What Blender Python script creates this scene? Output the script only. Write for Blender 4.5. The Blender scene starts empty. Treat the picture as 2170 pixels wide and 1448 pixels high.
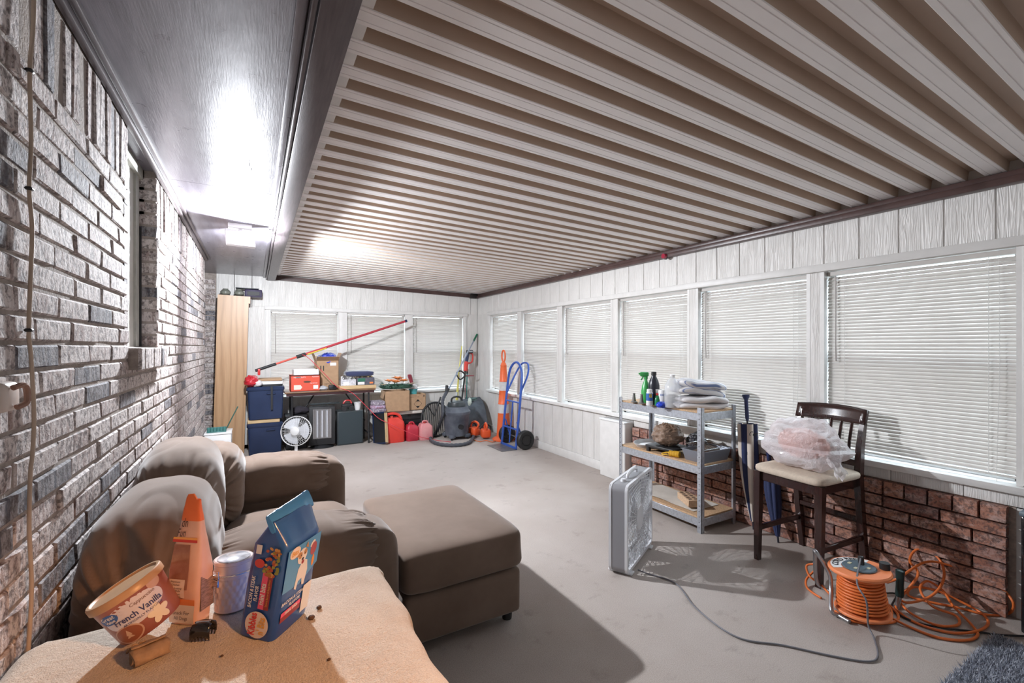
import bpy, bmesh, math, random
from mathutils import Vector as V, Matrix, noise as mn
random.seed(7)
# ------------------------------------------------------------------ camera
FPX, HCAM, CXP, CYP = 950.0, 1.381, 1085.0, 734.0
TH = math.atan(545.0/FPX); SN, CS = math.sin(TH), math.cos(TH)
sc = bpy.context.scene
COL = sc.collection
cam_d = bpy.data.cameras.new('camera'); cam = bpy.data.objects.new('camera', cam_d); COL.objects.link(cam)
cam.location = (0, 0, HCAM); cam.rotation_euler = (math.pi/2, 0, -TH)
cam_d.sensor_width = 36.0; cam_d.lens = FPX/2170.0*36.0; cam_d.shift_y = 10.0/2170.0
cam_d.clip_start = 0.02; cam_d.clip_end = 200
sc.camera = cam
# ------------------------------------------------------------------ world / exposure
wd = bpy.data.worlds.new('overcast_sky'); sc.world = wd; wd.use_nodes = True
bg = wd.node_tree.nodes['Background']; bg.inputs[0].default_value = (0.80, 0.88, 1.0, 1); bg.inputs[1].default_value = 11.0
vs = sc.view_settings; vs.view_transform = 'Standard'; vs.look = 'None'; vs.exposure = -0.16; vs.gamma = 1.0; vs.use_curve_mapping = False
FLOOD_A, FLOOD_B, WARM_W = 370.0, 105.0, 120.0

# ------------------------------------------------------------------ pixel -> place (photo frame 2170x1448)
def at_d(x, y, d):
    n = (x-CXP)/FPX
    return V((d*(SN+n*CS), d*(CS-n*SN), HCAM+(CYP-y)*d/FPX))
def at_z(x, y, z=0.0): return at_d(x, y, (HCAM-z)*FPX/(y-CYP))
def at_Y(x, y, Y): return at_d(x, y, Y/(CS-(x-CXP)/FPX*SN))
def at_X(x, y, X): return at_d(x, y, X/(SN+(x-CXP)/FPX*CS))

# ------------------------------------------------------------------ materials
MATS = {}
def new_mat(name):
    m = bpy.data.materials.new(name); m.use_nodes = True
    nt = m.node_tree; return m, nt, nt.nodes['Principled BSDF']
def ramp(nt, fac, stops, mode='LINEAR'):
    r = nt.nodes.new('ShaderNodeValToRGB'); r.color_ramp.interpolation = mode
    e = r.color_ramp.elements
    while len(e) < len(stops): e.new(0.5)
    for i, (p, c) in enumerate(stops):
        e[i].position = p; e[i].color = (c[0], c[1], c[2], 1)
    nt.links.new(fac, r.inputs[0]); return r.outputs[0]
def coords(nt, kind='Object', scale=(1, 1, 1)):
    t = nt.nodes.new('ShaderNodeTexCoord'); mp = nt.nodes.new('ShaderNodeMapping')
    mp.inputs['Scale'].default_value = scale
    nt.links.new(t.outputs[kind], mp.inputs[0]); return mp.outputs[0]
def world_coords(nt, scale=(1, 1, 1)):
    g = nt.nodes.new('ShaderNodeNewGeometry'); mp = nt.nodes.new('ShaderNodeMapping'); mp.inputs['Scale'].default_value = scale
    nt.links.new(g.outputs['Position'], mp.inputs[0]); return mp.outputs[0]
def noise_tex(nt, vec, scale, detail=3, rough=0.55):
    n = nt.nodes.new('ShaderNodeTexNoise'); n.inputs['Scale'].default_value = scale
    n.inputs['Detail'].default_value = detail; n.inputs['Roughness'].default_value = rough
    nt.links.new(vec, n.inputs['Vector']); return n.outputs['Fac']
def mixc(nt, fac, a, b, mode='MIX'):
    x = nt.nodes.new('ShaderNodeMix'); x.data_type = 'RGBA'; x.blend_type = mode
    for i, s in ((0, fac), (6, a), (7, b)):
        if hasattr(s, 'node'): nt.links.new(s, x.inputs[i])
        elif i == 0: x.inputs[0].default_value = s
        else: x.inputs[i].default_value = (s[0], s[1], s[2], 1)
    return x.outputs[2]
def bump(nt, p, h, strength=0.3, dist=0.01):
    b = nt.nodes.new('ShaderNodeBump'); b.inputs['Strength'].default_value = strength; b.inputs['Distance'].default_value = dist
    nt.links.new(h, b.inputs['Height']); nt.links.new(b.outputs[0], p.inputs['Normal'])
def M(name, col=None, rough=0.5, metal=0.0, var=0.0, vscale=20, bmp=0.0, bscale=200, emit=0.0, alpha=1.0, trans=0.0, sheen=0.0, coat=0.0, stretch=(1, 1, 1), col2=None, bdist=0.004, spec=0.5):
    """plain procedural material: colour, optional second colour by noise, fine relief"""
    if name in MATS: return MATS[name]
    m, nt, p = new_mat(name); MATS[name] = m
    p.inputs['Base Color'].default_value = (*col, 1); p.inputs['Roughness'].default_value = rough; p.inputs['Metallic'].default_value = metal
    p.inputs['Specular IOR Level'].default_value = spec
    if alpha < 1: p.inputs['Alpha'].default_value = alpha
    if trans: p.inputs['Transmission Weight'].default_value = trans
    if sheen: p.inputs['Sheen Weight'].default_value = sheen
    if coat: p.inputs['Coat Weight'].default_value = coat; p.inputs['Coat Roughness'].default_value = 0.1
    if emit:
        p.inputs['Emission Color'].default_value = (*col, 1); p.inputs['Emission Strength'].default_value = emit
    if var or col2:
        v = coords(nt, 'Object', stretch); f = noise_tex(nt, v, vscale, 4)
        c2 = col2 if col2 else tuple(max(0, c*(1-var)) for c in col)
        c1 = col if col2 else tuple(min(1, c*(1+var)) for c in col)
        nt.links.new(ramp(nt, f, [(0.3, c2), (0.7, c1)]), p.inputs['Base Color'])
    if bmp:
        v = coords(nt, 'Object', stretch); bump(nt, p, noise_tex(nt, v, bscale, 2), bmp, bdist)
    return m

# ------------------------------------------------------------------ mesh builder
def rotm(rx=0, ry=0, rz=0, loc=(0, 0, 0)):
    from mathutils import Euler
    return Matrix.Translation(loc) @ Euler((rx, ry, rz)).to_matrix().to_4x4()
def frame(p0, p1, up=(0, 0, 1)):
    """matrix with local z along p0->p1 at p0"""
    p0, p1 = V(p0), V(p1); z = (p1-p0).normalized(); u = V(up)
    if abs(z.dot(u)) > 0.99: u = V((0, 1, 0))
    x = u.cross(z).normalized(); y = z.cross(x)
    m = Matrix(((x.x, y.x, z.x, p0.x), (x.y, y.y, z.y, p0.y), (x.z, y.z, z.z, p0.z), (0, 0, 0, 1))); return m
class MB:
    def __init__(s): s.v = []; s.f = []
    def add(s, vs_, fs, M=None):
        o = len(s.v)
        s.v += [tuple(M @ V(p)) if M else tuple(p) for p in vs_]
        s.f += [tuple(i+o for i in f) for f in fs]; return s
    def box(s, x0, x1, y0, y1, z0, z1, M=None):
        vs_ = [(x, y, z) for z in (z0, z1) for y in (y0, y1) for x in (x0, x1)]
        return s.add(vs_, [(0, 2, 3, 1), (4, 5, 7, 6), (0, 1, 5, 4), (2, 6, 7, 3), (0, 4, 6, 2), (1, 3, 7, 5)], M)
    def cbox(s, c, size, M=None):
        return s.box(c[0]-size[0]/2, c[0]+size[0]/2, c[1]-size[1]/2, c[1]+size[1]/2, c[2]-size[2]/2, c[2]+size[2]/2, M)
    def rbox(s, c, size, r=0.01, seg=2, M=None):
        bm = bmesh.new(); bmesh.ops.create_cube(bm, size=1.0)
        for v in bm.verts: v.co = V((v.co.x*size[0]+c[0], v.co.y*size[1]+c[1], v.co.z*size[2]+c[2]))
        r = min(r, min(size)*0.49)
        bmesh.ops.bevel(bm, geom=list(bm.edges), offset=r, segments=seg, profile=0.5, affect='EDGES')
        bm.verts.index_update()
        s.add([v.co.copy() for v in bm.verts], [tuple(v.index for v in f.verts) for f in bm.faces], M); bm.free(); return s
    def cyl(s, p0, p1, r0, r1=None, n=12, caps=True):
        r1 = r0 if r1 is None else r1
        m = frame(p0, p1); L = (V(p1)-V(p0)).length
        vs_ = [(r0*math.cos(2*math.pi*i/n), r0*math.sin(2*math.pi*i/n), 0) for i in range(n)] + [(r1*math.cos(2*math.pi*i/n), r1*math.sin(2*math.pi*i/n), L) for i in range(n)]
        fs = [(i, (i+1) % n, n+(i+1) % n, n+i) for i in range(n)]
        if caps: fs += [tuple(range(n-1, -1, -1)), tuple(range(n, 2*n))]
        return s.add(vs_, fs, m)
    def tube(s, pts, r, n=8, closed=False, flat=1.0):
        pts = [V(p) for p in pts]; N = len(pts); vs_ = []; T = []
        for i in range(N):
            a = pts[(i-1) % N] if (closed or i > 0) else pts[i]; b = pts[(i+1) % N] if (closed or i < N-1) else pts[i]
            t = (b-a); T.append(t.normalized() if t.length > 1e-9 else V((0, 0, 1)))
        u = V((0, 0, 1)) if abs(T[0].z) < 0.9 else V((1, 0, 0))
        x = (u - T[0]*u.dot(T[0])).normalized()
        for i in range(N):
            x = (x - T[i]*x.dot(T[i])); x = x.normalized() if x.length > 1e-6 else V((1, 0, 0))
            y = T[i].cross(x); ri = r[i] if isinstance(r, (list, tuple)) else r
            for k in range(n):
                a = 2*math.pi*k/n; vs_.append(pts[i] + x*(ri*math.cos(a)*flat) + y*(ri*math.sin(a)))
        fs = []
        for i in range(N if closed else N-1):
            j = (i+1) % N
            for k in range(n): fs.append((i*n+k, i*n+(k+1) % n, j*n+(k+1) % n, j*n+k))
        if not closed: fs += [tuple(range(n-1, -1, -1)), tuple(range((N-1)*n, N*n))]
        return s.add(vs_, fs)
    def lathe(s, prof, n=24, M=None, sx=1.0, sy=1.0):
        vs_ = []; fs = []; K = len(prof)
        for (r, z) in prof:
            for i in range(n):
                a = 2*math.pi*i/n; vs_.append((r*math.cos(a)*sx, r*math.sin(a)*sy, z))
        for k in range(K-1):
            for i in range(n): fs.append((k*n+i, k*n+(i+1) % n, (k+1)*n+(i+1) % n, (k+1)*n+i))
        if prof[0][0] > 1e-6: fs.append(tuple(range(n-1, -1, -1)))
        if prof[-1][0] > 1e-6: fs.append(tuple(range((K-1)*n, K*n)))
        return s.add(vs_, fs, M)
    def prism(s, poly, h0, h1, M=None):
        n = len(poly)
        vs_ = [(x, y, h0) for x, y in poly]+[(x, y, h1) for x, y in poly]
        fs = [(i, (i+1) % n, n+(i+1) % n, n+i) for i in range(n)]+[tuple(range(n-1, -1, -1)), tuple(range(n, 2*n))]
        return s.add(vs_, fs, M)
    def surf(s, fn, nu, nv, cu=False, cv=False, M=None):
        vs_ = [fn(i/(nu if cu else nu-1), j/(nv if cv else nv-1)) for i in range(nu) for j in range(nv)]
        fs = []
        for i in range(nu if cu else nu-1):
            for j in range(nv if cv else nv-1):
                a, b = i, (i+1) % nu; c, d = j, (j+1) % nv
                fs.append((a*nv+c, b*nv+c, b*nv+d, a*nv+d))
        return s.add(vs_, fs, M)
    def loft(s, rings, caps=True, M=None):
        n = len(rings[0]); vs_ = [p for r in rings for p in r]; fs = []
        for k in range(len(rings)-1):
            for i in range(n): fs.append((k*n+i, k*n+(i+1) % n, (k+1)*n+(i+1) % n, (k+1)*n+i))
        if caps: fs += [tuple(range(n-1, -1, -1)), tuple(range((len(rings)-1)*n, len(rings)*n))]
        return s.add(vs_, fs, M)
    def blob(s, c, size, e1=0.5, e2=0.5, nu=40, nv=24, disp=None, M=None):
        """superellipsoid cushion"""
        def sp(x, e): return math.copysign(abs(x)**e, x)
        vs_ = []; fs = []
        for j in range(nv+1):
            ph = -math.pi/2+math.pi*j/nv
            for i in range(nu):
                t = 2*math.pi*i/nu
                p = V((sp(math.cos(ph), e1)*sp(math.cos(t), e2)*size[0]/2, sp(math.cos(ph), e1)*sp(math.sin(t), e2)*size[1]/2, sp(math.sin(ph), e1)*size[2]/2))
                if disp: p = disp(p)
                vs_.append(p+V(c))
        for j in range(nv):
            for i in range(nu): fs.append((j*nu+i, j*nu+(i+1) % nu, (j+1)*nu+(i+1) % nu, (j+1)*nu+i))
        return s.add(vs_, fs, M)
    def mesh(s, name, mat=None, smooth=40):
        me = bpy.data.meshes.new(name); me.from_pydata([tuple(v) for v in s.v], [], s.f)
        bm = bmesh.new(); bm.from_mesh(me); bmesh.ops.remove_doubles(bm, verts=bm.verts, dist=1e-6); bmesh.ops.recalc_face_normals(bm, faces=bm.faces); bm.to_mesh(me); bm.free()
        if smooth:
            me.shade_smooth()
            if smooth < 180: me.set_sharp_from_angle(angle=math.radians(smooth))
        if mat: me.materials.append(mat)
        return me
    def obj(s, name, mat, parent=None, smooth=40, loc=None, rot=None):
        return link(name, s.mesh(name, mat, smooth), parent, loc, rot)
def link(name, me, parent=None, loc=None, rot=None):
    o = bpy.data.objects.new(name, me); COL.objects.link(o)
    if parent: o.parent = parent
    if loc is not None: o.location = loc
    if rot is not None: o.rotation_euler = rot
    return o
def tag(o, label, cat, group=None):
    o['label'] = label; o['category'] = cat
    if group: o['group'] = group
    return o
def thing(name, label, cat, loc=(0, 0, 0), rz=0.0, group=None):
    o = bpy.data.objects.new(name, None); COL.objects.link(o); o.empty_display_size = 0.1
    o.location = loc; o.rotation_euler = (0, 0, rz); return tag(o, label, cat, group)
def struct(o): o['kind'] = 'structure'; return o
def struct_empty(name, loc=(0, 0, 0)):
    o = bpy.data.objects.new(name, None); COL.objects.link(o); o.location = loc; o.empty_display_size = 0.1; return struct(o)
def dup(root, loc, rz=0.0, label=None):
    r = root.copy(); COL.objects.link(r); r.location = loc; r.rotation_euler = (0, 0, rz)
    if label: r['label'] = label
    for ch in list(root.children):
        c = ch.copy(); COL.objects.link(c); c.parent = r
        for g in ch.children:
            d = g.copy(); COL.objects.link(d); d.parent = c
    return r
def bez(pts, n=8, closed=False):
    """Catmull-Rom through points"""
    P = [V(p) for p in pts]; N = len(P); out = []
    R = range(N if closed else N-1)
    for i in R:
        p0 = P[(i-1) % N] if (closed or i > 0) else P[i]; p1 = P[i]; p2 = P[(i+1) % N]; p3 = P[(i+2) % N] if (closed or i < N-2) else P[(i+1) % N]
        for k in range(n):
            t = k/n
            out.append(0.5*((2*p1)+(p2-p0)*t+(2*p0-5*p1+4*p2-p3)*t*t+(3*p1-p0-3*p2+p3)*t**3))
    if not closed: out.append(P[-1])
    return out
def text_geo(body, size=0.02, bold=0.0, shear=0.0, align='CENTER', sx=1.0):
    cu = bpy.data.curves.new('t', 'FONT'); cu.body = body; cu.size = size; cu.align_x = align; cu.align_y = 'CENTER'; cu.offset = bold; cu.shear = shear; cu.resolution_u = 2
    o = bpy.data.objects.new('t', cu); COL.objects.link(o)
    dg = bpy.context.evaluated_depsgraph_get(); dg.update(); ev = o.evaluated_get(dg); me = ev.to_mesh()
    vs_ = [(v.co.x*sx, v.co.y, 0) for v in me.vertices]; fs = [tuple(p.vertices) for p in me.polygons]
    ev.to_mesh_clear(); bpy.data.objects.remove(o); bpy.data.curves.remove(cu)
    return vs_, fs
def lettering(body, size, fn, mat, parent, name='lettering', **k):
    """flat print: text mapped onto a surface by fn(u, v) -> point"""
    vs_, fs = text_geo(body, size, **k)
    me = bpy.data.meshes.new(name); me.from_pydata([tuple(fn(x, y)) for x, y, z in vs_], [], fs); me.materials.append(mat)
    return link(name, me, parent)
# ================================================================== SETTING
XL, XR, YF, YB = -0.4645, 3.346, 7.03, -1.9
ZW0, ZW1, ZH = 0.68, 1.885, 1.935          # window bottom, window top, header top
# --- materials of the shell
def brick_mat(name, cols, mort=None, white=0.5, streak=(14, 14, 3.0)):
    m, nt, p = new_mat(name); MATS[name] = m
    oi = nt.nodes.new('ShaderNodeObjectInfo'); ge = nt.nodes.new('ShaderNodeNewGeometry')
    ad = nt.nodes.new('ShaderNodeMath'); ad.operation = 'ADD'; nt.links.new(oi.outputs['Random'], ad.inputs[0]); nt.links.new(ge.outputs['Random Per Island'], ad.inputs[1])
    fr = nt.nodes.new('ShaderNodeMath'); fr.operation = 'FRACT'; nt.links.new(ad.outputs[0], fr.inputs[0])
    base = ramp(nt, fr.outputs[0], cols, 'CONSTANT')
    w = world_coords(nt, streak)
    n1 = noise_tex(nt, w, 3.2, 6, 0.7); n2 = noise_tex(nt, world_coords(nt), 55, 4, 0.7)
    wash = ramp(nt, n1, [(0.50-0.14*white, (0, 0, 0)), (0.62-0.10*white, (1, 1, 1))])
    mul = nt.nodes.new('ShaderNodeMath'); mul.operation = 'MULTIPLY'; mul.inputs[1].default_value = white
    nt.links.new(wash, mul.inputs[0])
    bw = nt.nodes.new('ShaderNodeRGBToBW'); nt.links.new(base, bw.inputs[0])
    lk = nt.nodes.new('ShaderNodeMath'); lk.operation = 'MULTIPLY'; lk.use_clamp = True; nt.links.new(mul.outputs[0], lk.inputs[0])
    lg = nt.nodes.new('ShaderNodeMapRange'); lg.inputs[1].default_value = 0.05; lg.inputs[2].default_value = 0.25; lg.inputs[3].default_value = 0.30; lg.inputs[4].default_value = 1.0
    nt.links.new(bw.outputs[0], lg.inputs[0]); nt.links.new(lg.outputs[0], lk.inputs[1])
    c = mixc(nt, lk.outputs[0], base, (0.72, 0.675, 0.66))
    n4 = noise_tex(nt, world_coords(nt, (22, 22, 9)), 2.4, 5, 0.75)
    c = mixc(nt, ramp(nt, n4, [(0.57, (0, 0, 0)), (0.63, (0.75, 0.75, 0.75))]), c, mixc(nt, 0.5, base, (0.16, 0.085, 0.07)))
    c2 = mixc(nt, ramp(nt, n2, [(0.40, (0, 0, 0)), (0.53, (1, 1, 1))]), mixc(nt, 0.72, c, (0.055, 0.04, 0.04)), c)
    nt.links.new(c2, p.inputs['Base Color']); p.inputs['Roughness'].default_value = 0.85
    bump(nt, p, n2, 0.6, 0.006); return m
WB = brick_mat('whitewashed_brick', [(0, (0.36, 0.28, 0.26)), (0.24, (0.46, 0.40, 0.38)), (0.46, (0.34, 0.26, 0.24)), (0.64, (0.52, 0.46, 0.44)), (0.86, (0.085, 0.09, 0.11)), (0.95, (0.13, 0.135, 0.16))], white=0.70)
RB = brick_mat('red_brick', [(0, (0.36, 0.155, 0.10)), (0.3, (0.29, 0.12, 0.08)), (0.55, (0.40, 0.19, 0.13)), (0.8, (0.24, 0.105, 0.08)), (0.93, (0.20, 0.11, 0.095))], white=0.30, streak=(4, 4, 10))
MORT = M('mortar', (0.33, 0.285, 0.255), 0.95, var=0.2, vscale=40, bmp=0.5, bscale=150)
MORTR = M('pale_mortar', (0.52, 0.42, 0.36), 0.95, var=0.25, vscale=30, bmp=0.5, bscale=150)
WOODW = None
def siding_mat():
    m, nt, p = new_mat('white_painted_siding'); MATS['white_painted_siding'] = m
    oi = nt.nodes.new('ShaderNodeObjectInfo')
    t = nt.nodes.new('ShaderNodeTexCoord'); mp = nt.nodes.new('ShaderNodeMapping'); mp.inputs['Scale'].default_value = (26, 26, 1.6)
    nt.links.new(t.outputs['Object'], mp.inputs[0])
    cb = nt.nodes.new('ShaderNodeCombineXYZ'); ml = nt.nodes.new('ShaderNodeMath'); ml.operation = 'MULTIPLY'; ml.inputs[1].default_value = 37
    nt.links.new(oi.outputs['Random'], ml.inputs[0]); nt.links.new(ml.outputs[0], cb.inputs[2]); nt.links.new(cb.outputs[0], mp.inputs['Location'])
    n = nt.nodes.new('ShaderNodeTexNoise'); n.inputs['Scale'].default_value = 1.6; n.inputs['Detail'].default_value = 2; n.inputs['Distortion'].default_value = 1.2
    nt.links.new(mp.outputs[0], n.inputs['Vector'])
    w = nt.nodes.new('ShaderNodeMath'); w.operation = 'MULTIPLY'; w.inputs[1].default_value = 26; nt.links.new(n.outputs['Fac'], w.inputs[0])
    si = nt.nodes.new('ShaderNodeMath'); si.operation = 'SINE'; nt.links.new(w.outputs[0], si.inputs[0])
    n2 = noise_tex(nt, coords(nt, 'Object', (1, 1, 0.3)), 9, 4)
    nt.links.new(ramp(nt, n2, [(0.3, (0.66, 0.645, 0.62)), (0.7, (0.76, 0.745, 0.72))]), p.inputs['Base Color'])
    p.inputs['Roughness'].default_value = 0.42
    bump(nt, p, si.outputs[0], 0.35, 0.004); return m
SID = siding_mat()
WTRIM = M('white_painted_trim', (0.72, 0.71, 0.69), 0.45, var=0.05, vscale=12, bmp=0.15, bscale=60)
PAN = M('white_aluminium_rib', (0.84, 0.81, 0.80), 0.34, var=0.04, vscale=3, bmp=0.10, bscale=500, bdist=0.001)
DARKB = M('dark_brown_enamel', (0.075, 0.042, 0.038), 0.35, var=0.25, vscale=8, bmp=0.2, bscale=60)
BEAM = M('dark_bronze_beam', (0.085, 0.070, 0.075), 0.38, metal=0.25, var=0.25, vscale=18, stretch=(6, 0.4, 6), bmp=0.08, bscale=80)
def soffit_mat():
    m, nt, p = new_mat('gloss_painted_plywood'); MATS['soffit'] = m
    v = world_coords(nt, (10, 1.2, 1)); n = noise_tex(nt, v, 2.5, 5, 0.6)
    n3 = noise_tex(nt, world_coords(nt), 9, 4, 0.6)
    nt.links.new(ramp(nt, n, [(0.3, (0.125, 0.115, 0.14)), (0.7, (0.21, 0.20, 0.235))]), p.inputs['Base Color'])
    nt.links.new(ramp(nt, n3, [(0.3, (0.27, 0.27, 0.27)), (0.75, (0.31, 0.31, 0.31))]), p.inputs['Roughness'])
    bump(nt, p, noise_tex(nt, world_coords(nt, (60, 4, 1)), 3, 4), 0.18, 0.004); return m
SOFF = soffit_mat()
def floor_mat():
    m, nt, p = new_mat('worn_beige_floor'); MATS['floor'] = m
    w = world_coords(nt)
    a = noise_tex(nt, w, 0.9, 5, 0.6); b = noise_tex(nt, w, 260, 2, 0.5); c = noise_tex(nt, w, 6, 6, 0.7)
    base = ramp(nt, a, [(0.3, (0.42, 0.36, 0.32)), (0.7, (0.53, 0.475, 0.44))])
    dirt = ramp(nt, c, [(0.24, (0.72, 0.70, 0.68)), (0.42, (1, 1, 1))])
    col = mixc(nt, 1.0, base, dirt, 'MULTIPLY')
    col = mixc(nt, 1.0, col, ramp(nt, b, [(0.25, (0.72, 0.72, 0.72)), (0.75, (1.12, 1.12, 1.12))]), 'MULTIPLY')
    st = noise_tex(nt, world_coords(nt, (1, 2.2, 1)), 1.7, 7, 0.75)
    col = mixc(nt, ramp(nt, st, [(0.60, (0, 0, 0)), (0.72, (0.4, 0.4, 0.4))]), col, (0.20, 0.17, 0.155))
    nt.links.new(col, p.inputs['Base Color']); p.inputs['Roughness'].default_value = 0.9
    bump(nt, p, b, 0.35, 0.003); return m

# --- floor, outdoors ground
struct(MB().box(-1.2, 3.6, YB, YF+0.2, -0.12, 0.0).obj('floor', floor_mat()))
struct(MB().box(-14, 20, -16, 24, -0.5, -0.3).obj('ground_outdoors', M('outdoor_ground', (0.30, 0.29, 0.26), 0.9, var=0.2, vscale=1)))

# --- left brick wall -------------------------------------------------------
BL, BP, BT = 0.26, 0.067, 0.05
def brick_mesh(name, L, Hh, D, mat, k):
    """a brick lying with its face towards +X, length along Y, with worn uneven edges; origin at centre of face"""
    r = random.Random(k); j = lambda a: r.uniform(-a, a)
    ch = 0.004
    b = MB()
    fr = [(ch*0.2+j(.002), -L/2+ch+j(.002), -Hh/2+ch+j(.002)), (j(.002), L/2-ch+j(.002), -Hh/2+ch+j(.002)), (j(.002), L/2-ch+j(.002), Hh/2-ch+j(.002)), (j(.002), -L/2+ch+j(.002), Hh/2-ch+j(.002))]
    md = [(-ch, -L/2+j(.002), -Hh/2), (-ch, L/2+j(.002), -Hh/2), (-ch, L/2+j(.002), Hh/2), (-ch, -L/2+j(.002), Hh/2)]
    bk = [(-D, y, z) for _, y, z in md]
    vs_ = fr+md+bk; fs = [(0, 1, 2, 3)]
    for a, c in ((0, 4), (4, 8)):
        for i in range(4): fs.append((a+i, a+(i+1) % 4, c+(i+1) % 4, c+i))
    fs.append((11, 10, 9, 8))
    b.add(vs_, fs); return b.mesh(name, mat, 0)
BV = [brick_mesh('brick', BL-0.012, BP-0.011, BT, WB, 100+i) for i in range(5)]
BH = [brick_mesh('brick', BL/2-0.012, BP-0.011, BT, WB, 200+i) for i in range(3)]
SV = [brick_mesh('brick', BP-0.010, 0.235, BT, WB, 300+i) for i in range(4)]
wl = struct_empty('wall_left')
WY0, WY1, WZ0 = 2.46, 3.10, 1.38            # little window in the brick wall
LEND = 5.85
b = MB()
XB = XL-0.006
for (y0, y1, z0, z1) in ((YB, WY0, 0, 2.36), (WY1, LEND, 0, 2.36), (WY0, WY1, 0, WZ0-0.10)):
    b.box(XL-0.22, XL-0.0055, y0, y1, z0, z1)
b.obj('mortar_bed', MORT, wl, 0)
cand = []
SOLD0 = 2.05
nc = int(SOLD0/BP)
for c in range(nc+1):
    z = (c+0.5)*BP*SOLD0/((nc+1)*BP)
    off = (c % 2)*BL/2 + (0.02 if c % 3 else -0.01)
    y = -1.85+off-BL/2
    row = []
    while y < LEND:
        segs = [(y, min(y+BL, LEND))]
        if z > WZ0-0.05:
            out = []
            for a, e in segs:
                if e <= WY0 or a >= WY1: out.append((a, e))
                else:
                    if a < WY0-0.03: out.append((a, WY0))
                    if e > WY1+0.03: out.append((WY1, e))
            segs = out
        for a, e in segs:
            if e-a > 0.04: row.append((a, e))
        y += BL
    for a, e in row: cand.append((a, e, z))
def vis_left(p):
    return p[0] > 0.45 and not (p[2] < 0.55 and p[0] < 3.3)
cand.sort(key=lambda p: (0 if vis_left(p) else 1, p[0]))
big, rest = cand[:292], cand[292:]
for i, (a, e, z) in enumerate(big):
    L = e-a; src = BV[i % 5] if L > BL*0.75 else BH[i % 3]; sl = (L-0.012)/((BL if L > BL*0.75 else BL/2)-0.012)
    o = link('brick', src, wl, (XL+random.uniform(-.003, .003), (a+e)/2, z)); o.scale = (1, sl, 1)
    o.rotation_euler = (random.uniform(-.006, .006), 0, random.uniform(-.008, .008))
b = MB()
for (a, e, z) in rest:
    x = XL+random.uniform(-.003, .003); b.box(x-0.04, x, a+0.006, e-0.006, z-BP/2+0.0055, z+BP/2-0.0055)
o = b.obj('far_brickwork', WB, wl, 0); o['kind'] = 'stuff'
# soldier course under the soffit: every third brick set back
sold = struct_empty('trim_1'); sold['label'] = 'soldier course of upright bricks under the dark soffit'
MB().box(XL-0.22, XL-0.056, YB, WY0, SOLD0, 2.36).box(XL-0.22, XL-0.056, WY1, LEND, SOLD0, 2.36).obj('mortar_bed', MORT, sold, 0)
y = -0.02; k = 0
while y < LEND-0.05:
    if not (y+BP > WY0 and y < WY1):
        back = 0.05 if (k % 3 == 1 and not (1.95 < y < 2.46)) else 0.0
        o = link('brick', SV[k % 4], sold, (XL-back+random.uniform(-.003, .003), y+BP/2, SOLD0+0.128))
        o.rotation_euler = (random.uniform(-.01, .01), 0, random.uniform(-.02, .02)); o.scale = (0.9, 1, 1.03)
    y += BP; k += 1
# window niche: reveal bricks, sill bricks, boarded pane
w1 = struct_empty('window_1', (0, 0, 0))
MB().box(XL-0.20, XL-0.008, WY1+0.004, WY1+0.07, WZ0-0.02, 2.34).box(XL-0.20, XL-0.008, WY0-0.07, WY0-0.004, WZ0-0.02, 2.34).obj('reveal_mortar', MORT, w1, 0)
RV = [brick_mesh('brick', 0.10, BP-0.010, 0.06, WB, 400+i) for i in range(4)]
for i in range(14):
    z = WZ0+0.03+i*0.066
    o = link('brick', RV[i % 4], w1, (XL-0.052, WY1-0.001, z), (0, 0, -math.pi/2))
    o = link('brick', RV[(i+1) % 4], w1, (XL-0.052, WY0+0.001, z), (0, 0, math.pi/2))
RS = [brick_mesh('brick', 0.062, 0.095, 0.20, WB, 420+i) for i in range(3)]
for i in range(10):
    link('brick', RS[i % 3], w1, (XL+0.045, WY0+0.035+i*0.068, WZ0-0.055), (0, 0.02, random.uniform(-.02, .02)))
MB().box(XL-0.215, XL+0.03, WY0+0.003, WY1-0.003, WZ0-0.10, WZ0-0.012).obj('sill_mortar', MORT, w1, 0)
MB().box(XL-0.10, XL-0.082, WY0, WY1, WZ0, 2.34).obj('board', M('pale_grey_board', (0.46, 0.45, 0.40), 0.7, var=0.12, vscale=4), w1)
b = MB(); b.box(XL-0.082, XL-0.060, WY0, WY0+0.03, WZ0, 2.34).box(XL-0.082, XL-0.072, WY1-0.10, WY1-0.03, WZ0, 2.34).box(XL-0.082, XL-0.060, WY0, WY1, 2.28, 2.34)
b.obj('window_frame', M('weathered_grey_paint', (0.40, 0.40, 0.36), 0.6, var=0.15), w1)
MB().box(XL-0.082, XL-0.066, WY1-0.022, WY1-0.004, WZ0, 2.02).obj('gap_shade_strip', M('gap_shade_black', (0.02, 0.02, 0.022), 0.7), w1)  # flat black strip stands in for the shade in the gap beside the board
# alcove beyond the end of the brick wall
wa = struct_empty('wall_alcove')
MB().box(-1.2, -0.98, LEND-0.3, YF, 0, 2.36).box(-1.2, XL-0.22, LEND-0.3, LEND-0.02, 0, 2.36).box(-1.2, -0.435, YF+0.005, YF+0.2, 0, 2.36).obj('mortar_bed', MORT, wa, 0)
for c in range(33):
    z = 0.035+c*0.0685
    for kx in range(3):
        x = -0.445-BL/2-kx*BL+(0.0 if c % 2 else 0.13)
        L = BL
        if x+BL/2 > -0.44: x = (-0.44+(x-BL/2))/2; L = 2*(-0.44-x)
        if L < 0.06: continue
        o = link('brick', BV[(c+kx) % 5], wa, (x, YF, z), (0, 0, -math.pi/2)); o.scale = (1, (L-0.012)/(BL-0.012), 1)

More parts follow.
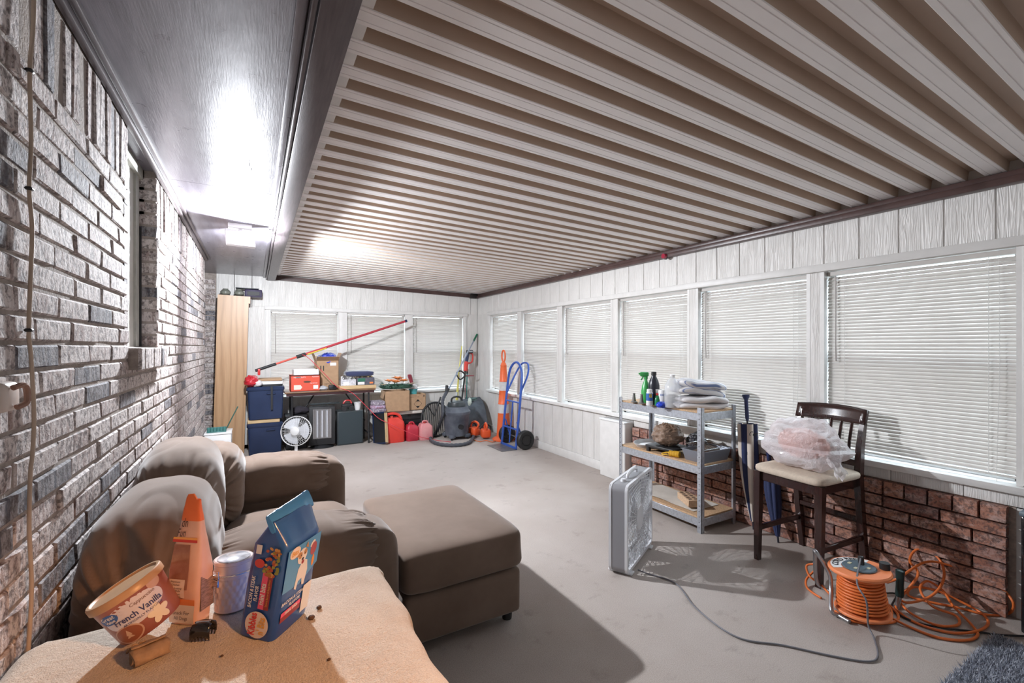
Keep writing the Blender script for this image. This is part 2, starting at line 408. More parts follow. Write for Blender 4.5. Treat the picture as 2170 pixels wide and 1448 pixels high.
# --- planked (grooved) siding walls ---------------------------------------
PW = 0.2032
def board_mesh(w, h):
    b = MB(); b.rbox((0, 0, 0), (w-0.005, 0.02, h), 0.0025, 1); return b.mesh('siding_board', SID, 35)
_bm = {}
def boards(parent, axis, a0, a1, z0, z1, face):
    """vertical boards from a0 to a1 along Y (axis 'Y', wall at x=face) or X (wall at y=face)"""
    a = a0
    while a < a1-0.01:
        e = min(a+PW, a1); key = (round(e-a, 3), round(z1-z0, 3))
        if key not in _bm: _bm[key] = board_mesh(*key)
        c = (a+e)/2; zc = (z0+z1)/2
        if axis == 'X': link('siding_board', _bm[key], parent, (c, face+0.01, zc))
        else: link('siding_board', _bm[key], parent, (face+0.01, c, zc), (0, 0, math.pi/2))
        a = e
WINR = [(6.555-0.993*k-0.905, 6.555-0.993*k) for k in range(6)]
WINF = [(0.175, 1.085), (1.178, 2.09), (2.185, 3.09)]
wr = struct_empty('wall_right'); wf = struct_empty('wall_far')
BRK = 3.33
b = MB()
b.box(XR+0.007, XR+0.16, YB, YF+0.16, ZW1+0.02, 2.5)
b.box(XR+0.007, XR+0.16, BRK, YF+0.16, -0.05, ZW0-0.02).box(XR+0.007, XR+0.16, YB, WINR[5][0]-0.01, 0.55, 2.5).box(XR+0.007, XR+0.16, WINR[0][1]+0.01, YF+0.16, 0, 2.5)
b.box(XR+0.007, XR+0.16, 0.4, BRK, 0.56, ZW0-0.02)
for k in range(5): b.box(XR+0.007, XR+0.16, WINR[k+1][1]+0.008, WINR[k][0]-0.008, ZW0-0.02, ZW1+0.03)
b.obj('backing', WTRIM, wr, 0)
boards(wr, 'Y', 0.974-PW*14, YF, ZH-0.01, 2.26, XR)
boards(wr, 'Y', BRK+0.02, YF, 0.10, 0.63, XR)
boards(wr, 'Y', WINR[0][1]+0.05, YF, 0.63, ZH-0.01, XR)
boards(wr, 'Y', YB, WINR[5][0]-0.05, 0.60, ZH-0.01, XR)
b = MB()
b.box(-0.44, XR, YF+0.007, YF+0.16, ZW1+0.02, 2.5).box(-0.44, XR, YF+0.007, YF+0.16, -0.05, ZW0-0.02)
b.box(-0.44, WINF[0][0]-0.008, YF+0.007, YF+0.16, 0, 2.4).box(WINF[2][1]+0.008, XR+0.1, YF+0.007, YF+0.16, 0, 2.4)
for k in range(2): b.box(WINF[k][1]+0.008, WINF[k+1][0]-0.008, YF+0.007, YF+0.16, ZW0-0.02, ZW1+0.03)
b.obj('backing', WTRIM, wf, 0)
boards(wf, 'X', -0.44, XR, ZH-0.01, 2.36, YF)
boards(wf, 'X', -0.44, WINF[0][0]-0.05, 0.05, ZH-0.01, YF)
boards(wf, 'X', WINF[2][1]+0.05, XR, 0.63, ZH-0.01, YF)
boards(wf, 'X', WINF[0][0]-0.05, XR, 0.05, 0.63, YF)
# window trim: header, sill, apron, posts
tr = struct_empty('trim_2'); tr['label'] = 'white window casing along the right wall'
MB().rbox((XR-0.008, (WINR[5][0]+WINR[0][1])/2, ZH-0.025), (0.05, WINR[0][1]-WINR[5][0]+0.10, 0.05), 0.004).obj('header_board', WTRIM, tr)
MB().rbox((XR-0.012, (WINR[5][0]+WINR[0][1])/2, ZW0-0.022), (0.085, WINR[0][1]-WINR[5][0]+0.10, 0.038), 0.005).obj('sill_board', WTRIM, tr)
for k in range(5):
    a, e = WINR[k+1][1], WINR[k][0]
    MB().rbox((XR+0.004, (a+e)/2, (ZW0+ZH-0.05)/2), (0.024, e-a+0.006, ZH-0.05-ZW0), 0.004).obj('post', SID, tr)
for a in (WINR[5][0]-0.03, WINR[0][1]+0.02): MB().rbox((XR+0.002, a, (ZW0+ZH-0.05)/2), (0.03, 0.045, ZH-0.05-ZW0), 0.004).obj('post', WTRIM, tr)
y = 0.62; k = 0
while y < BRK-0.02:
    e = min(y+0.27+0.05*(k % 3), BRK); MB().rbox((XR+0.0, (y+e)/2, 0.61), (0.03, e-y-0.003, 0.082), 0.003).obj('apron_board', SID, tr); y = e; k += 1
MB().rbox((XR-0.004, (BRK+YF)/2, 0.05), (0.02, YF-BRK, 0.10), 0.004).obj('skirting', WTRIM, tr)
tf = struct_empty('trim_3'); tf['label'] = 'white window casing along the far wall'
MB().rbox((1.63, YF-0.008, ZH-0.025), (3.03, 0.05, 0.05), 0.004).obj('header_board', WTRIM, tf)
MB().rbox((1.63, YF-0.012, ZW0-0.022), (3.03, 0.085, 0.038), 0.005).obj('sill_board', WTRIM, tf)
for a, e in ((WINF[0][1], WINF[1][0]), (WINF[1][1], WINF[2][0])):
    MB().rbox(((a+e)/2, YF+0.004, (ZW0+ZH-0.05)/2), (e-a+0.006, 0.024, ZH-0.05-ZW0), 0.004).obj('post', WTRIM, tf)
for a in (WINF[0][0]-0.025, WINF[2][1]+0.025): MB().rbox((a, YF+0.002, (ZW0+ZH-0.05)/2), (0.045, 0.03, ZH-0.05-ZW0), 0.004).obj('post', WTRIM, tf)
# low red brick wall under the near windows
wb = struct_empty('wall_brick_low')
MB().box(XR+0.0052, XR+0.16, 0.70, BRK, -0.02, 0.57).obj('mortar_bed', MORTR, wb, 0)
RBV = [brick_mesh('brick', BL-0.012, 0.057, BT, RB, 500+i) for i in range(5)]
RBS = [brick_mesh('brick', 0.094, 0.080, BT, RB, 520+i) for i in range(4)]
for c in range(7):
    z = 0.034+c*0.068
    y = 0.72-(c % 2)*BL/2
    while y < BRK-0.03:
        a, e = max(y, 0.72), min(y+BL, BRK)
        if e-a > 0.05:
            o = link('brick', RBV[(c*3+int(y*10)) % 5], wb, (XR+0.004+random.uniform(-.004, .003), (a+e)/2, z), (random.uniform(-.01, .01), 0, random.uniform(-.01, .01))); o.scale = (1, (e-a-0.012)/(BL-0.012), 1)
        y += BL
y = 0.72; k = 0
while y < BRK-0.05:
    link('brick', RBS[k % 4], wb, (XR+0.004, y+0.052, 0.522), (0, 0, random.uniform(-.02, .02))); y += 0.104; k += 1
# wall behind the camera
struct(MB().box(-1.2, XR+0.16, YB-0.12, YB, -0.1, 2.5).obj('wall_back', WTRIM))
struct(MB().box(XR+0.007, XR+0.16, YB, 0.70, -0.05, 0.62).obj('wall_right_end', WTRIM))

# --- soffit, beam, ceiling pans, rim beams ---------------------------------
ZS = 2.335
so = struct_empty('soffit')
for (y0, y1) in ((YB, 0.75), (0.753, 3.19), (3.193, 5.63), (5.633, YF)): MB().box(-1.2, 0.16, y0, y1, ZS, ZS+0.015).obj('plywood_panel', SOFF, so, 0)
MB().box(-1.3, 0.3, YB, YF+0.16, ZS+0.03, ZS+0.10).obj('deck', WTRIM, so, 0)
t4 = struct_empty('trim_4'); t4['label'] = 'dark glossy moulding between brick wall and soffit'
MB().rbox((XL+0.012, (YB+LEND)/2, 2.318), (0.024, LEND-YB, 0.036), 0.004).obj('lower_strip', BEAM, t4)
MB().rbox((XL+0.035, (YB+LEND)/2, 2.328), (0.022, LEND-YB, 0.02), 0.004).obj('upper_strip', BEAM, t4)
tb = struct_empty('beam_1'); tb['label'] = 'dark bronze beam between soffit and ribbed ceiling'
MB().rbox((0.197, (YB+YF)/2, 2.385), (0.096, YF-YB, 0.20), 0.003).obj('beam_body', BEAM, tb)
MB().rbox((0.138, (YB+YF)/2, 2.312), (0.016, YF-YB, 0.046), 0.004).obj('bead', BEAM, tb)
MB().rbox((0.112, (YB+YF)/2, 2.326), (0.030, YF-YB, 0.018), 0.004).obj('bead', SOFF, tb)
# ribbed pans: rib face (two fine grooves) + raised trough, one pan per 6 inches
RW, PP, DP = 0.085, 0.1524, 0.055
X0C, X1C = 0.235, XR+0.10
ZC1 = 2.272; SL = 0.0293
def zc(x): return ZC1+(XR-x)*SL
prof = [(0, DP), (0.006, 0.003), (0.008, 0)]
def groove(c): return [(c-0.0022, 0), (c-0.0012, 0.0022), (c+0.0012, 0.0022), (c+0.0022, 0)]
prof += groove(0.021)+groove(0.064)
prof += [(RW-0.002, 0), (RW, 0.003), (RW+0.006, DP), (PP, DP)]
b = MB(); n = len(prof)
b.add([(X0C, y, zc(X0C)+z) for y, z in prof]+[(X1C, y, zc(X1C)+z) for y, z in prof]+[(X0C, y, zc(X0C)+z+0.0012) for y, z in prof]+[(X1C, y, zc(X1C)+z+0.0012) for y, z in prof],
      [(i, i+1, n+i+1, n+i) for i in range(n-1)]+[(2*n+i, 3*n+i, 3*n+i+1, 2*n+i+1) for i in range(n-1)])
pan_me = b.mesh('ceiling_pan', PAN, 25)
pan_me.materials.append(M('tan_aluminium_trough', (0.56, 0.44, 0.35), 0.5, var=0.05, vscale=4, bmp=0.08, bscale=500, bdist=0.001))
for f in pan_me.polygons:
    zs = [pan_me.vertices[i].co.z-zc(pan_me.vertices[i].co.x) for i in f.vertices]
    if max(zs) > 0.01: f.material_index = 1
ce = struct_empty('ceiling')
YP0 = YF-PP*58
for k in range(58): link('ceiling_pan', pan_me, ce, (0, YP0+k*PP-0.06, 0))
MB().box(0.2, XR+0.2, YB-0.1, YF+0.16, 2.50, 2.55).obj('roof_deck', M('roof_underside', (0.2, 0.19, 0.18), 0.8), ce, 0)
MB().box(0.2, XR+0.2, YB-0.1, YF+0.16, 2.55, 2.58).obj('roof_sheet', M('roof_sheet_outside', (0.5, 0.5, 0.5), 0.6), ce, 0)
tr5 = struct_empty('beam_2'); tr5['label'] = 'dark brown rim beam along the top of the right wall'
MB().rbox((XR-0.028, (YB+YF)/2, 2.219), (0.056, YF-YB, 0.036), 0.004).obj('lower_rail', DARKB, tr5)
MB().rbox((XR-0.016, (YB+YF)/2, 2.254), (0.036, YF-YB, 0.032), 0.006).obj('upper_rail', DARKB, tr5)
tr6 = struct_empty('beam_3'); tr6['label'] = 'dark brown rim beam along the top of the far wall'
mm = MB(); mm.add([(x, y, zc(x)-0.004+dz) for x in (0.24, XR) for y in (YF-0.035, YF) for dz in (-0.062, 0.0)], [(0, 1, 3, 2), (4, 6, 7, 5), (0, 4, 5, 1), (2, 3, 7, 6), (0, 2, 6, 4), (1, 5, 7, 3)])
mm.obj('rail', DARKB, tr6, 0)
MB().rbox((3.25, YF-0.045, 2.235), (0.13, 0.07, 0.075), 0.004).obj('corner_block', M('black_bracket', (0.015, 0.012, 0.012), 0.4), tr6)

# --- windows and blinds ----------------------------------------------------
def glass_mat():
    m = bpy.data.materials.new('window_glass'); m.use_nodes = True; nt = m.node_tree; nt.nodes.clear()
    o = nt.nodes.new('ShaderNodeOutputMaterial'); mx = nt.nodes.new('ShaderNodeMixShader'); t = nt.nodes.new('ShaderNodeBsdfTransparent'); g = nt.nodes.new('ShaderNodeBsdfGlossy')
    g.inputs['Roughness'].default_value = 0.02; mx.inputs[0].default_value = 0.07; t.inputs[0].default_value = (0.93, 0.96, 0.95, 1)
    nt.links.new(t.outputs[0], mx.inputs[1]); nt.links.new(g.outputs[0], mx.inputs[2]); nt.links.new(mx.outputs[0], o.inputs[0]); return m
GLASS = glass_mat()
def slat_mat():
    m = bpy.data.materials.new('white_blind_slat'); m.use_nodes = True; nt = m.node_tree; nt.nodes.clear()
    o = nt.nodes.new('ShaderNodeOutputMaterial'); mx = nt.nodes.new('ShaderNodeMixShader'); d = nt.nodes.new('ShaderNodeBsdfPrincipled'); t = nt.nodes.new('ShaderNodeBsdfTranslucent')
    n = noise_tex(nt, coords(nt, 'Object', (1, 1, 1)), 5, 3)
    nt.links.new(ramp(nt, n, [(0.3, (0.60, 0.56, 0.53)), (0.7, (0.66, 0.63, 0.60))]), d.inputs['Base Color'])
    d.inputs['Roughness'].default_value = 0.5; t.inputs[0].default_value = (0.75, 0.72, 0.68, 1); mx.inputs[0].default_value = 0.22
    nt.links.new(d.outputs[0], mx.inputs[1]); nt.links.new(t.outputs[0], mx.inputs[2]); nt.links.new(mx.outputs[0], o.inputs[0]); return m
SLAT = slat_mat()
ALU = M('white_aluminium_frame', (0.62, 0.63, 0.64), 0.4)
CORD = M('white_cord', (0.75, 0.74, 0.72), 0.7)
WAND = M('grey_clear_wand', (0.36, 0.33, 0.31), 0.25)
WWD = 0.905; SP = 0.0212; SWD = 0.0253; TILT = math.radians(60)
def slat_mesh(L):
    """local: length along X, room side towards -Y; slightly bowed blade, tilted"""
    pr = []
    for i in range(5):
        t = -0.5+i/4; u = t*SWD; bow = 0.0022*(1-4*t*t)
        y = u*math.cos(TILT)-bow*math.sin(TILT); z = u*math.sin(TILT)+bow*math.cos(TILT)
        pr.append((y, z))
    b = MB(); n = 5
    b.add([(-L/2, y, z) for y, z in pr]+[(L/2, y, z) for y, z in pr]+[(-L/2, y+0.0004, z-0.0004) for y, z in pr]+[(L/2, y+0.0004, z-0.0004) for y, z in pr],
          [(i, i+1, n+i+1, n+i) for i in range(n-1)]+[(2*n+i, 3*n+i, 3*n+i+1, 2*n+i+1) for i in range(n-1)]+[(0, n, 3*n, 2*n), (n-1, 3*n-1, 4*n-1, 2*n-1)])
    return b.mesh('slat', SLAT, 180)
SLM = slat_mesh(WWD-0.035)
def window(n, ctr, rz, label, wand_side=-1):
    """local x along the wall, -y into the room; ctr = (x, y) at the wall face"""
    w = struct_empty('window_%d' % n, (ctr[0], ctr[1], 0)); w.rotation_euler = (0, 0, rz)
    h = WWD/2; zm = 1.30
    b = MB()
    for s in (-1, 1): b.box(s*h-0.012, s*h+0.012, -0.01, 0.15, ZW0-0.01, ZW1+0.03)
    b.box(-h, h, -0.01, 0.15, ZW1+0.005, ZW1+0.03).box(-h, h, -0.01, 0.15, ZW0-0.03, ZW0-0.004)
    b.obj('jamb', WTRIM, w, 0)
    b = MB()
    for s in (-1, 1): b.box(s*(h-0.022)-0.014, s*(h-0.022)+0.014, 0.085, 0.125, ZW0, ZW1)
    b.box(-h, h, 0.085, 0.125, ZW1-0.025, ZW1).box(-h, h, 0.085, 0.125, ZW0, ZW0+0.03).box(-h, h, 0.075, 0.125, zm-0.022, zm+0.022)
    b.obj('sash', ALU, w, 0)
    MB().box(-h+0.03, h-0.03, 0.10, 0.103, zm+0.02, ZW1-0.02).obj('pane', GLASS, w, 0)
    MB().box(-h+0.03, h-0.03, 0.112, 0.115, ZW0+0.02, zm-0.02).obj('pane', GLASS, w, 0)
    bl = thing('window_blind', label, 'blind', (ctr[0], ctr[1], ZW0), rz)
    L = WWD-0.035; top = ZW1-ZW0-0.004
    MB().box(-L/2, L/2, 0.022, 0.050, top-0.026, top).obj('headrail', SLAT, bl, 0)
    z = top-0.046; k = 0
    zb = 0.028
    while z > zb+0.012:
        o = link('slat', SLM, bl, (random.uniform(-.002, .002), 0.036, z)); o.rotation_euler = (random.uniform(-.02, .02), random.uniform(-.0012, .0012), 0)
        z -= SP; k += 1
    MB().rbox((0, 0.036, zb), (L, 0.024, 0.012), 0.003, 1).obj('bottom_rail', SLAT, bl)
    for x in (-L*0.385, L*0.385):
        MB().tube([(x, 0.020, top-0.03), (x, 0.020, zb)], 0.0013, 5).obj('ladder_cord', CORD, bl)
    x = -L*0.44*1
    MB().tube([(x, 0.016, top-0.03), (x+0.002, 0.012, top-0.5), (x+0.004, 0.014, top-0.60)], 0.0042, 6).obj('tilt_wand', WAND, bl)
    x = L*0.43
    MB().tube([(x, 0.018, top-0.03), (x+0.004, 0.010, top*0.5), (x-0.006, 0.004, 0.05), (x-0.004, 0.0, -0.02)], 0.0012, 5).obj('pull_cord', CORD, bl)
    return w, bl
LBR = ['white slatted blind nearest the corner on the long window wall', 'white slatted blind behind the blue hand truck', 'white slatted blind between the hand truck and the metal shelf', 'white slatted blind behind the green spray bottle',
       'white slatted blind behind the folded towels', 'large nearest white slatted blind behind the dark wooden bar chair']
for k in range(6): window(7+k-3, (XR, sum(WINR[k])/2), -math.pi/2, LBR[k])
LBF = ['bluish white slatted blind behind the red pole and cardboard box', 'white slatted blind behind the tip of the red pole', 'white slatted blind on the far wall nearest the brooms']
for k in range(3): window(10+k, (sum(WINF[k])/2, YF), 0.0, LBF[k])
# ================================================================== LIGHTS: FLOOD LAMP OF THE ROOM, ADDED WARM LAMP
def aim(o, d): o.rotation_euler = V(d).to_track_quat('-Z', 'Y').to_euler()
fl = thing('flood_light', 'glaring white flood lamp fixed under the dark soffit', 'lamp', (-0.10, 4.12, ZS))
MB().rbox((0, 0, -0.018), (0.16, 0.11, 0.036), 0.006).obj('mounting_box', M('white_plastic', (0.75, 0.75, 0.75), 0.4), fl)
MB().cyl((0, 0, -0.03), (0, -0.02, -0.07), 0.016).obj('swivel', M('white_plastic'), fl)
hm = rotm(math.radians(66), 0, math.radians(14), (0.0, -0.04, -0.125))
MB().rbox((0, 0, 0.012), (0.20, 0.14, 0.03), 0.008, M=hm).obj('lamp_head', M('white_plastic'), fl)
LED = M('led_panel', (0.92, 0.96, 1.0), 0.5, emit=60.0)
MB().rbox((0, 0, -0.006), (0.185, 0.125, 0.006), 0.002, 1, M=hm).obj('led_panel', LED, fl)
def area(name, loc, d, power, size, col, spread=math.pi):
    l = bpy.data.lights.new(name, 'AREA'); l.shape = 'DISK'; l.size = size; l.energy = power; l.color = col; l.spread = spread
    o = bpy.data.objects.new(name, l); COL.objects.link(o); o.location = loc; aim(o, d); return o
area('flood_beam', (-0.09, 4.05, 2.205), (0.30, -1.0, -0.32), FLOOD_A, 0.10, (0.90, 0.94, 1.0))
area('flood_spill', (-0.07, 4.16, 2.215), (0.55, 0.85, -0.30), FLOOD_B, 0.10, (0.90, 0.94, 1.0))
# warm lamp added unseen behind the photographer, to light the towel on the table
LP = V((0.75, -0.25, 1.75)); LT = V((0.03, 0.90, 0.70)); LD = (LT-LP).normalized()
gl = thing('added_reading_lamp', 'added warm reading lamp with metal reflector, out of view behind the photographer', 'lamp', (LP.x+0.10, LP.y-0.28, 0.0)); gl0 = V(gl.location)
MB().cyl((0, 0, 0), (0, 0, 0.025), 0.14, 0.13, 28).obj('lamp_base', M('dark_brown_enamel'), gl)
MB().tube(bez([(0, 0, 0.02), (0, 0, 1.2), (0, 0, 1.72), LP-gl0-LD*0.11], 6), 0.011, 8).obj('pole', M('dark_brown_enamel'), gl)
rf = frame(LP-gl0-LD*0.10, LP-gl0+LD*0.05)
MB().lathe([(0.02, 0.0), (0.05, 0.02), (0.075, 0.07), (0.085, 0.13), (0.083, 0.13), (0.072, 0.07), (0.047, 0.023), (0.001, 0.012)], 28, rf).obj('reflector', M('dark_brown_enamel'), gl)
MB().blob((0, 0, 0.055), (0.05, 0.05, 0.06), 1, 1, 16, 12, None, rf).obj('bulb', M('warm_bulb', (1.0, 0.62, 0.32), 0.5, emit=8.0), gl, 180)
pl = bpy.data.lights.new('added_warm_beam', 'SPOT'); pl.energy = WARM_W; pl.color = (1.0, 0.44, 0.16); pl.shadow_soft_size = 0.05; pl.spot_size = math.radians(42); pl.spot_blend = 0.8
po = bpy.data.objects.new('added_warm_beam', pl); COL.objects.link(po); po.location = LP+LD*0.05; aim(po, LD)
# ================================================================== FOREGROUND
RGT = V((CS, -SN, 0)); FWD = V((SN, CS, 0))
def camframe(loc, roll=0.0, pitch=0.0, yaw=0.0):
    """local x = picture right, y = away, z = up; roll>0 leans the top to the left"""
    m = Matrix(((RGT.x, FWD.x, 0, 0), (RGT.y, FWD.y, 0, 0), (0, 0, 1, 0), (0, 0, 0, 1)))
    return Matrix.Translation(loc) @ m @ Matrix.Rotation(-roll, 4, 'Y') @ Matrix.Rotation(pitch, 4, 'X') @ Matrix.Rotation(yaw, 4, 'Z')
def plane_fn(o, u, v, off=0.0015):
    o, u, v = V(o), V(u).normalized(), V(v).normalized(); n = u.cross(v).normalized()
    return lambda x, y: o+u*x+v*y+n*off
def patch(parent, name, mat, o, u, v, poly, off=0.0008):
    """flat printed shape on a plane"""
    f = plane_fn(o, u, v, off)
    me = bpy.data.meshes.new(name); me.from_pydata([tuple(f(x, y)) for x, y in poly], [], [tuple(range(len(poly)))]); me.materials.append(mat)
    return link(name, me, parent)
def ell(cx, cy, rx, ry, n=24, a=0.0):
    return [(cx+rx*math.cos(2*math.pi*i/n)*math.cos(a)-ry*math.sin(2*math.pi*i/n)*math.sin(a), cy+rx*math.cos(2*math.pi*i/n)*math.sin(a)+ry*math.sin(2*math.pi*i/n)*math.cos(a)) for i in range(n)]
def rect(x0, x1, y0, y1): return [(x0, y0), (x1, y0), (x1, y1), (x0, y1)]
def fabric():
    m, nt, p = new_mat('brown_microfibre'); MATS['brown_microfibre'] = m
    v = coords(nt, 'Object'); n = noise_tex(nt, v, 3.5, 4, 0.6); f = noise_tex(nt, v, 700, 2)
    nt.links.new(ramp(nt, n, [(0.3, (0.155, 0.107, 0.080)), (0.7, (0.21, 0.152, 0.118))]), p.inputs['Base Color'])
    p.inputs['Roughness'].default_value = 0.9; p.inputs['Sheen Weight'].default_value = 0.35; p.inputs['Sheen Roughness'].default_value = 0.4
    p.inputs['Specular IOR Level'].default_value = 0.15
    bump(nt, p, f, 0.12, 0.002); return m
FAB = fabric()
def wrinkle(A=0.008, gath=0.012, ax=0, L=0.3, k=26, seed=0.0, sag=0.0):
    """soft unevenness plus gathered folds towards both ends of axis ax"""
    def f(p):
        q = V(p); n = mn.noise(V((q.x*4+seed, q.y*4, q.z*4)))+0.5*mn.noise(V((q.x*9, q.y*9+seed, q.z*9)))
        nn = q.normalized(); o = q+nn*(A*n)
        cr = mn.noise(V((q.x*7+seed, q.y*2.2, q.z*7)))
        o = o-nn*(A*0.35*max(0.0, 1-abs(cr)*6))
        e = abs(q[ax])/L; a = [q.x, q.y, q.z]; oth = [a[i] for i in range(3) if i != ax]
        ang = math.atan2(oth[1], oth[0])
        w = max(0.0, (e-0.55)/0.45)
        o = o+nn*(gath*w*(math.sin(k*ang+seed*3)*0.6+0.4*math.sin(k*1.7*ang+seed)))*min(1, (oth[0]**2+oth[1]**2)**0.5/0.05)
        return o
    return f
ch = thing('armchair', 'wide brown microfibre armchair with puffy gathered pillow back and arms', 'armchair', (0.05, 2.65, 0))
def W2L(x, y, z): return (x-0.05, y-2.65, z)
MB().rbox(W2L(0.02, 2.62, 0.21), (0.90, 1.60, 0.34), 0.05, 3).obj('base', FAB, ch)
b = MB()
for x in (-0.34, 0.42):
    for y in (2.02, 3.36): b.cyl(W2L(x, y, 0.0), W2L(x, y, 0.06), 0.028, 0.032)
for i, (x, y) in enumerate(((-0.34, 1.95), (0.42, 1.95), (-0.34, 3.33), (0.42, 3.33))): MB().cyl(W2L(x, y, 0.0), W2L(x, y, 0.06), 0.026, 0.032).obj('foot', M('black_plastic', (0.02, 0.02, 0.021), 0.45), ch)
MB().blob(W2L(0.18, 2.62, 0.33), (0.66, 0.94, 0.22), 0.55, 0.4, 48, 20, wrinkle(0.01, 0.006, 1, 0.42, 22, 2)).obj('seat_cushion', FAB, ch, 180)
# arms: upright panel + puffy pillow top with gathered front
for (yc, sd) in ((1.985, 1.0), (3.27, 5.0)):
    MB().blob(W2L(0.20, yc, 0.33), (0.67, 0.30, 0.62), 0.35, 0.35, 48, 24, wrinkle(0.006, 0.004, 0, 0.33, 16, sd)).obj('arm_panel', FAB, ch, 180)
    a = MB().blob(W2L(0.13, yc, 0.545), (0.64, 0.37, 0.27), 0.62, 0.5, 170, 120, wrinkle(0.014, 0.016, 0, 0.31, 24, sd+1)).obj('arm_pillow', FAB, ch, 180)
MB().blob(W2L(-0.30, 2.57, 0.47), (0.26, 1.72, 0.68), 0.3, 0.3, 48, 24, wrinkle(0.006, 0.003, 1, 0.8, 14, 3)).obj('back_frame', FAB, ch, 180)
for (yc, w, zc_, h, xc, dx, sd) in ((1.90, 0.70, 0.60, 0.63, -0.275, 0.36, 7), (2.56, 0.72, 0.655, 0.58, -0.29, 0.33, 9), (3.11, 0.52, 0.58, 0.48, -0.235, 0.38, 4)):
    MB().blob(W2L(xc, yc, zc_), (dx, w, h), 0.70, 0.62, 150, 110, wrinkle(0.012, 0.014, 1, w/2, 26, sd)).obj('back_pillow', FAB, ch, 180)
ot = thing('ottoman', 'square brown microfibre ottoman in front of the armchair', 'ottoman', (0.862, 2.35, 0))
MB().blob((0, 0, 0.375), (0.625, 0.91, 0.205), 0.28, 0.16, 96, 30, wrinkle(0.006, 0.002, 1, 0.45, 20, 6)).obj('cushion', FAB, ot, 180)
MB().rbox((0, 0, 0.165), (0.59, 0.86, 0.22), 0.025, 3).obj('base', FAB, ot)
for x in (-0.25, 0.25):
    for y in (-0.36, 0.36): MB().cyl((x, y, 0), (x, y, 0.06), 0.024, 0.028).obj('foot', M('black_plastic'), ot)

# ---- side table under a cream terry towel
TZ = 0.715; TX0, TX1, TY0, TY1 = -0.40, 0.285, 0.42, 1.365
st = thing('folding_side_table', 'small side table with thin metal legs hidden under a cream towel', 'table', ((TX0+TX1)/2, (TY0+TY1)/2, 0))
hx, hy = (TX1-TX0)/2, (TY1-TY0)/2
CHR = M('chrome', (0.75, 0.75, 0.76), 0.22, 1.0)
MB().rbox((0, 0, TZ-0.025), (2*hx-0.01, 2*hy-0.01, 0.03), 0.01).obj('table_top', M('walnut_laminate', (0.20, 0.11, 0.06), 0.4, var=0.2, vscale=9, stretch=(1, 8, 1)), st)
for sx in (-1, 1):
    for sy in (-1, 1): MB().cyl((sx*(hx-0.04), sy*(hy-0.04), 0), (sx*(hx-0.04), sy*(hy-0.04), TZ-0.04), 0.011).obj('leg', CHR, st)
MB().tube([(hx+0.012, hy-0.10, TZ-0.10), (hx+0.022, hy-0.30, TZ-0.13), (hx+0.026, hy-0.5, TZ-0.17)], 0.006, 6).obj('edge_rail', CHR, st)
def towel_mat():
    m, nt, p = new_mat('cream_terry'); MATS['cream_terry'] = m
    v = coords(nt, 'Object'); n = noise_tex(nt, v, 8, 4); f = noise_tex(nt, v, 330, 3, 0.65); f2 = noise_tex(nt, v, 90, 3, 0.6)
    c = ramp(nt, n, [(0.3, (0.66, 0.57, 0.47)), (0.7, (0.76, 0.68, 0.58))])
    c = mixc(nt, 1.0, c, ramp(nt, f, [(0.3, (0.78, 0.76, 0.74)), (0.65, (1.05, 1.05, 1.05))]), 'MULTIPLY')
    nt.links.new(c, p.inputs['Base Color']); p.inputs['Roughness'].default_value = 1.0; p.inputs['Specular IOR Level'].default_value = 0.05
    p.inputs['Sheen Weight'].default_value = 0.3
    ad = nt.nodes.new('ShaderNodeMath'); ad.operation = 'ADD'; nt.links.new(f, ad.inputs[0]); nt.links.new(f2, ad.inputs[1])
    bump(nt, p, ad.outputs[0], 0.9, 0.006); return m
TER = towel_mat()
def towel_fn(off):
    ox, oy0, oy1, r = 0.30, 0.30, 0.14, 0.045
    def f(u, v):
        x = -hx-0.06+u*(2*hx+0.06+ox); y = -hy-oy0+v*(2*hy+oy0+oy1)
        sx = max(0, x-hx)-max(0, -hx-x); sy = max(0, y-hy)-max(0, -hy-y)
        s = math.hypot(sx, sy); cx = min(hx, max(-hx, x)); cy = min(hy, max(-hy, y))
        q = V((cx, cy, 0))
        z = 0.004*mn.noise(V((x*7, y*7, 1)))+0.002*mn.noise(V((x*22, y*22, 4)))
        if s > 0:
            a = min(s/r, math.pi/2); out = r*math.sin(a); dn = r*(1-math.cos(a))+max(0, s-r*math.pi/2)
            dr = V((sx, sy, 0))/s; tl = (x*dr.y-y*dr.x)
            out += 0.028*min(1, s/0.2)*(math.sin(tl*19+0.5)+0.5*math.sin(tl*43))*0.6+0.02*min(1, s/0.2)
            q = q+dr*out; z -= dn
        q.z = z+off; return q
    return f
tw = tag(MB().surf(towel_fn(0.0), 150, 170).obj('towel', TER, None, 180, (st.location.x, st.location.y, TZ)), 'cream terry towel draped over the side table in the foreground', 'towel')
sm = tw.modifiers.new('thickness', 'SOLIDIFY'); sm.thickness = 0.008; sm.offset = 1
TT = TZ+0.010                                # surface the small things stand on

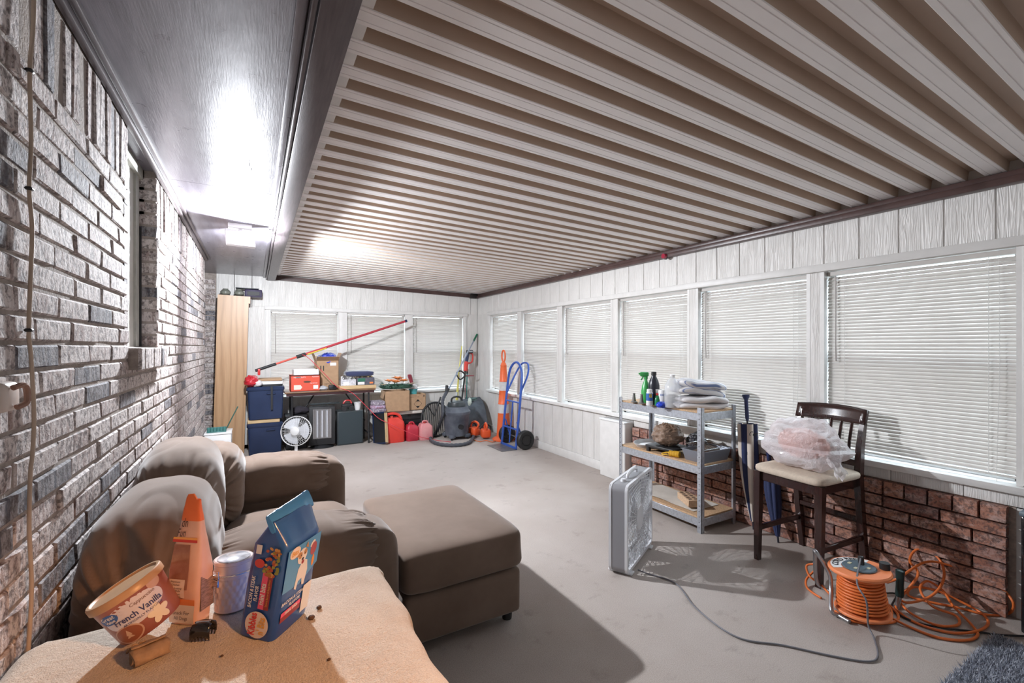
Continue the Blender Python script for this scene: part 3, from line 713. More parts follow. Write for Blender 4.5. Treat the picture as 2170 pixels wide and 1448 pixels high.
# ---- coffee canister (tilted)
def cm(name, col, r=0.45, **k): return M(name, col, r, **k)
CB = at_z(226, 1386, TT)
cn = thing('drink_mix_canister', 'leaning round drink mix canister with tan lid and French Vanilla label', 'canister', CB)
RC, HC = 0.067, 0.102
mt = Matrix.Translation(-CB) @ camframe(CB, math.radians(27), math.radians(10), 0) @ Matrix.Translation((0.058, 0.060, -0.006))
MB().lathe([(0.001, 0.004), (RC-0.016, 0.004), (RC-0.010, 0), (RC-0.008, 0.004), (RC-0.007, 0.012), (RC, HC-0.008), (RC, HC)], 56, mt).obj('can_body', M('brown_red_label', (0.20, 0.055, 0.05), 0.32, col2=(0.42, 0.16, 0.11), vscale=9), cn)
MB().lathe([(RC+0.001, HC-0.010), (RC+0.0045, HC-0.009), (RC+0.0045, HC+0.004), (RC+0.002, HC+0.007), (RC-0.003, HC+0.007), (RC-0.006, HC+0.003), (0.05, HC+0.003), (0.001, HC+0.0035)], 56, mt).obj('lid', M('tan_plastic_lid', (0.50, 0.31, 0.17), 0.35, var=0.08, vscale=25), cn)
def can_fn(a0, z0, off=0.0012):
    def f(x, y):
        R = RC-0.0075*(1-(z0+y)/HC)+off; a = a0+0.34+x/R
        return mt @ V((R*math.sin(a), -R*math.cos(a), z0+y))
    return f
def can_patch(name, mat, a0, z0, poly, off):
    """printed shape wrapped on the can (fan of points around its centre)"""
    f = can_fn(a0, z0, off); n = len(poly); cx = sum(p[0] for p in poly)/n; cy = sum(p[1] for p in poly)/n
    vs_ = []; fs = []; K = 5
    for k in range(K+1):
        for (x, y) in poly: vs_.append(tuple(f(cx+(x-cx)*k/K, cy+(y-cy)*k/K)))
    for k in range(K):
        for i in range(n): fs.append((k*n+i, k*n+(i+1) % n, (k+1)*n+(i+1) % n, (k+1)*n+i))
    me = bpy.data.meshes.new(name); me.from_pydata(vs_, [], fs); me.materials.append(mat); return link(name, me, cn)
WHT = M('print_white', (0.80, 0.80, 0.80), 0.4); NVY = M('print_navy', (0.035, 0.045, 0.16), 0.4); BLU = M('print_blue', (0.04, 0.13, 0.42), 0.4)
can_patch('label_panel', M('print_lilac_white', (0.66, 0.64, 0.72), 0.35), 0.28, 0.060, ell(0, 0, 0.060, 0.028, 32, 0.06), 0.0006)
can_patch('brand_oval', BLU, -0.42, 0.070, ell(0, 0, 0.020, 0.012, 24, 0.05), 0.0010)
lettering('Great', 0.0125, can_fn(-0.42, 0.0745, 0.0016), WHT, cn, bold=0.0002)
lettering('Value', 0.0095, can_fn(-0.40, 0.0650, 0.0016), WHT, cn, bold=0.0002)
lettering('French Vanilla', 0.0185, can_fn(0.36, 0.055, 0.0014), NVY, cn, bold=0.0003, sx=0.88)
lettering('ARTIFICIALLY FLAVORED', 0.0072, can_fn(0.42, 0.0425, 0.0014), NVY, cn, sx=0.95)
lettering('Cappuccino', 0.0105, can_fn(0.62, 0.0745, 0.0014), M('print_brown', (0.16, 0.07, 0.05), 0.4), cn, shear=0.25)
FLW = M('print_cream_petal', (0.78, 0.72, 0.58), 0.4)
for k in range(5):
    a = k*2*math.pi/5+0.3; can_patch('petal', FLW, 0.78, 0.026, ell(0.011*math.cos(a), 0.011*math.sin(a), 0.011, 0.007, 14, a), 0.0013+k*0.00008)
can_patch('cup_rim', M('print_pale_brown', (0.55, 0.36, 0.28), 0.35), -0.22, 0.022, ell(0, 0, 0.029, 0.021, 28), 0.0008)
can_patch('cup_coffee', M('print_coffee', (0.30, 0.10, 0.055), 0.35), -0.22, 0.022, ell(0, 0, 0.026, 0.018, 28), 0.0012)
can_patch('coffee_foam', M('print_foam', (0.62, 0.42, 0.30), 0.35), -0.20, 0.022, [(-0.008, -0.008), (0.008, -0.008), (0.003, -0.002), (0.006, -0.001), (0.0, 0.012), (-0.006, -0.001), (-0.003, -0.002)], 0.0016)
can_patch('cup_rim', M('print_pale_brown'), 1.10, 0.088, ell(0, 0, 0.016, 0.012, 24), 0.0008)

# ---- treat pouch
PB0, PB1 = at_z(338, 1334, TT)+FWD*0.02, at_z(402, 1340, TT)+FWD*0.02
uu = (PB1-PB0).normalized(); vv = V((-uu.y, uu.x, 0))
if vv.dot(FWD) < 0: vv = -vv
po_c = (PB0+PB1)/2+vv*0.028
tp = thing('dog_treat_pouch', 'tall pinkish orange dog treat pouch with torn open top', 'pouch', po_c)
hw, dpth, PH = (PB1-PB0).length/2*0.92, 0.050, 0.300
lean = RGT*0.008
def pouch_ring(t, n=28):
    """t 0..1 up the pouch"""
    w = hw*(1.0+0.22*math.sin(min(1, t*1.8)*math.pi*0.62))*(1-0.60*max(0, t-0.42)/0.58) if t < 1 else hw*0.42
    d = dpth/2*(1+0.25*math.sin(t*math.pi))*(1-0.93*max(0, (t-0.30)/0.70)**0.9) if t > 0.30 else dpth/2*(1+0.25*math.sin(t*math.pi))
    out = []
    for i in range(n):
        a = 2*math.pi*i/n; e = 0.45
        x = math.copysign(abs(math.cos(a))**e, math.cos(a))*w; y = math.copysign(abs(math.sin(a))**e, math.sin(a))*max(d, 0.002)
        c = lean*(t*t)
        z = PH*t
        if t > 0.93: z += 0.012*mn.noise(V((x*60, 3, 1)))-0.02*max(0, x/w)*(t > 0.97)
        out.append(tuple(uu*x+vv*y+c+V((0, 0, z))+V((0.002*mn.noise(V((x*30, y*30, z*25))), 0, 0))))
    return out
PINK = M('peach_pouch_film', (0.80, 0.53, 0.42), 0.28, col2=(0.70, 0.42, 0.32), vscale=12, coat=0.3)
rs = [pouch_ring(t/24) for t in range(20)]
MB().loft(rs).obj('pouch_body', PINK, tp, 60)
MB().loft([pouch_ring(t/24) for t in range(19, 25)]).obj('pouch_top', M('orange_pouch_film', (0.85, 0.20, 0.055), 0.3, coat=0.3), tp, 60)
def pouch_fn(x0, z0, off=0.0022):
    def f(x, y):
        t = min(0.95, max(0, (z0+y)/PH)); r = pouch_ring(t, 28)
        w = 0.90*max((V(p)-V((0, 0, p[2]))).dot(uu) for p in r); dmin = min((V(p)-V((0, 0, p[2]))).dot(vv) for p in r)
        return uu*((x0+x)*w/hw)+vv*(dmin-off)+V((0, 0, z0+y))
    return f
def pouch_patch(name, mat, x0, x1, z0, z1, off=0.0012):
    f = pouch_fn(0, 0, off); n = 8
    b = MB(); b.surf(lambda u, v: f(x0+(x1-x0)*u, z0+(z1-z0)*v), 6, n); return b.obj(name, mat, tp, 180)
ORP = M('print_orange', (0.85, 0.25, 0.07), 0.35); CRM = M('print_cream', (0.82, 0.70, 0.62), 0.35)
pouch_patch('clear_window', M('treat_brown_through_film', (0.26, 0.11, 0.075), 0.2, col2=(0.42, 0.22, 0.16), vscale=26, coat=0.5), -hw*0.78, hw*0.45, 0.085, 0.185)
pouch_patch('white_base', CRM, -hw*0.98, hw*0.98, 0.004, 0.048)
pouch_patch('orange_stripe', ORP, -hw*0.98, hw*0.98, 0.048, 0.062)
pouch_patch('red_stripe', M('print_red', (0.62, 0.06, 0.05), 0.35), -hw*0.98, hw*0.98, 0.190, 0.196)
pouch_patch('yellow_stripe', M('print_amber', (0.85, 0.42, 0.12), 0.35), -hw*0.98, hw*0.98, 0.196, 0.201)
pouch_patch('white_panel', CRM, -hw*0.72, hw*0.30, 0.066, 0.108, 0.0022)
BRN = M('print_dark_brown', (0.07, 0.025, 0.02), 0.4)
lettering('Snack For', 0.0125, pouch_fn(0.002, 0.030, 0.003), BRN, tp, sx=0.9, shear=0.1); lettering('All Dogs', 0.0125, pouch_fn(0.0, 0.017, 0.003), BRN, tp, sx=0.9, shear=0.1)
for i, s_ in enumerate(('Premium', 'Chicken', 'Long-Lasting', 'Beef Hide', 'Delicious', 'Pork Hide')): lettering(s_, 0.0062, pouch_fn(-0.010, 0.103-i*0.0064-(i//2)*0.001, 0.0035), BRN, tp, shear=0.15)
lettering('dn', 0.030, pouch_fn(-0.006, 0.234, 0.003), BRN, tp, shear=0.2, sx=0.7); lettering('Fun', 0.026, pouch_fn(-0.012, 0.211, 0.003), BRN, tp, shear=0.2, sx=0.7)
# right side print lines
sf = uu
MB().box(-0.001, 0.0, -0.018, 0.018, 0.03, 0.11, Matrix.Translation(uu*(hw*1.22)) @ Matrix.Rotation(math.atan2(uu.y, uu.x), 4, 'Z')).obj('fine_print_panel', M('print_grey_brown', (0.30, 0.20, 0.18), 0.4, var=0.5, vscale=90, stretch=(1, 1, 6)), tp, 0)

# ---- white jar with clasp
JB = at_z(471, 1306, TT)+FWD*0.038
jr = thing('treat_jar', 'pinkish white quilted plastic jar with metal clasp lid', 'jar', JB)
JM = M('blush_white_plastic', (0.84, 0.68, 0.65), 0.25, coat=0.4)
RJ = 0.0385
def jarf(u, v):
    a = u*2*math.pi; z = v*0.088
    q = abs(math.sin(a*8+z*110))*abs(math.sin(a*8-z*110))
    r = RJ+0.0035*v - (0.0022*(1-min(1, q*2)) if 0.06 < v < 0.9 else 0)
    if v < 0.03: r -= 0.004*(1-v/0.03)
    return (r*math.cos(a), r*math.sin(a), z)
jl = Matrix.Rotation(math.radians(-4), 4, RGT)
MB().surf(jarf, 96, 40, cu=True, M=jl).lathe([(0.001, 0.001), (RJ-0.005, 0.001)], 48, jl).obj('jar_body', JM, jr, 60)
MB().lathe([(RJ+0.0035, 0.088), (RJ+0.0050, 0.090), (RJ+0.0050, 0.093), (RJ+0.003, 0.095), (RJ+0.003, 0.113), (RJ+0.0055, 0.115), (RJ+0.0055, 0.121), (RJ+0.003, 0.123), (RJ-0.002, 0.121), (0.001, 0.119)], 48, jl).obj('lid', JM, jr)
MB().lathe([(RJ-0.004, 0.1215), (RJ-0.002, 0.1225), (RJ-0.004, 0.1235), (0.001, 0.1235)], 40, jl).obj('lid_window', M('clear_pale_plastic', (0.62, 0.62, 0.66), 0.12, var=0.3, vscale=60, coat=0.6), jr)
MB().tube([jl @ V(((RJ+0.005)*math.cos(a), (RJ+0.005)*math.sin(a), 0.0915)) for a in [i*2*math.pi/40 for i in range(40)]], 0.0016, 6, True).obj('wire_band', CHR, jr)
ca = math.atan2(-FWD.y, -FWD.x)-0.45
cl = Matrix.Rotation(ca, 4, 'Z')
MB().rbox((RJ+0.008, 0, 0.076), (0.005, 0.030, 0.016), 0.001, 1, jl @ cl).rbox((RJ+0.007, 0, 0.089), (0.004, 0.030, 0.008), 0.001, 1, jl @ cl).obj('clasp', CHR, jr)
MB().tube([jl @ cl @ V(p) for p in ((RJ+0.008, -0.013, 0.080), (RJ+0.007, -0.013, 0.104), (RJ+0.007, 0.013, 0.104), (RJ+0.008, 0.013, 0.080))], 0.0013, 6).obj('clasp_wire', CHR, jr)

# ---- black claw clip
KB = at_z(431, 1352, TT)
kc = thing('hair_claw_clip', 'small glossy black claw hair clip beside the white jar', 'hair clip', KB, math.radians(-22))
BKG = M('gloss_black_plastic', (0.012, 0.012, 0.014), 0.12, coat=0.6)
for s in (-1, 1):
    MB().surf(lambda u, v: (-0.020+0.040*u, s*(0.004+0.014*math.sin(v*1.9)), 0.036*math.cos(v*1.35)-0.002+0.004*math.sin(u*math.pi)), 10, 8).obj('jaw', BKG, kc, 180).modifiers.new('t', 'SOLIDIFY').thickness = 0.003
    b = MB()
    for k in range(6): b.cyl((-0.0175+k*0.007, s*0.016, 0.012), (-0.0175+k*0.007, s*0.012, 0.0), 0.0022, 0.0012, 6)
    b.obj('teeth', BKG, kc)
MB().cyl((-0.014, 0, 0.034), (0.014, 0, 0.034), 0.005, n=10).obj('spring', CHR, kc)

# ---- crumpled brown paper roll
RB0 = at_z(318, 1402, TT)
pr = thing('crumpled_paper_roll', 'crumpled brown paper roll beside the leaning canister', 'paper', RB0)
KR = M('kraft_paper', (0.36, 0.24, 0.15), 0.85, var=0.2, vscale=40, bmp=0.5, bscale=90)
def rollf(r0, turns, L, seed):
    def f(u, v):
        a = u*turns*2*math.pi+seed; r = r0*(0.35+0.65*u)+0.003*mn.noise(V((u*12, v*4, seed)))
        p = V((-L/2+L*v+0.006*mn.noise(V((u*9, v*2, seed+3))), r*math.cos(a), 0.70*r*math.sin(a)))
        return p
    return f
ma = Matrix.Translation((0.0, 0.0, 0.021)) @ Matrix.Rotation(math.atan2(RGT.y, RGT.x)+0.9, 4, 'Z')
MB().surf(rollf(0.028, 2.2, 0.060, 0.4), 70, 12, M=ma).obj('paper_sheet', KR, pr, 60).modifiers.new('t', 'SOLIDIFY').thickness = 0.0012
MB().surf(lambda u, v: (ma @ V((-0.03+0.03*u, 0.026+0.024*v, 0.012-0.022*v+0.008*mn.noise(V((u*5, v*5, 2)))))), 10, 10).obj('torn_flap', KR, pr, 60).modifiers.new('t', 'SOLIDIFY').thickness = 0.0012
# ---- scrap of clear plastic wrap behind the canister
SB = at_z(333, 1330, TT)+FWD*0.004+RGT*(-0.012)
def crumple(c, size, seed, amp=0.35, nu=26, nv=18, freq=4.0):
    b = MB()
    def d(p):
        n = p.normalized() if p.length > 1e-9 else V((0, 0, 1))
        q = V((p.x/size[0], p.y/size[1], p.z/size[2]))*freq
        a = 0.6*mn.noise(q*0.9+V((seed, 0, 0)))+0.6*abs(mn.noise(q*2.2+V((0, seed, 0))))+0.4*abs(mn.noise(q*4.7+V((0, 0, seed))))
        return p*(1+amp*a)
    b.blob(c, size, 1.0, 1.0, nu, nv, d); return b
# ---- kibble bag
A_, B_, C_ = at_z(503, 1343, TT), at_z(576, 1364, TT), at_z(652, 1294, TT)
e1 = (B_-A_); e2 = (C_-B_)
D_ = A_+e2; KC = (A_+B_+C_+D_)/4
kb = thing('kibble_bag', 'blue dog kibble bag with folded over top and printed dog', 'pet food bag', KC)
KH = 0.205
a1 = e1.normalized(); a2 = e2.normalized(); L1, L2 = e1.length, e2.length
topc = V((0, 0, 0.264))+RGT*0.044
def bag_ring(t):
    """rounded quad in local coords morphing to a thin ridge along a2"""
    n = 10; out = []
    if t <= 1: s1, s2, z, c = 1.0+0.05*math.sin(t*math.pi), 1.0+0.02*math.sin(t*math.pi), KH*t, RGT*0.034*t
    else:
        k = t-1; s1 = 1-0.90*k; s2 = 1+0.06*k; z = KH+(0.262-KH)*k; c = RGT*0.034+RGT*0.010*k
    q = [(-1, -1), (1, -1), (1, 1), (-1, 1)]
    for i in range(4):
        p, r = q[i], q[(i+1) % 4]
        for j in range(n):
            f = j/n; x = p[0]+(r[0]-p[0])*f; y = p[1]+(r[1]-p[1])*f
            rr = max(abs(x), abs(y)); sq = (abs(x)**8+abs(y)**8)**(1/8.0)
            x, y = x/sq, y/sq
            w = 0.0025*mn.noise(V((x*2.5, y*2.5+9, z*18)))
            pt = a1*(x*L1/2*s1*(1+w*6))+a2*(y*L2/2*s2*(1+w*5))+V((0, 0, z+0.004*mn.noise(V((x*2, y*2, z*9)))*(t > 0.05)))+c
            out.append(tuple(pt))
    return out
KBL = M('royal_blue_bag_film', (0.016, 0.065, 0.29), 0.28, col2=(0.03, 0.13, 0.42), vscale=5, coat=0.35)
MB().loft([bag_ring(i/14) for i in range(15)]+[bag_ring(1+i/6) for i in range(1, 7)]).obj('bag_body', KBL, kb, 60)
RLB = M('sky_blue_bag_film', (0.05, 0.25, 0.62), 0.25, coat=0.4)
rdir = (a2+V((0, 0, 0.10))).normalized(); rn = rdir.cross(V((0, 0, 1))).normalized()
if rn.dot(a1) > 0: rn = -rn
rp = rdir.cross(rn).normalized()
def rollring(s, n=14):
    c = topc+rdir*s; out = []
    for i in range(n):
        a = 2*math.pi*i/n; out.append(tuple(c-a1*0.004+rn*(0.007*math.cos(a))+(V((0, 0, 1))*0.9-a1*0.45).normalized()*(0.021*math.copysign(abs(math.sin(a))**0.6, math.sin(a)))+V((0, 0, 0.003*mn.noise(V((s*60, i, 2)))))))
    return out
MB().loft([rollring(-L2*0.56+L2*1.12*i/20) for i in range(21)]).obj('rolled_top', RLB, kb, 60)
up = V((0, 0, 1))
f1o = (A_+B_)/2-KC-a2*0.0005                   # narrow side, seen left
def s1(x, y, off=0.004):
    y *= 1.12
    return f1o+a1*(x*1.6)+up*y-a2*off+RGT*(0.034*y/KH)
def s1patch(name, mat, poly, off): 
    me = bpy.data.meshes.new(name); me.from_pydata([tuple(s1(x, y, off)) for x, y in poly], [], [tuple(range(len(poly)))]); me.materials.append(mat); return link(name, me, kb)
PKP = M('print_pink', (0.80, 0.10, 0.22), 0.35); MAR = M('print_maroon', (0.30, 0.04, 0.05), 0.35); GLD = M('print_gold', (0.80, 0.42, 0.08), 0.35); REDP = M('print_bright_red', (0.72, 0.04, 0.04), 0.35)
OFF = 0.0042
s1patch('logo_cloud', CRM, ell(0.002, 0.030, 0.021, 0.026, 26, 0.1), OFF)
lettering('Kibbles', 0.0175, lambda x, y: s1(-0.005-y, 0.031+x, OFF+0.0008), REDP, kb, bold=0.0004, sx=0.85)
lettering("n' Bits", 0.0175, lambda x, y: s1(0.011-y, 0.030+x, OFF+0.0008), GLD, kb, bold=0.0004, sx=0.8)
lettering('BACON & STEAK', 0.0092, lambda x, y: s1(-0.016-y, 0.092+x, OFF+0.0006), WHT, kb, bold=0.0002, shear=0.15, sx=0.9)
lettering('FLAVOR', 0.0092, lambda x, y: s1(-0.007-y, 0.090+x, OFF+0.0006), WHT, kb, bold=0.0002, shear=0.15, sx=0.9)
s1patch('pink_band', PKP, rect(-0.001, 0.009, 0.062, 0.135), OFF+0.0002); s1patch('maroon_band', MAR, rect(0.009, 0.018, 0.062, 0.130), OFF+0.0002)
lettering('mini bits', 0.0125, lambda x, y: s1(0.004-y, 0.092+x, OFF+0.0009), WHT, kb, bold=0.0003)
lettering('Savory Bacon & Steak Flavor', 0.0052, lambda x, y: s1(0.0135-y, 0.096+x, OFF+0.0009), GLD, kb, sx=0.9)
kr = random.Random(3)
KIB = [M('kibble_brown', (0.42, 0.16, 0.04), 0.5), M('kibble_tan', (0.62, 0.33, 0.10), 0.5), M('kibble_red', (0.48, 0.09, 0.04), 0.5), M('kibble_green', (0.30, 0.32, 0.06), 0.5)]
for k in range(46):
    v_ = kr.uniform(0.128, 0.185); s_ = kr.uniform(0.0, 0.024)
    s1patch('printed_kibble', KIB[kr.randrange(4)], ell(s_, v_, kr.uniform(0.0028, 0.0042), kr.uniform(0.0022, 0.0034), 8, kr.uniform(0, 3)), OFF+0.0003+k*0.00001)
s1patch('red_badge', M('print_red'), ell(-0.010, 0.150, 0.009, 0.009, 16), OFF+0.0002); s1patch('badge_label', WHT, rect(-0.020, -0.010, 0.168, 0.186), OFF)
# broad face, seen right: light blue field, dog, text
f2o = (B_+C_)/2-KC; n2 = a1
def s2(x, y, off=0.004): return f2o+a2*x+up*y+a1*off+RGT*(0.034*y/KH)
def s2patch(name, mat, poly, off):
    me = bpy.data.meshes.new(name); me.from_pydata([tuple(s2(x, y, off)) for x, y in poly], [], [tuple(range(len(poly)))]); me.materials.append(mat); return link(name, me, kb)
hh = L2/2
s2patch('light_blue_field', M('print_sky_blue', (0.10, 0.33, 0.66), 0.3), [(-hh*0.95, 0.105), (0, 0.10), (hh*0.95, 0.125), (hh*0.95, 0.20), (-hh*0.95, 0.20)], OFF)
DW = M('print_dog_white', (0.78, 0.76, 0.76), 0.4); DT = M('print_dog_tan', (0.50, 0.26, 0.10), 0.4); BLK = M('print_black', (0.015, 0.013, 0.013), 0.4)
s2patch('printed_dog_body', DW, [(-0.020, 0.098), (-0.012, 0.092), (-0.008, 0.110), (0.004, 0.112), (0.008, 0.094), (0.016, 0.092), (0.022, 0.125), (0.016, 0.150), (0.0, 0.158), (-0.014, 0.140)], OFF+0.0005)
s2patch('printed_dog_head', DW, ell(-0.006, 0.168, 0.017, 0.018, 20), OFF+0.0008)
s2patch('printed_dog_ear', DT, [(-0.030, 0.174), (-0.018, 0.184), (-0.014, 0.170)], OFF+0.0010); s2patch('printed_dog_ear', DT, [(0.002, 0.186), (0.008, 0.196), (0.014, 0.180)], OFF+0.0010)
s2patch('printed_dog_patch', DT, ell(-0.014, 0.172, 0.006, 0.008, 14), OFF+0.0011); s2patch('printed_dog_patch', DT, ell(0.003, 0.175, 0.006, 0.007, 14), OFF+0.0011)
s2patch('printed_dog_nose', BLK, ell(-0.004, 0.161, 0.004, 0.003, 12), OFF+0.0013); s2patch('printed_dog_mouth', M('print_mouth', (0.35, 0.04, 0.05), 0.4), ell(-0.002, 0.153, 0.005, 0.005, 12), OFF+0.0012)
for ex in (-0.012, 0.003): s2patch('printed_dog_eye', BLK, ell(ex, 0.172, 0.0018, 0.0018, 10), OFF+0.0014)
s2patch('printed_meat', M('print_meat', (0.42, 0.10, 0.12), 0.4), ell(0.036, 0.168, 0.012, 0.016, 18), OFF+0.0005); s2patch('printed_bone', WHT, ell(0.030, 0.182, 0.010, 0.006, 14, 0.6), OFF+0.0004)
s2patch('printed_carrot', M('print_carrot', (0.80, 0.30, 0.05), 0.4), ell(0.040, 0.138, 0.005, 0.014, 14), OFF+0.0005)
lettering('BACON & STEAK', 0.0105, lambda x, y: s2(-0.016+x, 0.078+y, OFF+0.0006), WHT, kb, bold=0.0002, shear=0.15)
lettering('FLAVOR', 0.0105, lambda x, y: s2(-0.010+x, 0.066+y, OFF+0.0006), WHT, kb, bold=0.0002, shear=0.15)
s2patch('pink_band', PKP, rect(-0.052, 0.016, 0.048, 0.058), OFF); s2patch('maroon_band', MAR, rect(-0.052, 0.016, 0.036, 0.048), OFF)
lettering('mini bits', 0.0125, lambda x, y: s2(-0.018+x, 0.053+y, OFF+0.0008), WHT, kb, bold=0.0003)
s2patch('white_facts_panel', WHT, rect(0.020, 0.050, 0.020, 0.085), OFF+0.0002)
lettering('Bits', 0.016, lambda x, y: s2(-0.036+x, 0.187+y, OFF+0.0016), GLD, kb, bold=0.0003)
s2patch('logo_cloud', CRM, ell(-0.036, 0.188, 0.018, 0.013, 22), OFF+0.0009)

crb = [(676, 1290, 0.006), (697, 1400, 0.0035), (660, 1312, 0.007), (470, 1392, 0.003)]
for i, (x, y, r) in enumerate(crb):
    tag(crumple((0, 0, r*0.5), (r*2, r*1.8, r*1.3), 3.0+i, 0.4, 14, 10).obj('kibble_crumb', M('kibble_dark', (0.09, 0.05, 0.03), 0.8), None, 60, at_z(x, y, TT-0.001)), ('dark crumb beside the right edge of the kibble bag', 'tiny dark crumb near the front of the towel', 'brown crumb under the right side of the kibble bag', 'tiny brown crumb in front of the black hair clip')[i], 'crumb', 'crumbs on the towel')
# ================================================================== RIGHT SIDE
PLW = M('white_fan_plastic', (0.74, 0.75, 0.78), 0.4); PLG = M('grey_fan_plastic', (0.30, 0.30, 0.32), 0.45)
BLKP = M('black_plastic'); 
# ---- box fan
fx, fy, fa = 1.922, 1.972, math.atan2(0.25, 0.479)
bf = thing('box_fan', 'white upright box fan on the floor in front of the metal shelf', 'fan', (fx, fy, 0), fa)
FW, FH, FT = 0.54, 0.53, 0.115
z0 = 0.012
def rrect(w, h, r, n=5):
    out = []
    for cx, cy, a0 in ((w/2-r, h/2-r, 0), (-w/2+r, h/2-r, 90), (-w/2+r, -h/2+r, 180), (w/2-r, -h/2+r, 270)):
        for i in range(n+1):
            a = math.radians(a0+90*i/n); out.append((cx+r*math.cos(a), cy+r*math.sin(a)))
    return out
def ring_shell(b, w, h, r, y0, y1, t):
    o = rrect(w, h, r); i_ = rrect(w-2*t, h-2*t, max(r-t, 0.004)); n = len(o); cz = FH/2+z0
    vs_ = [(x+FW/2, y, z+cz) for y in (y0, y1) for (x, z) in o]+[(x+FW/2, y, z+cz) for y in (y0, y1) for (x, z) in i_]
    fs = []
    for k in range(n):
        j = (k+1) % n
        fs += [(k, j, n+j, n+k), (2*n+k, 3*n+k, 3*n+j, 2*n+j), (k, 2*n+k, 2*n+j, j), (n+k, n+j, 3*n+j, 3*n+k)]
    b.add(vs_, fs)
b = MB(); ring_shell(b, FW, FH, 0.04, 0.014, FT-0.014, 0.006); b.obj('housing', PLG, bf)
for (y0, y1) in ((0.0, 0.016), (FT-0.016, FT)):
    b = MB(); ring_shell(b, FW+0.004, FH+0.004, 0.042, y0, y1, 0.02); b.obj('rim', PLW, bf)
for yy in (0.006, FT-0.006):
    b = MB(); c = (FW/2, yy, FH/2+z0)
    for k in range(1, 13):
        r = 0.02+k*0.0205; N = 40
        pts = []
        for i in range(N):
            a = 2*math.pi*i/N; q = max(abs(math.cos(a)), abs(math.sin(a))); w = (k/12.0)**3; rr = r*((1-w)+w/q*0.97)
            pts.append((c[0]+rr*math.cos(a), yy, c[2]+rr*math.sin(a)))
        b.tube(pts, 0.0022, 4, True)
    for i in range(40):
        a = 2*math.pi*i/40; q = max(abs(math.cos(a)), abs(math.sin(a))); R = 0.262*0.97/q
        b.tube([(c[0]+0.05*math.cos(a), yy, c[2]+0.05*math.sin(a)), (c[0]+min(R, 0.30)*math.cos(a), yy, c[2]+min(R, 0.30)*math.sin(a))], 0.0022, 4)
    b.obj('grille', PLW if yy < 0.05 else PLG, bf)
    MB().cyl((c[0], yy-0.004, c[2]), (c[0], yy+0.004, c[2]), 0.075, n=28).obj('hub_disc', PLW, bf)
MB().cyl((FW/2, 0.03, FH/2+z0), (FW/2, 0.085, FH/2+z0), 0.05, n=20).obj('motor', PLG, bf)
for k in range(5):
    a0 = k*2*math.pi/5
    MB().surf(lambda u, v: (FW/2+(0.05+0.18*u)*math.cos(a0+(v-0.5)*0.85*(1-0.2*u)), 0.058+0.022*(v-0.5)*2, FH/2+z0+(0.05+0.18*u)*math.sin(a0+(v-0.5)*0.85*(1-0.2*u))), 8, 8).obj('blade', M('pale_fan_blade', (0.62, 0.64, 0.68), 0.35), bf, 180)
MB().tube(bez([(FW/2-0.09, FT/2, FH+z0), (FW/2-0.08, FT/2, FH+z0+0.022), (FW/2, FT/2, FH+z0+0.032), (FW/2+0.08, FT/2, FH+z0+0.022), (FW/2+0.09, FT/2, FH+z0)], 5), 0.011, 8).obj('handle', PLW, bf)
MB().cyl((0.10, FT/2, FH+z0), (0.10, FT/2, FH+z0+0.016), 0.018, 0.015, 16).obj('knob', PLW, bf)
for x in (0.06, FW-0.06): MB().rbox((x, FT/2, 0.007), (0.05, 0.15, 0.014), 0.004, 1).obj('foot', PLW, bf)

# ---- metal shelf
SX0, SX1, SY0, SY1 = 2.845, 3.255, 2.165, 3.02
sh = thing('storage_shelf', 'low galvanised metal shelf with three chipboard tiers under the windows', 'shelf', ((SX0+SX1)/2, (SY0+SY1)/2, 0))
sxh, syh = (SX1-SX0)/2, (SY1-SY0)/2
GAL = M('galvanised_steel', (0.50, 0.53, 0.58), 0.38, 0.75, var=0.18, vscale=60)
CHIP = M('chipboard', (0.52, 0.34, 0.20), 0.75, var=0.25, vscale=120)
SHZ = (0.895, 0.500, 0.115)
SLOT = MB().cyl((0, 0, 0), (0.0008, 0, 0), 0.004, n=8).mesh('slot_hole', M('slot_dark', (0.06, 0.06, 0.065), 0.6), 30)
for sx in (-1, 1):
    for sy in (-1, 1):
        b = MB(); x, y = sx*sxh, sy*syh
        b.box(min(x, x-sx*0.003), max(x, x-sx*0.003), min(y, y-sy*0.035), max(y, y-sy*0.035), 0, 0.925).box(min(x, x-sx*0.035), max(x, x-sx*0.035), min(y, y-sy*0.003), max(y, y-sy*0.003), 0, 0.925)
        post = b.obj('post', GAL, sh, 0)
        for k in range(22): link('slot_hole', SLOT, post, (x+sx*0.0004, y-sy*0.018, 0.04+k*0.04), (0, 0, 0 if sx > 0 else math.pi))
for z in SHZ:
    for sy in (-1, 1): MB().rbox((0, sy*(syh-0.006), z-0.040), (2*sxh-0.008, 0.008, 0.058), 0.002, 1).obj('end_beam', GAL, sh)
    for sx in (-1, 1): MB().rbox((sx*(sxh-0.006), 0, z-0.040), (0.008, 2*syh-0.008, 0.058), 0.002, 1).obj('front_beam', GAL, sh)
    MB().box(-sxh+0.011, sxh-0.011, -syh+0.011, syh-0.011, z-0.013, z).obj('shelf_board', CHIP, sh, 0)
def S(x, y, tier): return at_z(x, y, SHZ[tier])
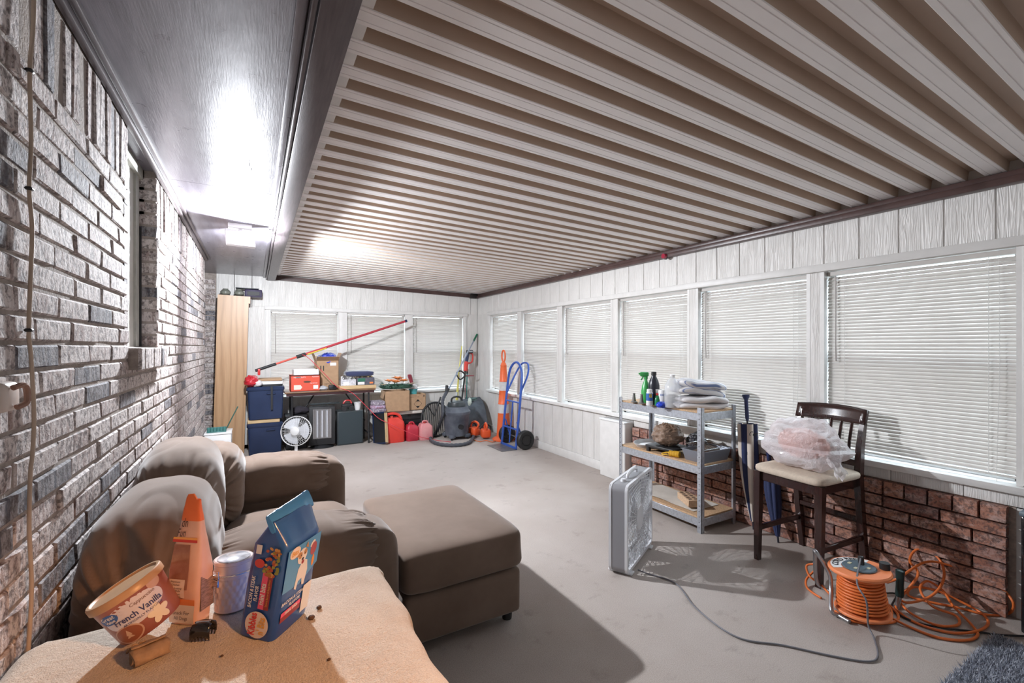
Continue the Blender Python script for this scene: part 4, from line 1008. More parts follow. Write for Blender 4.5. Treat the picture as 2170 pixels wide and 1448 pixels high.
# top tier
def lath(name, label, cat, loc, parts, rz=0, group=None):
    """thing made of lathed parts: (part name, profile, material[, sx, sy])"""
    t = thing(name, label, cat, loc, rz, group)
    for p in parts: MB().lathe(p[1], 20, sx=p[3] if len(p) > 3 else 1, sy=p[4] if len(p) > 4 else 1).obj(p[0], p[2], t)
    return t
GRN = M('green_plastic', (0.06, 0.38, 0.10), 0.3); NAV = M('navy_plastic', (0.02, 0.03, 0.10), 0.35)
NOZ = M('dull_grey_plastic', (0.20, 0.19, 0.18), 0.5)
for i, (x, y) in enumerate(((1341, 853), (1357, 856))):
    lath('hose_nozzle', ('grey tapered nozzle at the left end of the shelf top', 'grey tapered nozzle beside the blue spray can')[i], 'nozzle', S(x, y, 0)+RGT*0.01, [('base', [(0.03, 0), (0.03, 0.006), (0.02, 0.012)], NOZ), ('spout', [(0.018, 0.01), (0.010, 0.07), (0.011, 0.08), (0.008, 0.08)], NOZ)], group='nozzles')
sp = lath('spray_bottle', 'bright green trigger spray bottle on top of the metal shelf', 'bottle', S(1376, 857, 0)+FWD*0.10, [('bottle', [(0.032, 0), (0.038, 0.01), (0.038, 0.10), (0.030, 0.15), (0.014, 0.19), (0.013, 0.205)], GRN), ('collar', [(0.017, 0.205), (0.017, 0.225)], GRN)], math.atan2(RGT.y, RGT.x))
MB().rbox((-0.012, 0, 0.245), (0.075, 0.024, 0.04), 0.01, 2).cyl((-0.045, 0, 0.25), (-0.06, 0, 0.25), 0.008, n=10).obj('spray_head', GRN, sp)
MB().tube(bez([(-0.02, 0, 0.235), (-0.028, 0, 0.215), (-0.04, 0, 0.195)], 4), 0.006, 6).obj('trigger', GRN, sp)
jg = lath('black_jug', 'black plastic jug behind the blue spray can', 'bottle', S(1393, 860, 0)+FWD*0.09, [('jug', [(0.040, 0), (0.046, 0.012), (0.046, 0.16), (0.036, 0.20), (0.018, 0.235), (0.018, 0.245)], M('near_black_plastic', (0.022, 0.025, 0.035), 0.3)), ('cap', [(0.021, 0.243), (0.021, 0.27), (0.018, 0.272)], BLKP)])
MB().box(0.0, 0.05, -0.0485, -0.047, 0.05, 0.13, Matrix.Rotation(math.atan2(RGT.y, RGT.x), 4, 'Z')).obj('white_label', WHT, jg)
wdc = lath('spray_can', 'small blue and white aerosol can on top of the shelf', 'can', S(1378, 860, 0)+FWD*0.02, [('can', [(0.026, 0), (0.027, 0.003), (0.027, 0.10), (0.022, 0.11)], M('print_white')), ('blue_band', [(0.0274, 0.04), (0.0274, 0.10)], BLU), ('cap', [(0.022, 0.108), (0.022, 0.13), (0.014, 0.134)], WHT)])
rza = math.atan2(RGT.y, RGT.x)
MB().box(-0.011, 0.011, -0.0285, -0.0276, 0.068, 0.094, Matrix.Rotation(rza, 4, 'Z')).obj('yellow_shield', M('print_yellow', (0.85, 0.68, 0.05), 0.35), wdc)
lettering('WD', 0.011, lambda x, y: Matrix.Rotation(rza, 4, 'Z') @ V((x, -0.0292, 0.086+y)), NVY, wdc, bold=0.0002); lettering('40', 0.011, lambda x, y: Matrix.Rotation(rza, 4, 'Z') @ V((x, -0.0292, 0.076+y)), NVY, wdc, bold=0.0002)
lath('green_bottle', 'small green bottle with red cap on the shelf top', 'bottle', S(1396, 861, 0)+FWD*0.035, [('bottle', [(0.026, 0), (0.027, 0.05), (0.018, 0.075), (0.011, 0.085)], M('dark_green_plastic', (0.02, 0.20, 0.07), 0.25)), ('cap', [(0.012, 0.085), (0.012, 0.102)], M('red_plastic', (0.55, 0.04, 0.04), 0.35))])
tag(crumple((0, 0, 0.02), (0.085, 0.07, 0.05), 2.0, 0.3).obj('blue_bundle', M('bright_blue_film', (0.02, 0.06, 0.55), 0.25), None, 60, S(1401, 863, 0)-FWD*0.012), 'crumpled bright blue bundle in front of the green bottle', 'bag')
wp = lath('wipes_tub', 'white tub with blue lettering between green bottle and clear jug', 'tub', S(1408, 862, 0)+FWD*0.055, [('tub', [(0.028, 0), (0.03, 0.004), (0.03, 0.12), (0.027, 0.128)], WHT)])
lettering('DOW', 0.020, lambda x, y: Matrix.Rotation(rza, 4, 'Z') @ V((0.031*math.sin(x/0.031), -0.0312*math.cos(x/0.031), 0.09+y)), BLU, wp, bold=0.0006)
CLR = M('clear_plastic_jug', (0.80, 0.84, 0.88), 0.12, alpha=0.38, trans=0.0, coat=0.5)
lath('clear_jug', 'large clear plastic jug on the shelf top beside the folded towels', 'jug', S(1429, 866, 0)+FWD*0.04, [('jug', [(0.05, 0), (0.062, 0.006), (0.064, 0.12), (0.060, 0.17), (0.040, 0.215), (0.018, 0.235), (0.018, 0.25)], CLR), ('cap', [(0.020, 0.248), (0.020, 0.262)], WHT)])
# folded towels
def towel_stack(name, label, loc, rz, size, n, mat, seed, tilt=0.0):
    b = MB(); L, Wd, h = size
    pts = []
    for k in range(n):
        zz = h*(k+0.5)/n
        b.blob((0.006*(k % 2), 0.004*((k+1) % 2), zz), (L*(1-0.05*k), Wd, h/n*1.25), 0.75, 0.4, 60, 24, lambda p, k=k: p+V((0, 0, 0.022*mn.noise(V((p.x*8+seed+k, p.y*8, k)))-0.08*tilt*p.x)))
    return tag(b.obj(name, mat, None, 180, loc, (0, tilt, rz)), label, 'towel', 'folded towels on the shelf')
TWH = M('white_towel', (0.74, 0.72, 0.73), 1.0, bmp=0.6, bscale=180)
m_, nt_, p_ = new_mat('striped_towel'); MATS['striped_towel'] = m_
wv = nt_.nodes.new('ShaderNodeTexWave'); wv.bands_direction = 'Y'; wv.inputs['Scale'].default_value = 4.2; nt_.links.new(coords(nt_, 'Object'), wv.inputs['Vector'])
nt_.links.new(ramp(nt_, wv.outputs['Fac'], [(0.0, (0.75, 0.74, 0.75)), (0.80, (0.75, 0.74, 0.75)), (0.86, (0.20, 0.26, 0.46)), (0.93, (0.20, 0.26, 0.46)), (0.97, (0.75, 0.74, 0.75))]), p_.inputs['Base Color']); p_.inputs['Roughness'].default_value = 1.0
ts = S(1490, 868, 0)
TWP = V((3.06, 2.335, SHZ[0]))
towel_stack('folded_towel', 'white folded towel at the bottom of the towel pile', TWP, math.radians(-34), (0.39, 0.24, 0.095), 2, TWH, 1)
towel_stack('folded_towel', 'white folded towel with blue stripes on top of the pile', TWP+V((0.0, 0.03, 0.10)), math.radians(-27), (0.40, 0.24, 0.11), 2, MATS['striped_towel'], 3, 0.12)
towel_stack('folded_towel', 'cream and brown folded cloth at the left of the towel pile', V((2.96, 2.56, SHZ[0])), math.radians(-25), (0.15, 0.16, 0.085), 3, M('cream_brown_cloth', (0.62, 0.52, 0.42), 1.0, col2=(0.10, 0.07, 0.055), vscale=30, stretch=(1, 8, 1)), 5)
# middle tier
ty = thing('baking_tray', 'shallow grey oval tray on the middle shelf', 'tray', V((3.02, 2.84, SHZ[1])), 0.3)
MB().lathe([(0.001, 0.004), (0.11, 0.004), (0.115, 0.0), (0.12, 0.004), (0.145, 0.034), (0.150, 0.034), (0.150, 0.030), (0.122, 0.0)], 32, sx=1.0, sy=0.8).obj('dish', M('grey_enamel', (0.45, 0.44, 0.44), 0.3), ty)
MB().lathe([(0.001, 0.007), (0.10, 0.007), (0.10, 0.010), (0.001, 0.010)], 24, sy=0.75).obj('paper_liner', WHT, ty)
gs = thing('griddle_stand', 'low black plastic stand under the brown grocery bag', 'stand', V((2.99, 2.60, SHZ[1])), 0.1)
MB().rbox((0, 0, 0.045), (0.24, 0.27, 0.022), 0.006).obj('deck', BLKP, gs)
for x in (-0.10, 0.10):
    for y in (-0.115, 0.115): MB().rbox((x, y, 0.018), (0.03, 0.03, 0.036), 0.004, 1).obj('foot', BLKP, gs)
def film(name, col, a, rough=0.25):
    m, nt, p = new_mat(name); MATS[name] = m
    p.inputs['Base Color'].default_value = (*col, 1); p.inputs['Roughness'].default_value = rough; p.inputs['Alpha'].default_value = a; p.inputs['Coat Weight'].default_value = 0.4
    bump(nt, p, noise_tex(nt, coords(nt, 'Object'), 22, 4, 0.7), 0.8, 0.02); return m
BRF = film('brown_bag_film', (0.30, 0.20, 0.14), 0.88)
tag(crumple((0, 0, 0.085), (0.24, 0.22, 0.17), 4.2, 0.30, 70, 50, 4.5).obj('brown_grocery_bag', BRF, None, 180, V((2.99, 2.60, SHZ[1]+0.056))), 'crumpled brown plastic grocery bag on the middle shelf', 'bag')
tag(crumple((0, 0, 0.085), (0.15, 0.15, 0.17), 8.2, 0.3, 60, 40, 4.5).obj('black_bag', film('black_bag_film', (0.018, 0.018, 0.025), 1.0), None, 25, V((3.12, 2.42, SHZ[1]))), 'shiny crumpled black bag behind the grey pan', 'bag')
yb = thing('yellow_cord_bundle', 'bundle of yellow cord at the front of the middle shelf', 'cord', V((2.895, 2.45, SHZ[1])), math.radians(-70))
b = MB()
for k in range(9): b.tube([(-0.036+k*0.009+0.0, 0.021*math.cos(a), 0.024+0.021*math.sin(a)) for a in [i*2*math.pi/14 for i in range(14)]], 0.0052, 6, True)
YEL = M('yellow_cord', (0.72, 0.42, 0.03), 0.6); b.obj('windings', YEL, yb)
MB().tube(bez([(-0.04, 0, 0.03), (-0.075, 0.01, 0.022), (-0.10, 0.0, 0.012), (-0.085, -0.014, 0.010), (-0.05, -0.01, 0.014)], 5), 0.0055, 6).obj('loose_end', YEL, yb)
gp = thing('roasting_pan', 'deep grey metal pan holding wire racks on the middle shelf', 'pan', V((3.05, 2.275, SHZ[1])), 0.0)
def tray(b, sx, sy, h, fl, t=0.004):
    o = [(-sx/2, -sy/2), (sx/2, -sy/2), (sx/2, sy/2), (-sx/2, sy/2)]
    rings = [[(x*0.86, y*0.86, t) for x, y in o], [(x*0.86, y*0.86, 0) for x, y in o]]
    A = [[(x*k, y*k, z) for x, y in o] for k, z in ((0.86, 0.0), (1.0, h), (1.0+fl, h), (1.0+fl, h+t), (0.985, h+t), (0.85, t))]
    b.loft(A, True)
b = MB(); tray(b, 0.33, 0.19, 0.085, 0.05); b.obj('pan_body', M('grey_bakeware', (0.26, 0.28, 0.33), 0.35, 0.5), gp, 30)
b = MB()
for k in range(9): b.tube([(-0.13+k*0.032, -0.08, 0.10), (-0.13+k*0.032, 0.08, 0.125)], 0.0022, 5)
for y in (-0.08, 0.08): b.tube([(-0.14, y, 0.10+(0.025 if y > 0 else 0)), (0.14, y, 0.10+(0.025 if y > 0 else 0))], 0.003, 5)
b.obj('wire_rack', M('chrome'), gp)
crumple((0, 0, 0.055), (0.24, 0.13, 0.08), 3.3, 0.4).obj('contents', M('charred_brown', (0.09, 0.055, 0.04), 0.7, var=0.5, vscale=40), gp, 40)
# bottom tier
pp = MB().surf(lambda u, v: (-0.15+0.30*u, -0.32+0.64*v, 0.004+0.012*max(0, mn.noise(V((u*3, v*3, 2))))+0.035*max(0, v-0.8)*u), 16, 20)
tag(pp.obj('paper_sheet', M('newsprint', (0.66, 0.62, 0.56), 0.9, var=0.08, vscale=9), None, 60, V((3.055, 2.60, SHZ[2]))), 'large pale paper sheet on the bottom shelf', 'paper')
MATS['newsprint']; bpy.data.objects['paper_sheet'].modifiers.new('t', 'SOLIDIFY').thickness = 0.0015 if 'paper_sheet' in bpy.data.objects else 0
cb_ = thing('cored_brick', 'loose tan brick with core holes on the bottom shelf', 'brick', V((3.0, 2.40, SHZ[2]+0.018)), math.radians(62))
b = MB()
b.rbox((0, 0, 0.028), (0.215, 0.095, 0.056), 0.004, 1).obj('brick_body', M('tan_brick', (0.55, 0.38, 0.25), 0.9, var=0.15, vscale=60, bmp=0.4, bscale=150), cb_)
for i in range(5):
    for j in (-1, 1): MB().rbox((-0.08+i*0.04, j*0.022, 0.0562), (0.022, 0.026, 0.002), 0.0005, 1).obj('core_hole', M('hole_shadow_brown', (0.10, 0.06, 0.04), 0.9), cb_)

# ---- umbrellas beside the shelf
def umbrella(name, label, foot, top, mats, r, handle):
    t = thing(name, label, 'umbrella', foot); d = top-foot; n = d.normalized(); L = d.length
    m = Matrix.Translation((0, 0, 0)) @ frame((0, 0, 0), d)
    MB().cyl((0, 0, 0), d, 0.007, n=8).obj('shaft', M('dark_shaft', (0.03, 0.03, 0.04), 0.4), t)
    N = 8
    for g in range(2):
        b = MB()
        for k in range(g, N, 2):
            a0, a1 = 2*math.pi*k/N, 2*math.pi*(k+1)/N
            b.surf(lambda u, v: ((r*(0.25+0.75*math.sin(min(1, v*1.25)*math.pi*0.55))*(1+0.25*math.sin(u*math.pi)))*math.cos(a0+(a1-a0)*u+v*0.5), (r*(0.25+0.75*math.sin(min(1, v*1.25)*math.pi*0.55))*(1+0.25*math.sin(u*math.pi)))*math.sin(a0+(a1-a0)*u+v*0.5), L*(0.06+0.72*v)), 6, 16, M=m)
        b.obj('canopy_panels', mats[g], t, 180)
    MB().lathe([(0.008, L*0.80), (0.014, L*0.82), (0.014, L*0.96), (0.026, L*0.985), (0.027, L)], 16, m).obj('handle', handle, t)
    MB().lathe([(r*0.95, L*0.55), (r*1.02, L*0.552), (r*1.02, L*0.575), (r*0.95, L*0.577)], 16, m).obj('tie_strap', M('black_plastic'), t)
    return t
CRC = M('cream_canvas', (0.66, 0.58, 0.50), 0.9, var=0.08, vscale=8); NVC = M('navy_canvas', (0.02, 0.03, 0.09), 0.8, var=0.2, vscale=10)
u1 = umbrella('folded_umbrella', 'tall folded cream and navy umbrella leaning beside the metal shelf', at_X(1597, 1128, 3.26)*1.0, V((3.305, 2.115, 0.985)), (CRC, NVC), 0.060, M('navy_plastic'))
u1.location.z = 0.0
lettering('Cor', 0.05, lambda x, y: (V((3.305, 2.115, 0.985))-V((u1.location.x, u1.location.y, 0)))*0.73+RGT*(x*0.8)+V((0, 0, y))-FWD*0.074, BLK, u1, bold=0.0006, shear=0.3)
u2 = umbrella('folded_umbrella', 'navy folded umbrella standing behind the front leg of the bar chair', V((3.19, 1.80, 0.0)), V((3.318, 1.955, 0.66)), (NVC, NVC), 0.045, NAV)

# ---- bar chair
MAH = M('dark_mahogany', (0.032, 0.012, 0.010), 0.25, var=0.3, vscale=10, stretch=(8, 8, 1), coat=0.35)
bc = thing('bar_chair', 'tall dark wooden bar chair with beige seat by the brick wall', 'chair', (3.03, 1.525, 0), math.radians(-4))
def leg(p0, p1, w, t, name='leg'):
    """tapered square leg"""
    b = MB(); a, c = V(p0), V(p1)
    b.loft([[(p.x-s, p.y-s, p.z), (p.x+s, p.y-s, p.z), (p.x+s, p.y+s, p.z), (p.x-s, p.y+s, p.z)] for p, s in ((a, w/2), (c, t/2))]); return b.obj(name, MAH, bc, 30)
for y in (-0.19, 0.19):
    leg((-0.215, y, 0), (-0.205, y, 0.575), 0.030, 0.044)
    b = MB(); rings = []
    for z, x, s in ((0, 0.262, 0.019), (0.30, 0.215, 0.021), (0.575, 0.185, 0.022), (0.75, 0.200, 0.020), (0.95, 0.245, 0.016)):
        rings.append([(x-s, y-s*0.8, z), (x+s, y-s*0.8, z), (x+s, y+s*0.8, z), (x-s, y+s*0.8, z)])
    b.loft(rings); b.obj('leg', MAH, bc, 60)
MB().rbox((-0.01, 0, 0.545), (0.40, 0.375, 0.055), 0.004, 1).obj('seat_apron', MAH, bc)
SEATM = M('beige_woven_fabric', (0.62, 0.52, 0.42), 0.9, bmp=0.5, bscale=260, var=0.08, vscale=70)
MB().blob((-0.02, 0, 0.597), (0.44, 0.43, 0.062), 0.5, 0.22, 60, 16).obj('seat_cushion', SEATM, bc, 180)
def curved_rail(z0, z1, t):
    b = MB()
    def f(u, v):
        y = -0.215+0.43*u; x = 0.222+0.045*(1-(2*u-1)**2)+ (0.03*(v if v <= 1 else 1))
        return (x, y, z0+(z1-z0)*v+0.012*(1-(2*u-1)**2)*v)
    b.surf(f, 14, 4); o = b.obj('top_rail', MAH, bc, 180); o.modifiers.new('t', 'SOLIDIFY').thickness = t; return o
curved_rail(0.895, 0.985, 0.020)
MB().rbox((0.205, 0, 0.66), (0.022, 0.36, 0.04), 0.003, 1).obj('lower_rail', MAH, bc)
for k in range(5):
    y = -0.12+k*0.06; MB().tube([(0.210, y, 0.66), (0.222, y, 0.78), (0.255, y, 0.91)], 0.009, 6).obj('back_slat', MAH, bc)
for y in (-0.19, 0.19): MB().rbox((0.015, y, 0.205), (0.42, 0.018, 0.034), 0.003, 1).obj('stretcher', MAH, bc)
MB().rbox((0.205, 0, 0.315), (0.018, 0.36, 0.030), 0.003, 1).obj('stretcher', MAH, bc)
MB().rbox((-0.213, 0, 0.145), (0.018, 0.36, 0.034), 0.003, 1).obj('footrest', MAH, bc) if False else None
# bag on the seat
bgm = film('white_bag_film', (0.85, 0.80, 0.82), 0.62, 0.3)
pb = thing('plastic_shopping_bag', 'crumpled white plastic bag with orange contents on the bar chair', 'bag', (2.985, 1.535, 0.632), math.radians(-4))
def bagd(p):
    q = V((p.x/0.36, p.y/0.44, p.z/0.30)); n = mn.noise(q*3.2+V((3, 1, 0)))+0.6*abs(mn.noise(q*7+V((0, 4, 0))))
    w = 1+0.20*n
    if p.z < 0: w += 0.10
    o = V((p.x*w, p.y*w, p.z*(1+0.28*n)))
    o.z = max(o.z, -0.135); return o
MB().blob((0, 0, 0.138), (0.30, 0.40, 0.28), 0.8, 0.7, 80, 50, bagd).obj('bag_film', bgm, pb, 28)
crumple((0.0, 0.0, 0.14), (0.20, 0.27, 0.17), 5.0, 0.25, 30, 20).obj('orange_contents', M('orange_cloth', (0.85, 0.22, 0.10), 0.7), pb, 60)
MB().surf(lambda u, v: (-0.13+0.10*u+0.02*mn.noise(V((u*4, v*4, 1))), -0.21-0.06*v+0.02*mn.noise(V((u*5, v*3, 7))), 0.10-0.10*v+0.02*math.sin(u*9)), 16, 12).obj('bag_handle', bgm, pb, 60)

# ---- cord reel and cords
ORG = M('orange_cable', (0.74, 0.17, 0.035), 0.45, var=0.12, vscale=14); ORD = M('orange_plastic', (0.85, 0.26, 0.10), 0.4)
RCB = at_z(1828, 1296, 0.03)
rl = thing('cord_reel', 'orange cord reel wound with cable on a bent metal stand', 'cord reel', (RCB.x, RCB.y, 0))
rt = Matrix.Translation((0, 0, 0.030)) @ Matrix.Rotation(math.radians(3), 4, -FWD) @ Matrix.Rotation(math.radians(-2), 4, RGT) @ Matrix.Diagonal((0.85, 0.85, 1.12, 1.0))
MB().lathe([(0.001, 0), (0.135, 0), (0.140, 0.004), (0.140, 0.010), (0.135, 0.014), (0.001, 0.014)], 40, rt).obj('lower_flange', ORD, rl)
MB().lathe([(0.001, 0.178), (0.150, 0.178), (0.157, 0.184), (0.157, 0.190), (0.150, 0.196), (0.001, 0.196)], 48, rt).obj('upper_flange', ORD, rl)
MB().lathe([(0.075, 0.014), (0.075, 0.178)], 24, rt).obj('drum', ORD, rl)
b = MB(); pts = []
for layer, (r0, r1, nz) in enumerate(((0.088, 0.088, 13), (0.108, 0.100, 12), (0.124, 0.106, 9))):
    for i in range(nz*24):
        f = i/(nz*24); zz = 0.022+f*0.150*(1-0.10*layer) if layer % 2 == 0 else 0.022+(1-f)*0.145
        rr = r0+(r1-r0)*((zz-0.02)/0.15)+0.003*mn.noise(V((i*0.05, layer, 0))); a = 2*math.pi*i/24
        pts.append(rt @ V((rr*math.cos(a), rr*math.sin(a), zz+0.002*mn.noise(V((i*0.09, 2, layer))))))
b.tube(pts, 0.0062, 6); b.obj('wound_cable', ORG, rl, 180)
def rtop(x, y, z=0.1968): return rt @ V((x, y, z))
def arc_band(r0, r1, a0, a1, n, z): 
    b = MB(); b.surf(lambda u, v: rtop((r0+(r1-r0)*v)*math.cos(a0+(a1-a0)*u), (r0+(r1-r0)*v)*math.sin(a0+(a1-a0)*u), z), n, 2); return b
yaw = math.atan2(FWD.y, FWD.x)           # direction away from the camera seen from above
arc_band(0.088, 0.142, yaw+1.45, yaw-1.0, 30, 0.1972).obj('label_ring', WHT, rl, 0)
MB().lathe([(0.001, 0.197), (0.082, 0.197), (0.086, 0.200), (0.080, 0.204), (0.001, 0.204)], 32, rt).obj('outlet_face', M('slate_plastic', (0.10, 0.14, 0.17), 0.4), rl)
def arcfn(x, y): a = yaw+0.22-x/0.115; return rtop((0.115+y)*math.cos(a), (0.115+y)*math.sin(a), 0.1982)
lettering('CORD REEL', 0.046, arcfn, BLK, rl, bold=0.0012, sx=0.92)
for k in range(4):
    a = yaw+0.6+k*1.57; MB().box(-0.012, 0.012, -0.008, 0.008, 0, 0.002, rt @ Matrix.Translation((0.048*math.cos(a), 0.048*math.sin(a), 0.2045))).obj('outlet', M('pale_yellow_plastic', (0.62, 0.58, 0.40), 0.5), rl, 0)
kn = rt @ V((0.13*math.cos(yaw-1.85), 0.13*math.sin(yaw-1.85), 0.197)); MB().cyl(kn, rt @ V((0.13*math.cos(yaw-1.85), 0.13*math.sin(yaw-1.85), 0.225)), 0.022, n=16).obj('crank_knob', BLKP, rl)
STL = M('steel_tube', (0.45, 0.46, 0.48), 0.3, 0.9)
o3 = V((RCB.x, RCB.y, 0))
fp = [at_z(1800, 1318, 0.012), at_z(1776, 1304, 0.012), at_z(1762, 1294, 0.03), at_d(1761, 1250, 2.36), at_d(1757, 1215, 2.38), at_d(1729, 1170, 2.40), at_d(1727, 1178, 2.46), at_d(1729, 1225, 2.52), at_z(1738, 1243, 0.012), at_z(1760, 1254, 0.012)]
MB().tube(bez([p-o3 for p in fp], 6), 0.010, 10).obj('stand', STL, rl)
hb = at_z(1901, 1290, 0.0)
MB().cyl(hb-o3+V((0, 0, 0.0)), at_d(1906, 1262, (hb.x*SN+hb.y*CS))-o3, 0.012, n=10).obj('stand_post', STL, rl)
MB().lathe([(0.017, 0), (0.019, 0.01), (0.017, 0.06), (0.019, 0.12), (0.020, 0.135), (0.012, 0.14)], 16, frame(at_d(1906, 1264, (hb.x*SN+hb.y*CS))-o3, at_d(1908, 1200, (hb.x*SN+hb.y*CS))-o3)).obj('grip', M('dark_green_grip', (0.012, 0.03, 0.028), 0.35), rl)
# loose orange cable
def fl(x, y, z=0.008): return at_z(x, y, z)
def wl_(x, y, X=3.325): return at_X(x, y, X)
cp = [fl(1880, 1235, 0.09), fl(1905, 1225, 0.16), wl_(1960, 1192, 3.20), wl_(2010, 1198, 3.30), wl_(2080, 1222), wl_(2125, 1250), wl_(2148, 1280, 3.30), fl(2135, 1302), fl(2090, 1303), fl(2030, 1288), fl(1965, 1275), fl(1925, 1262),
      fl(1935, 1245, 0.05), fl(1985, 1252, 0.06), fl(2035, 1275, 0.03), fl(2080, 1300), fl(2094, 1322), fl(2070, 1338, 0.014), fl(2020, 1342), fl(1960, 1328), fl(1915, 1305), fl(1900, 1280, 0.02),
      wl_(1945, 1220, 3.05), wl_(1928, 1190, 3.22), wl_(1938, 1168, 3.29), wl_(1962, 1164, 3.31), wl_(1990, 1185, 3.30), wl_(2001, 1215, 3.26), wl_(1992, 1245, 3.15), fl(1965, 1268, 0.05), fl(1925, 1278, 0.03), fl(1905, 1272, 0.03),
      fl(1930, 1300, 0.012), fl(1985, 1325, 0.02), fl(2030, 1325), fl(2025, 1305, 0.018), fl(1975, 1285, 0.03), fl(1950, 1250, 0.07), fl(1965, 1232, 0.10), fl(1998, 1252, 0.06), fl(2020, 1285, 0.03), fl(2055, 1320, 0.018), fl(2072, 1345), fl(2050, 1357), fl(1990, 1352), fl(1930, 1330), fl(1880, 1305, 0.02)]
oc = tag(MB().tube([p-fl(1960, 1290, 0) for p in bez(cp, 7)], 0.0062, 7).obj('orange_extension_cable', ORG, None, 180, fl(1960, 1290, 0)), 'loose loops of orange extension cable tangled against the brick wall', 'cable')
cp2 = [fl(1740, 1268), fl(1712, 1248), fl(1709, 1228, 0.03), fl(1728, 1208, 0.08), fl(1734, 1200, 0.10), fl(1725, 1196, 0.09), fl(1709, 1200, 0.07), fl(1716, 1222, 0.05), fl(1738, 1238, 0.02), fl(1760, 1262)]
tag(MB().tube([p-fl(1715, 1248, 0) for p in bez(cp2, 7)], 0.0058, 7).obj('orange_cable_end', ORG, None, 180, fl(1715, 1248, 0)), 'short curled orange cable end left of the cord reel', 'cable')
cp3 = [fl(1770, 1295), fl(1800, 1315), fl(1850, 1322), fl(1895, 1318), fl(1903, 1303), fl(1880, 1280, 0.016), fl(1890, 1298, 0.02), fl(1880, 1314, 0.02), fl(1830, 1316, 0.018), fl(1785, 1298, 0.018)]
tag(MB().tube([p-fl(1830, 1318, 0) for p in bez(cp3, 7)], 0.0062, 7).obj('orange_cable_coil', ORG, None, 180, fl(1830, 1318, 0)), 'slack orange cable lying around the base of the cord reel', 'cable')
bcp = [fl(1868, 1258, 0.05), fl(1900, 1260, 0.03), fl(1890, 1290), fl(1930, 1315), fl(1990, 1330), fl(2060, 1338), fl(2120, 1346), fl(2185, 1349)]
tag(MB().tube([p-fl(1990, 1330, 0) for p in bez(bcp, 6)], 0.0045, 6).obj('black_cable', M('black_rubber', (0.015, 0.015, 0.016), 0.5), None, 180, fl(1990, 1330, 0)), 'thin black cable running past the orange cable to the rug', 'cable')
gcp = [at_z(1352, 1208, 0.03), fl(1372, 1216, 0.006), fl(1432, 1237, 0.006), fl(1476, 1290, 0.006), fl(1560, 1350, 0.006), fl(1660, 1368, 0.006), fl(1760, 1390, 0.006), fl(1835, 1402, 0.006), fl(1860, 1392, 0.006), fl(1853, 1355, 0.006), fl(1840, 1325, 0.04), at_d(1836, 1275, 2.12), at_d(1816, 1235, 2.18), rtop(0.03, 0.0, 0.235)+o3]
gc = tag(MB().tube([p-fl(1660, 1368, 0) for p in bez(gcp, 8)], 0.0042, 6).obj('grey_power_cord', M('grey_flex', (0.16, 0.16, 0.18), 0.45), None, 180, fl(1660, 1368, 0)), 'grey power cord running from the box fan to the cord reel', 'cord')
MB().rbox((0, 0, 0.018), (0.022, 0.028, 0.04), 0.005, 2, rt @ Matrix.Translation((0.03, 0, 0.204))).obj('plug', BLKP, rl)

# ---- shag rug
rg = thing('shag_rug', 'grey blue shag rug corner at the lower right', 'rug', (2.56, 0.22, 0))
MB().rbox((0, 0, 0.008), (0.95, 0.96, 0.016), 0.006, 1).obj('backing', M('rug_backing', (0.22, 0.23, 0.27), 1.0), rg)
rr = random.Random(5); vs_ = []; fs = []
for k in range(22000):
    x, y = rr.uniform(-0.475, 0.475), 0.485-abs(rr.gauss(0, 0.20)) if rr.random() < 0.7 else rr.uniform(-0.48, 0.48)
    if y < -0.48: continue
    a = rr.uniform(0, 6.28); w = 0.0022; h = rr.uniform(0.014, 0.026); lx, ly = rr.gauss(0, 0.010), rr.gauss(0, 0.010); i = len(vs_)
    vs_ += [(x-w*math.cos(a), y-w*math.sin(a), 0.012), (x+w*math.cos(a), y+w*math.sin(a), 0.012), (x+lx, y+ly, 0.012+h)]; fs.append((i, i+1, i+2))
me = bpy.data.meshes.new('pile'); me.from_pydata(vs_, [], fs)
m_, nt_, p_ = new_mat('shag_pile'); ge = nt_.nodes.new('ShaderNodeNewGeometry')
nt_.links.new(ramp(nt_, ge.outputs['Random Per Island'], [(0, (0.10, 0.11, 0.15)), (0.3, (0.26, 0.28, 0.34)), (0.6, (0.42, 0.45, 0.52)), (1, (0.60, 0.63, 0.70))]), p_.inputs['Base Color']); p_.inputs['Roughness'].default_value = 0.9
me.materials.append(m_); o = link('pile', me, rg); o['kind'] = 'stuff'

# ---- black cabinet at the end of the brick wall
bk = thing('black_cabinet', 'glossy black cabinet edge past the right end of the brick wall', 'cabinet', (3.268, 0.425, 0))
MB().rbox((0, 0, 0.28), (0.135, 0.46, 0.56), 0.01).obj('cabinet_body', M('gloss_black_plastic'), bk)
MB().rbox((0, 0, 0.572), (0.145, 0.47, 0.022), 0.006).obj('cabinet_top', M('slate_plastic'), bk)
MB().rbox((-0.068, 0, 0.30), (0.010, 0.42, 0.48), 0.004).obj('cabinet_door', M('gloss_black_plastic'), bk)
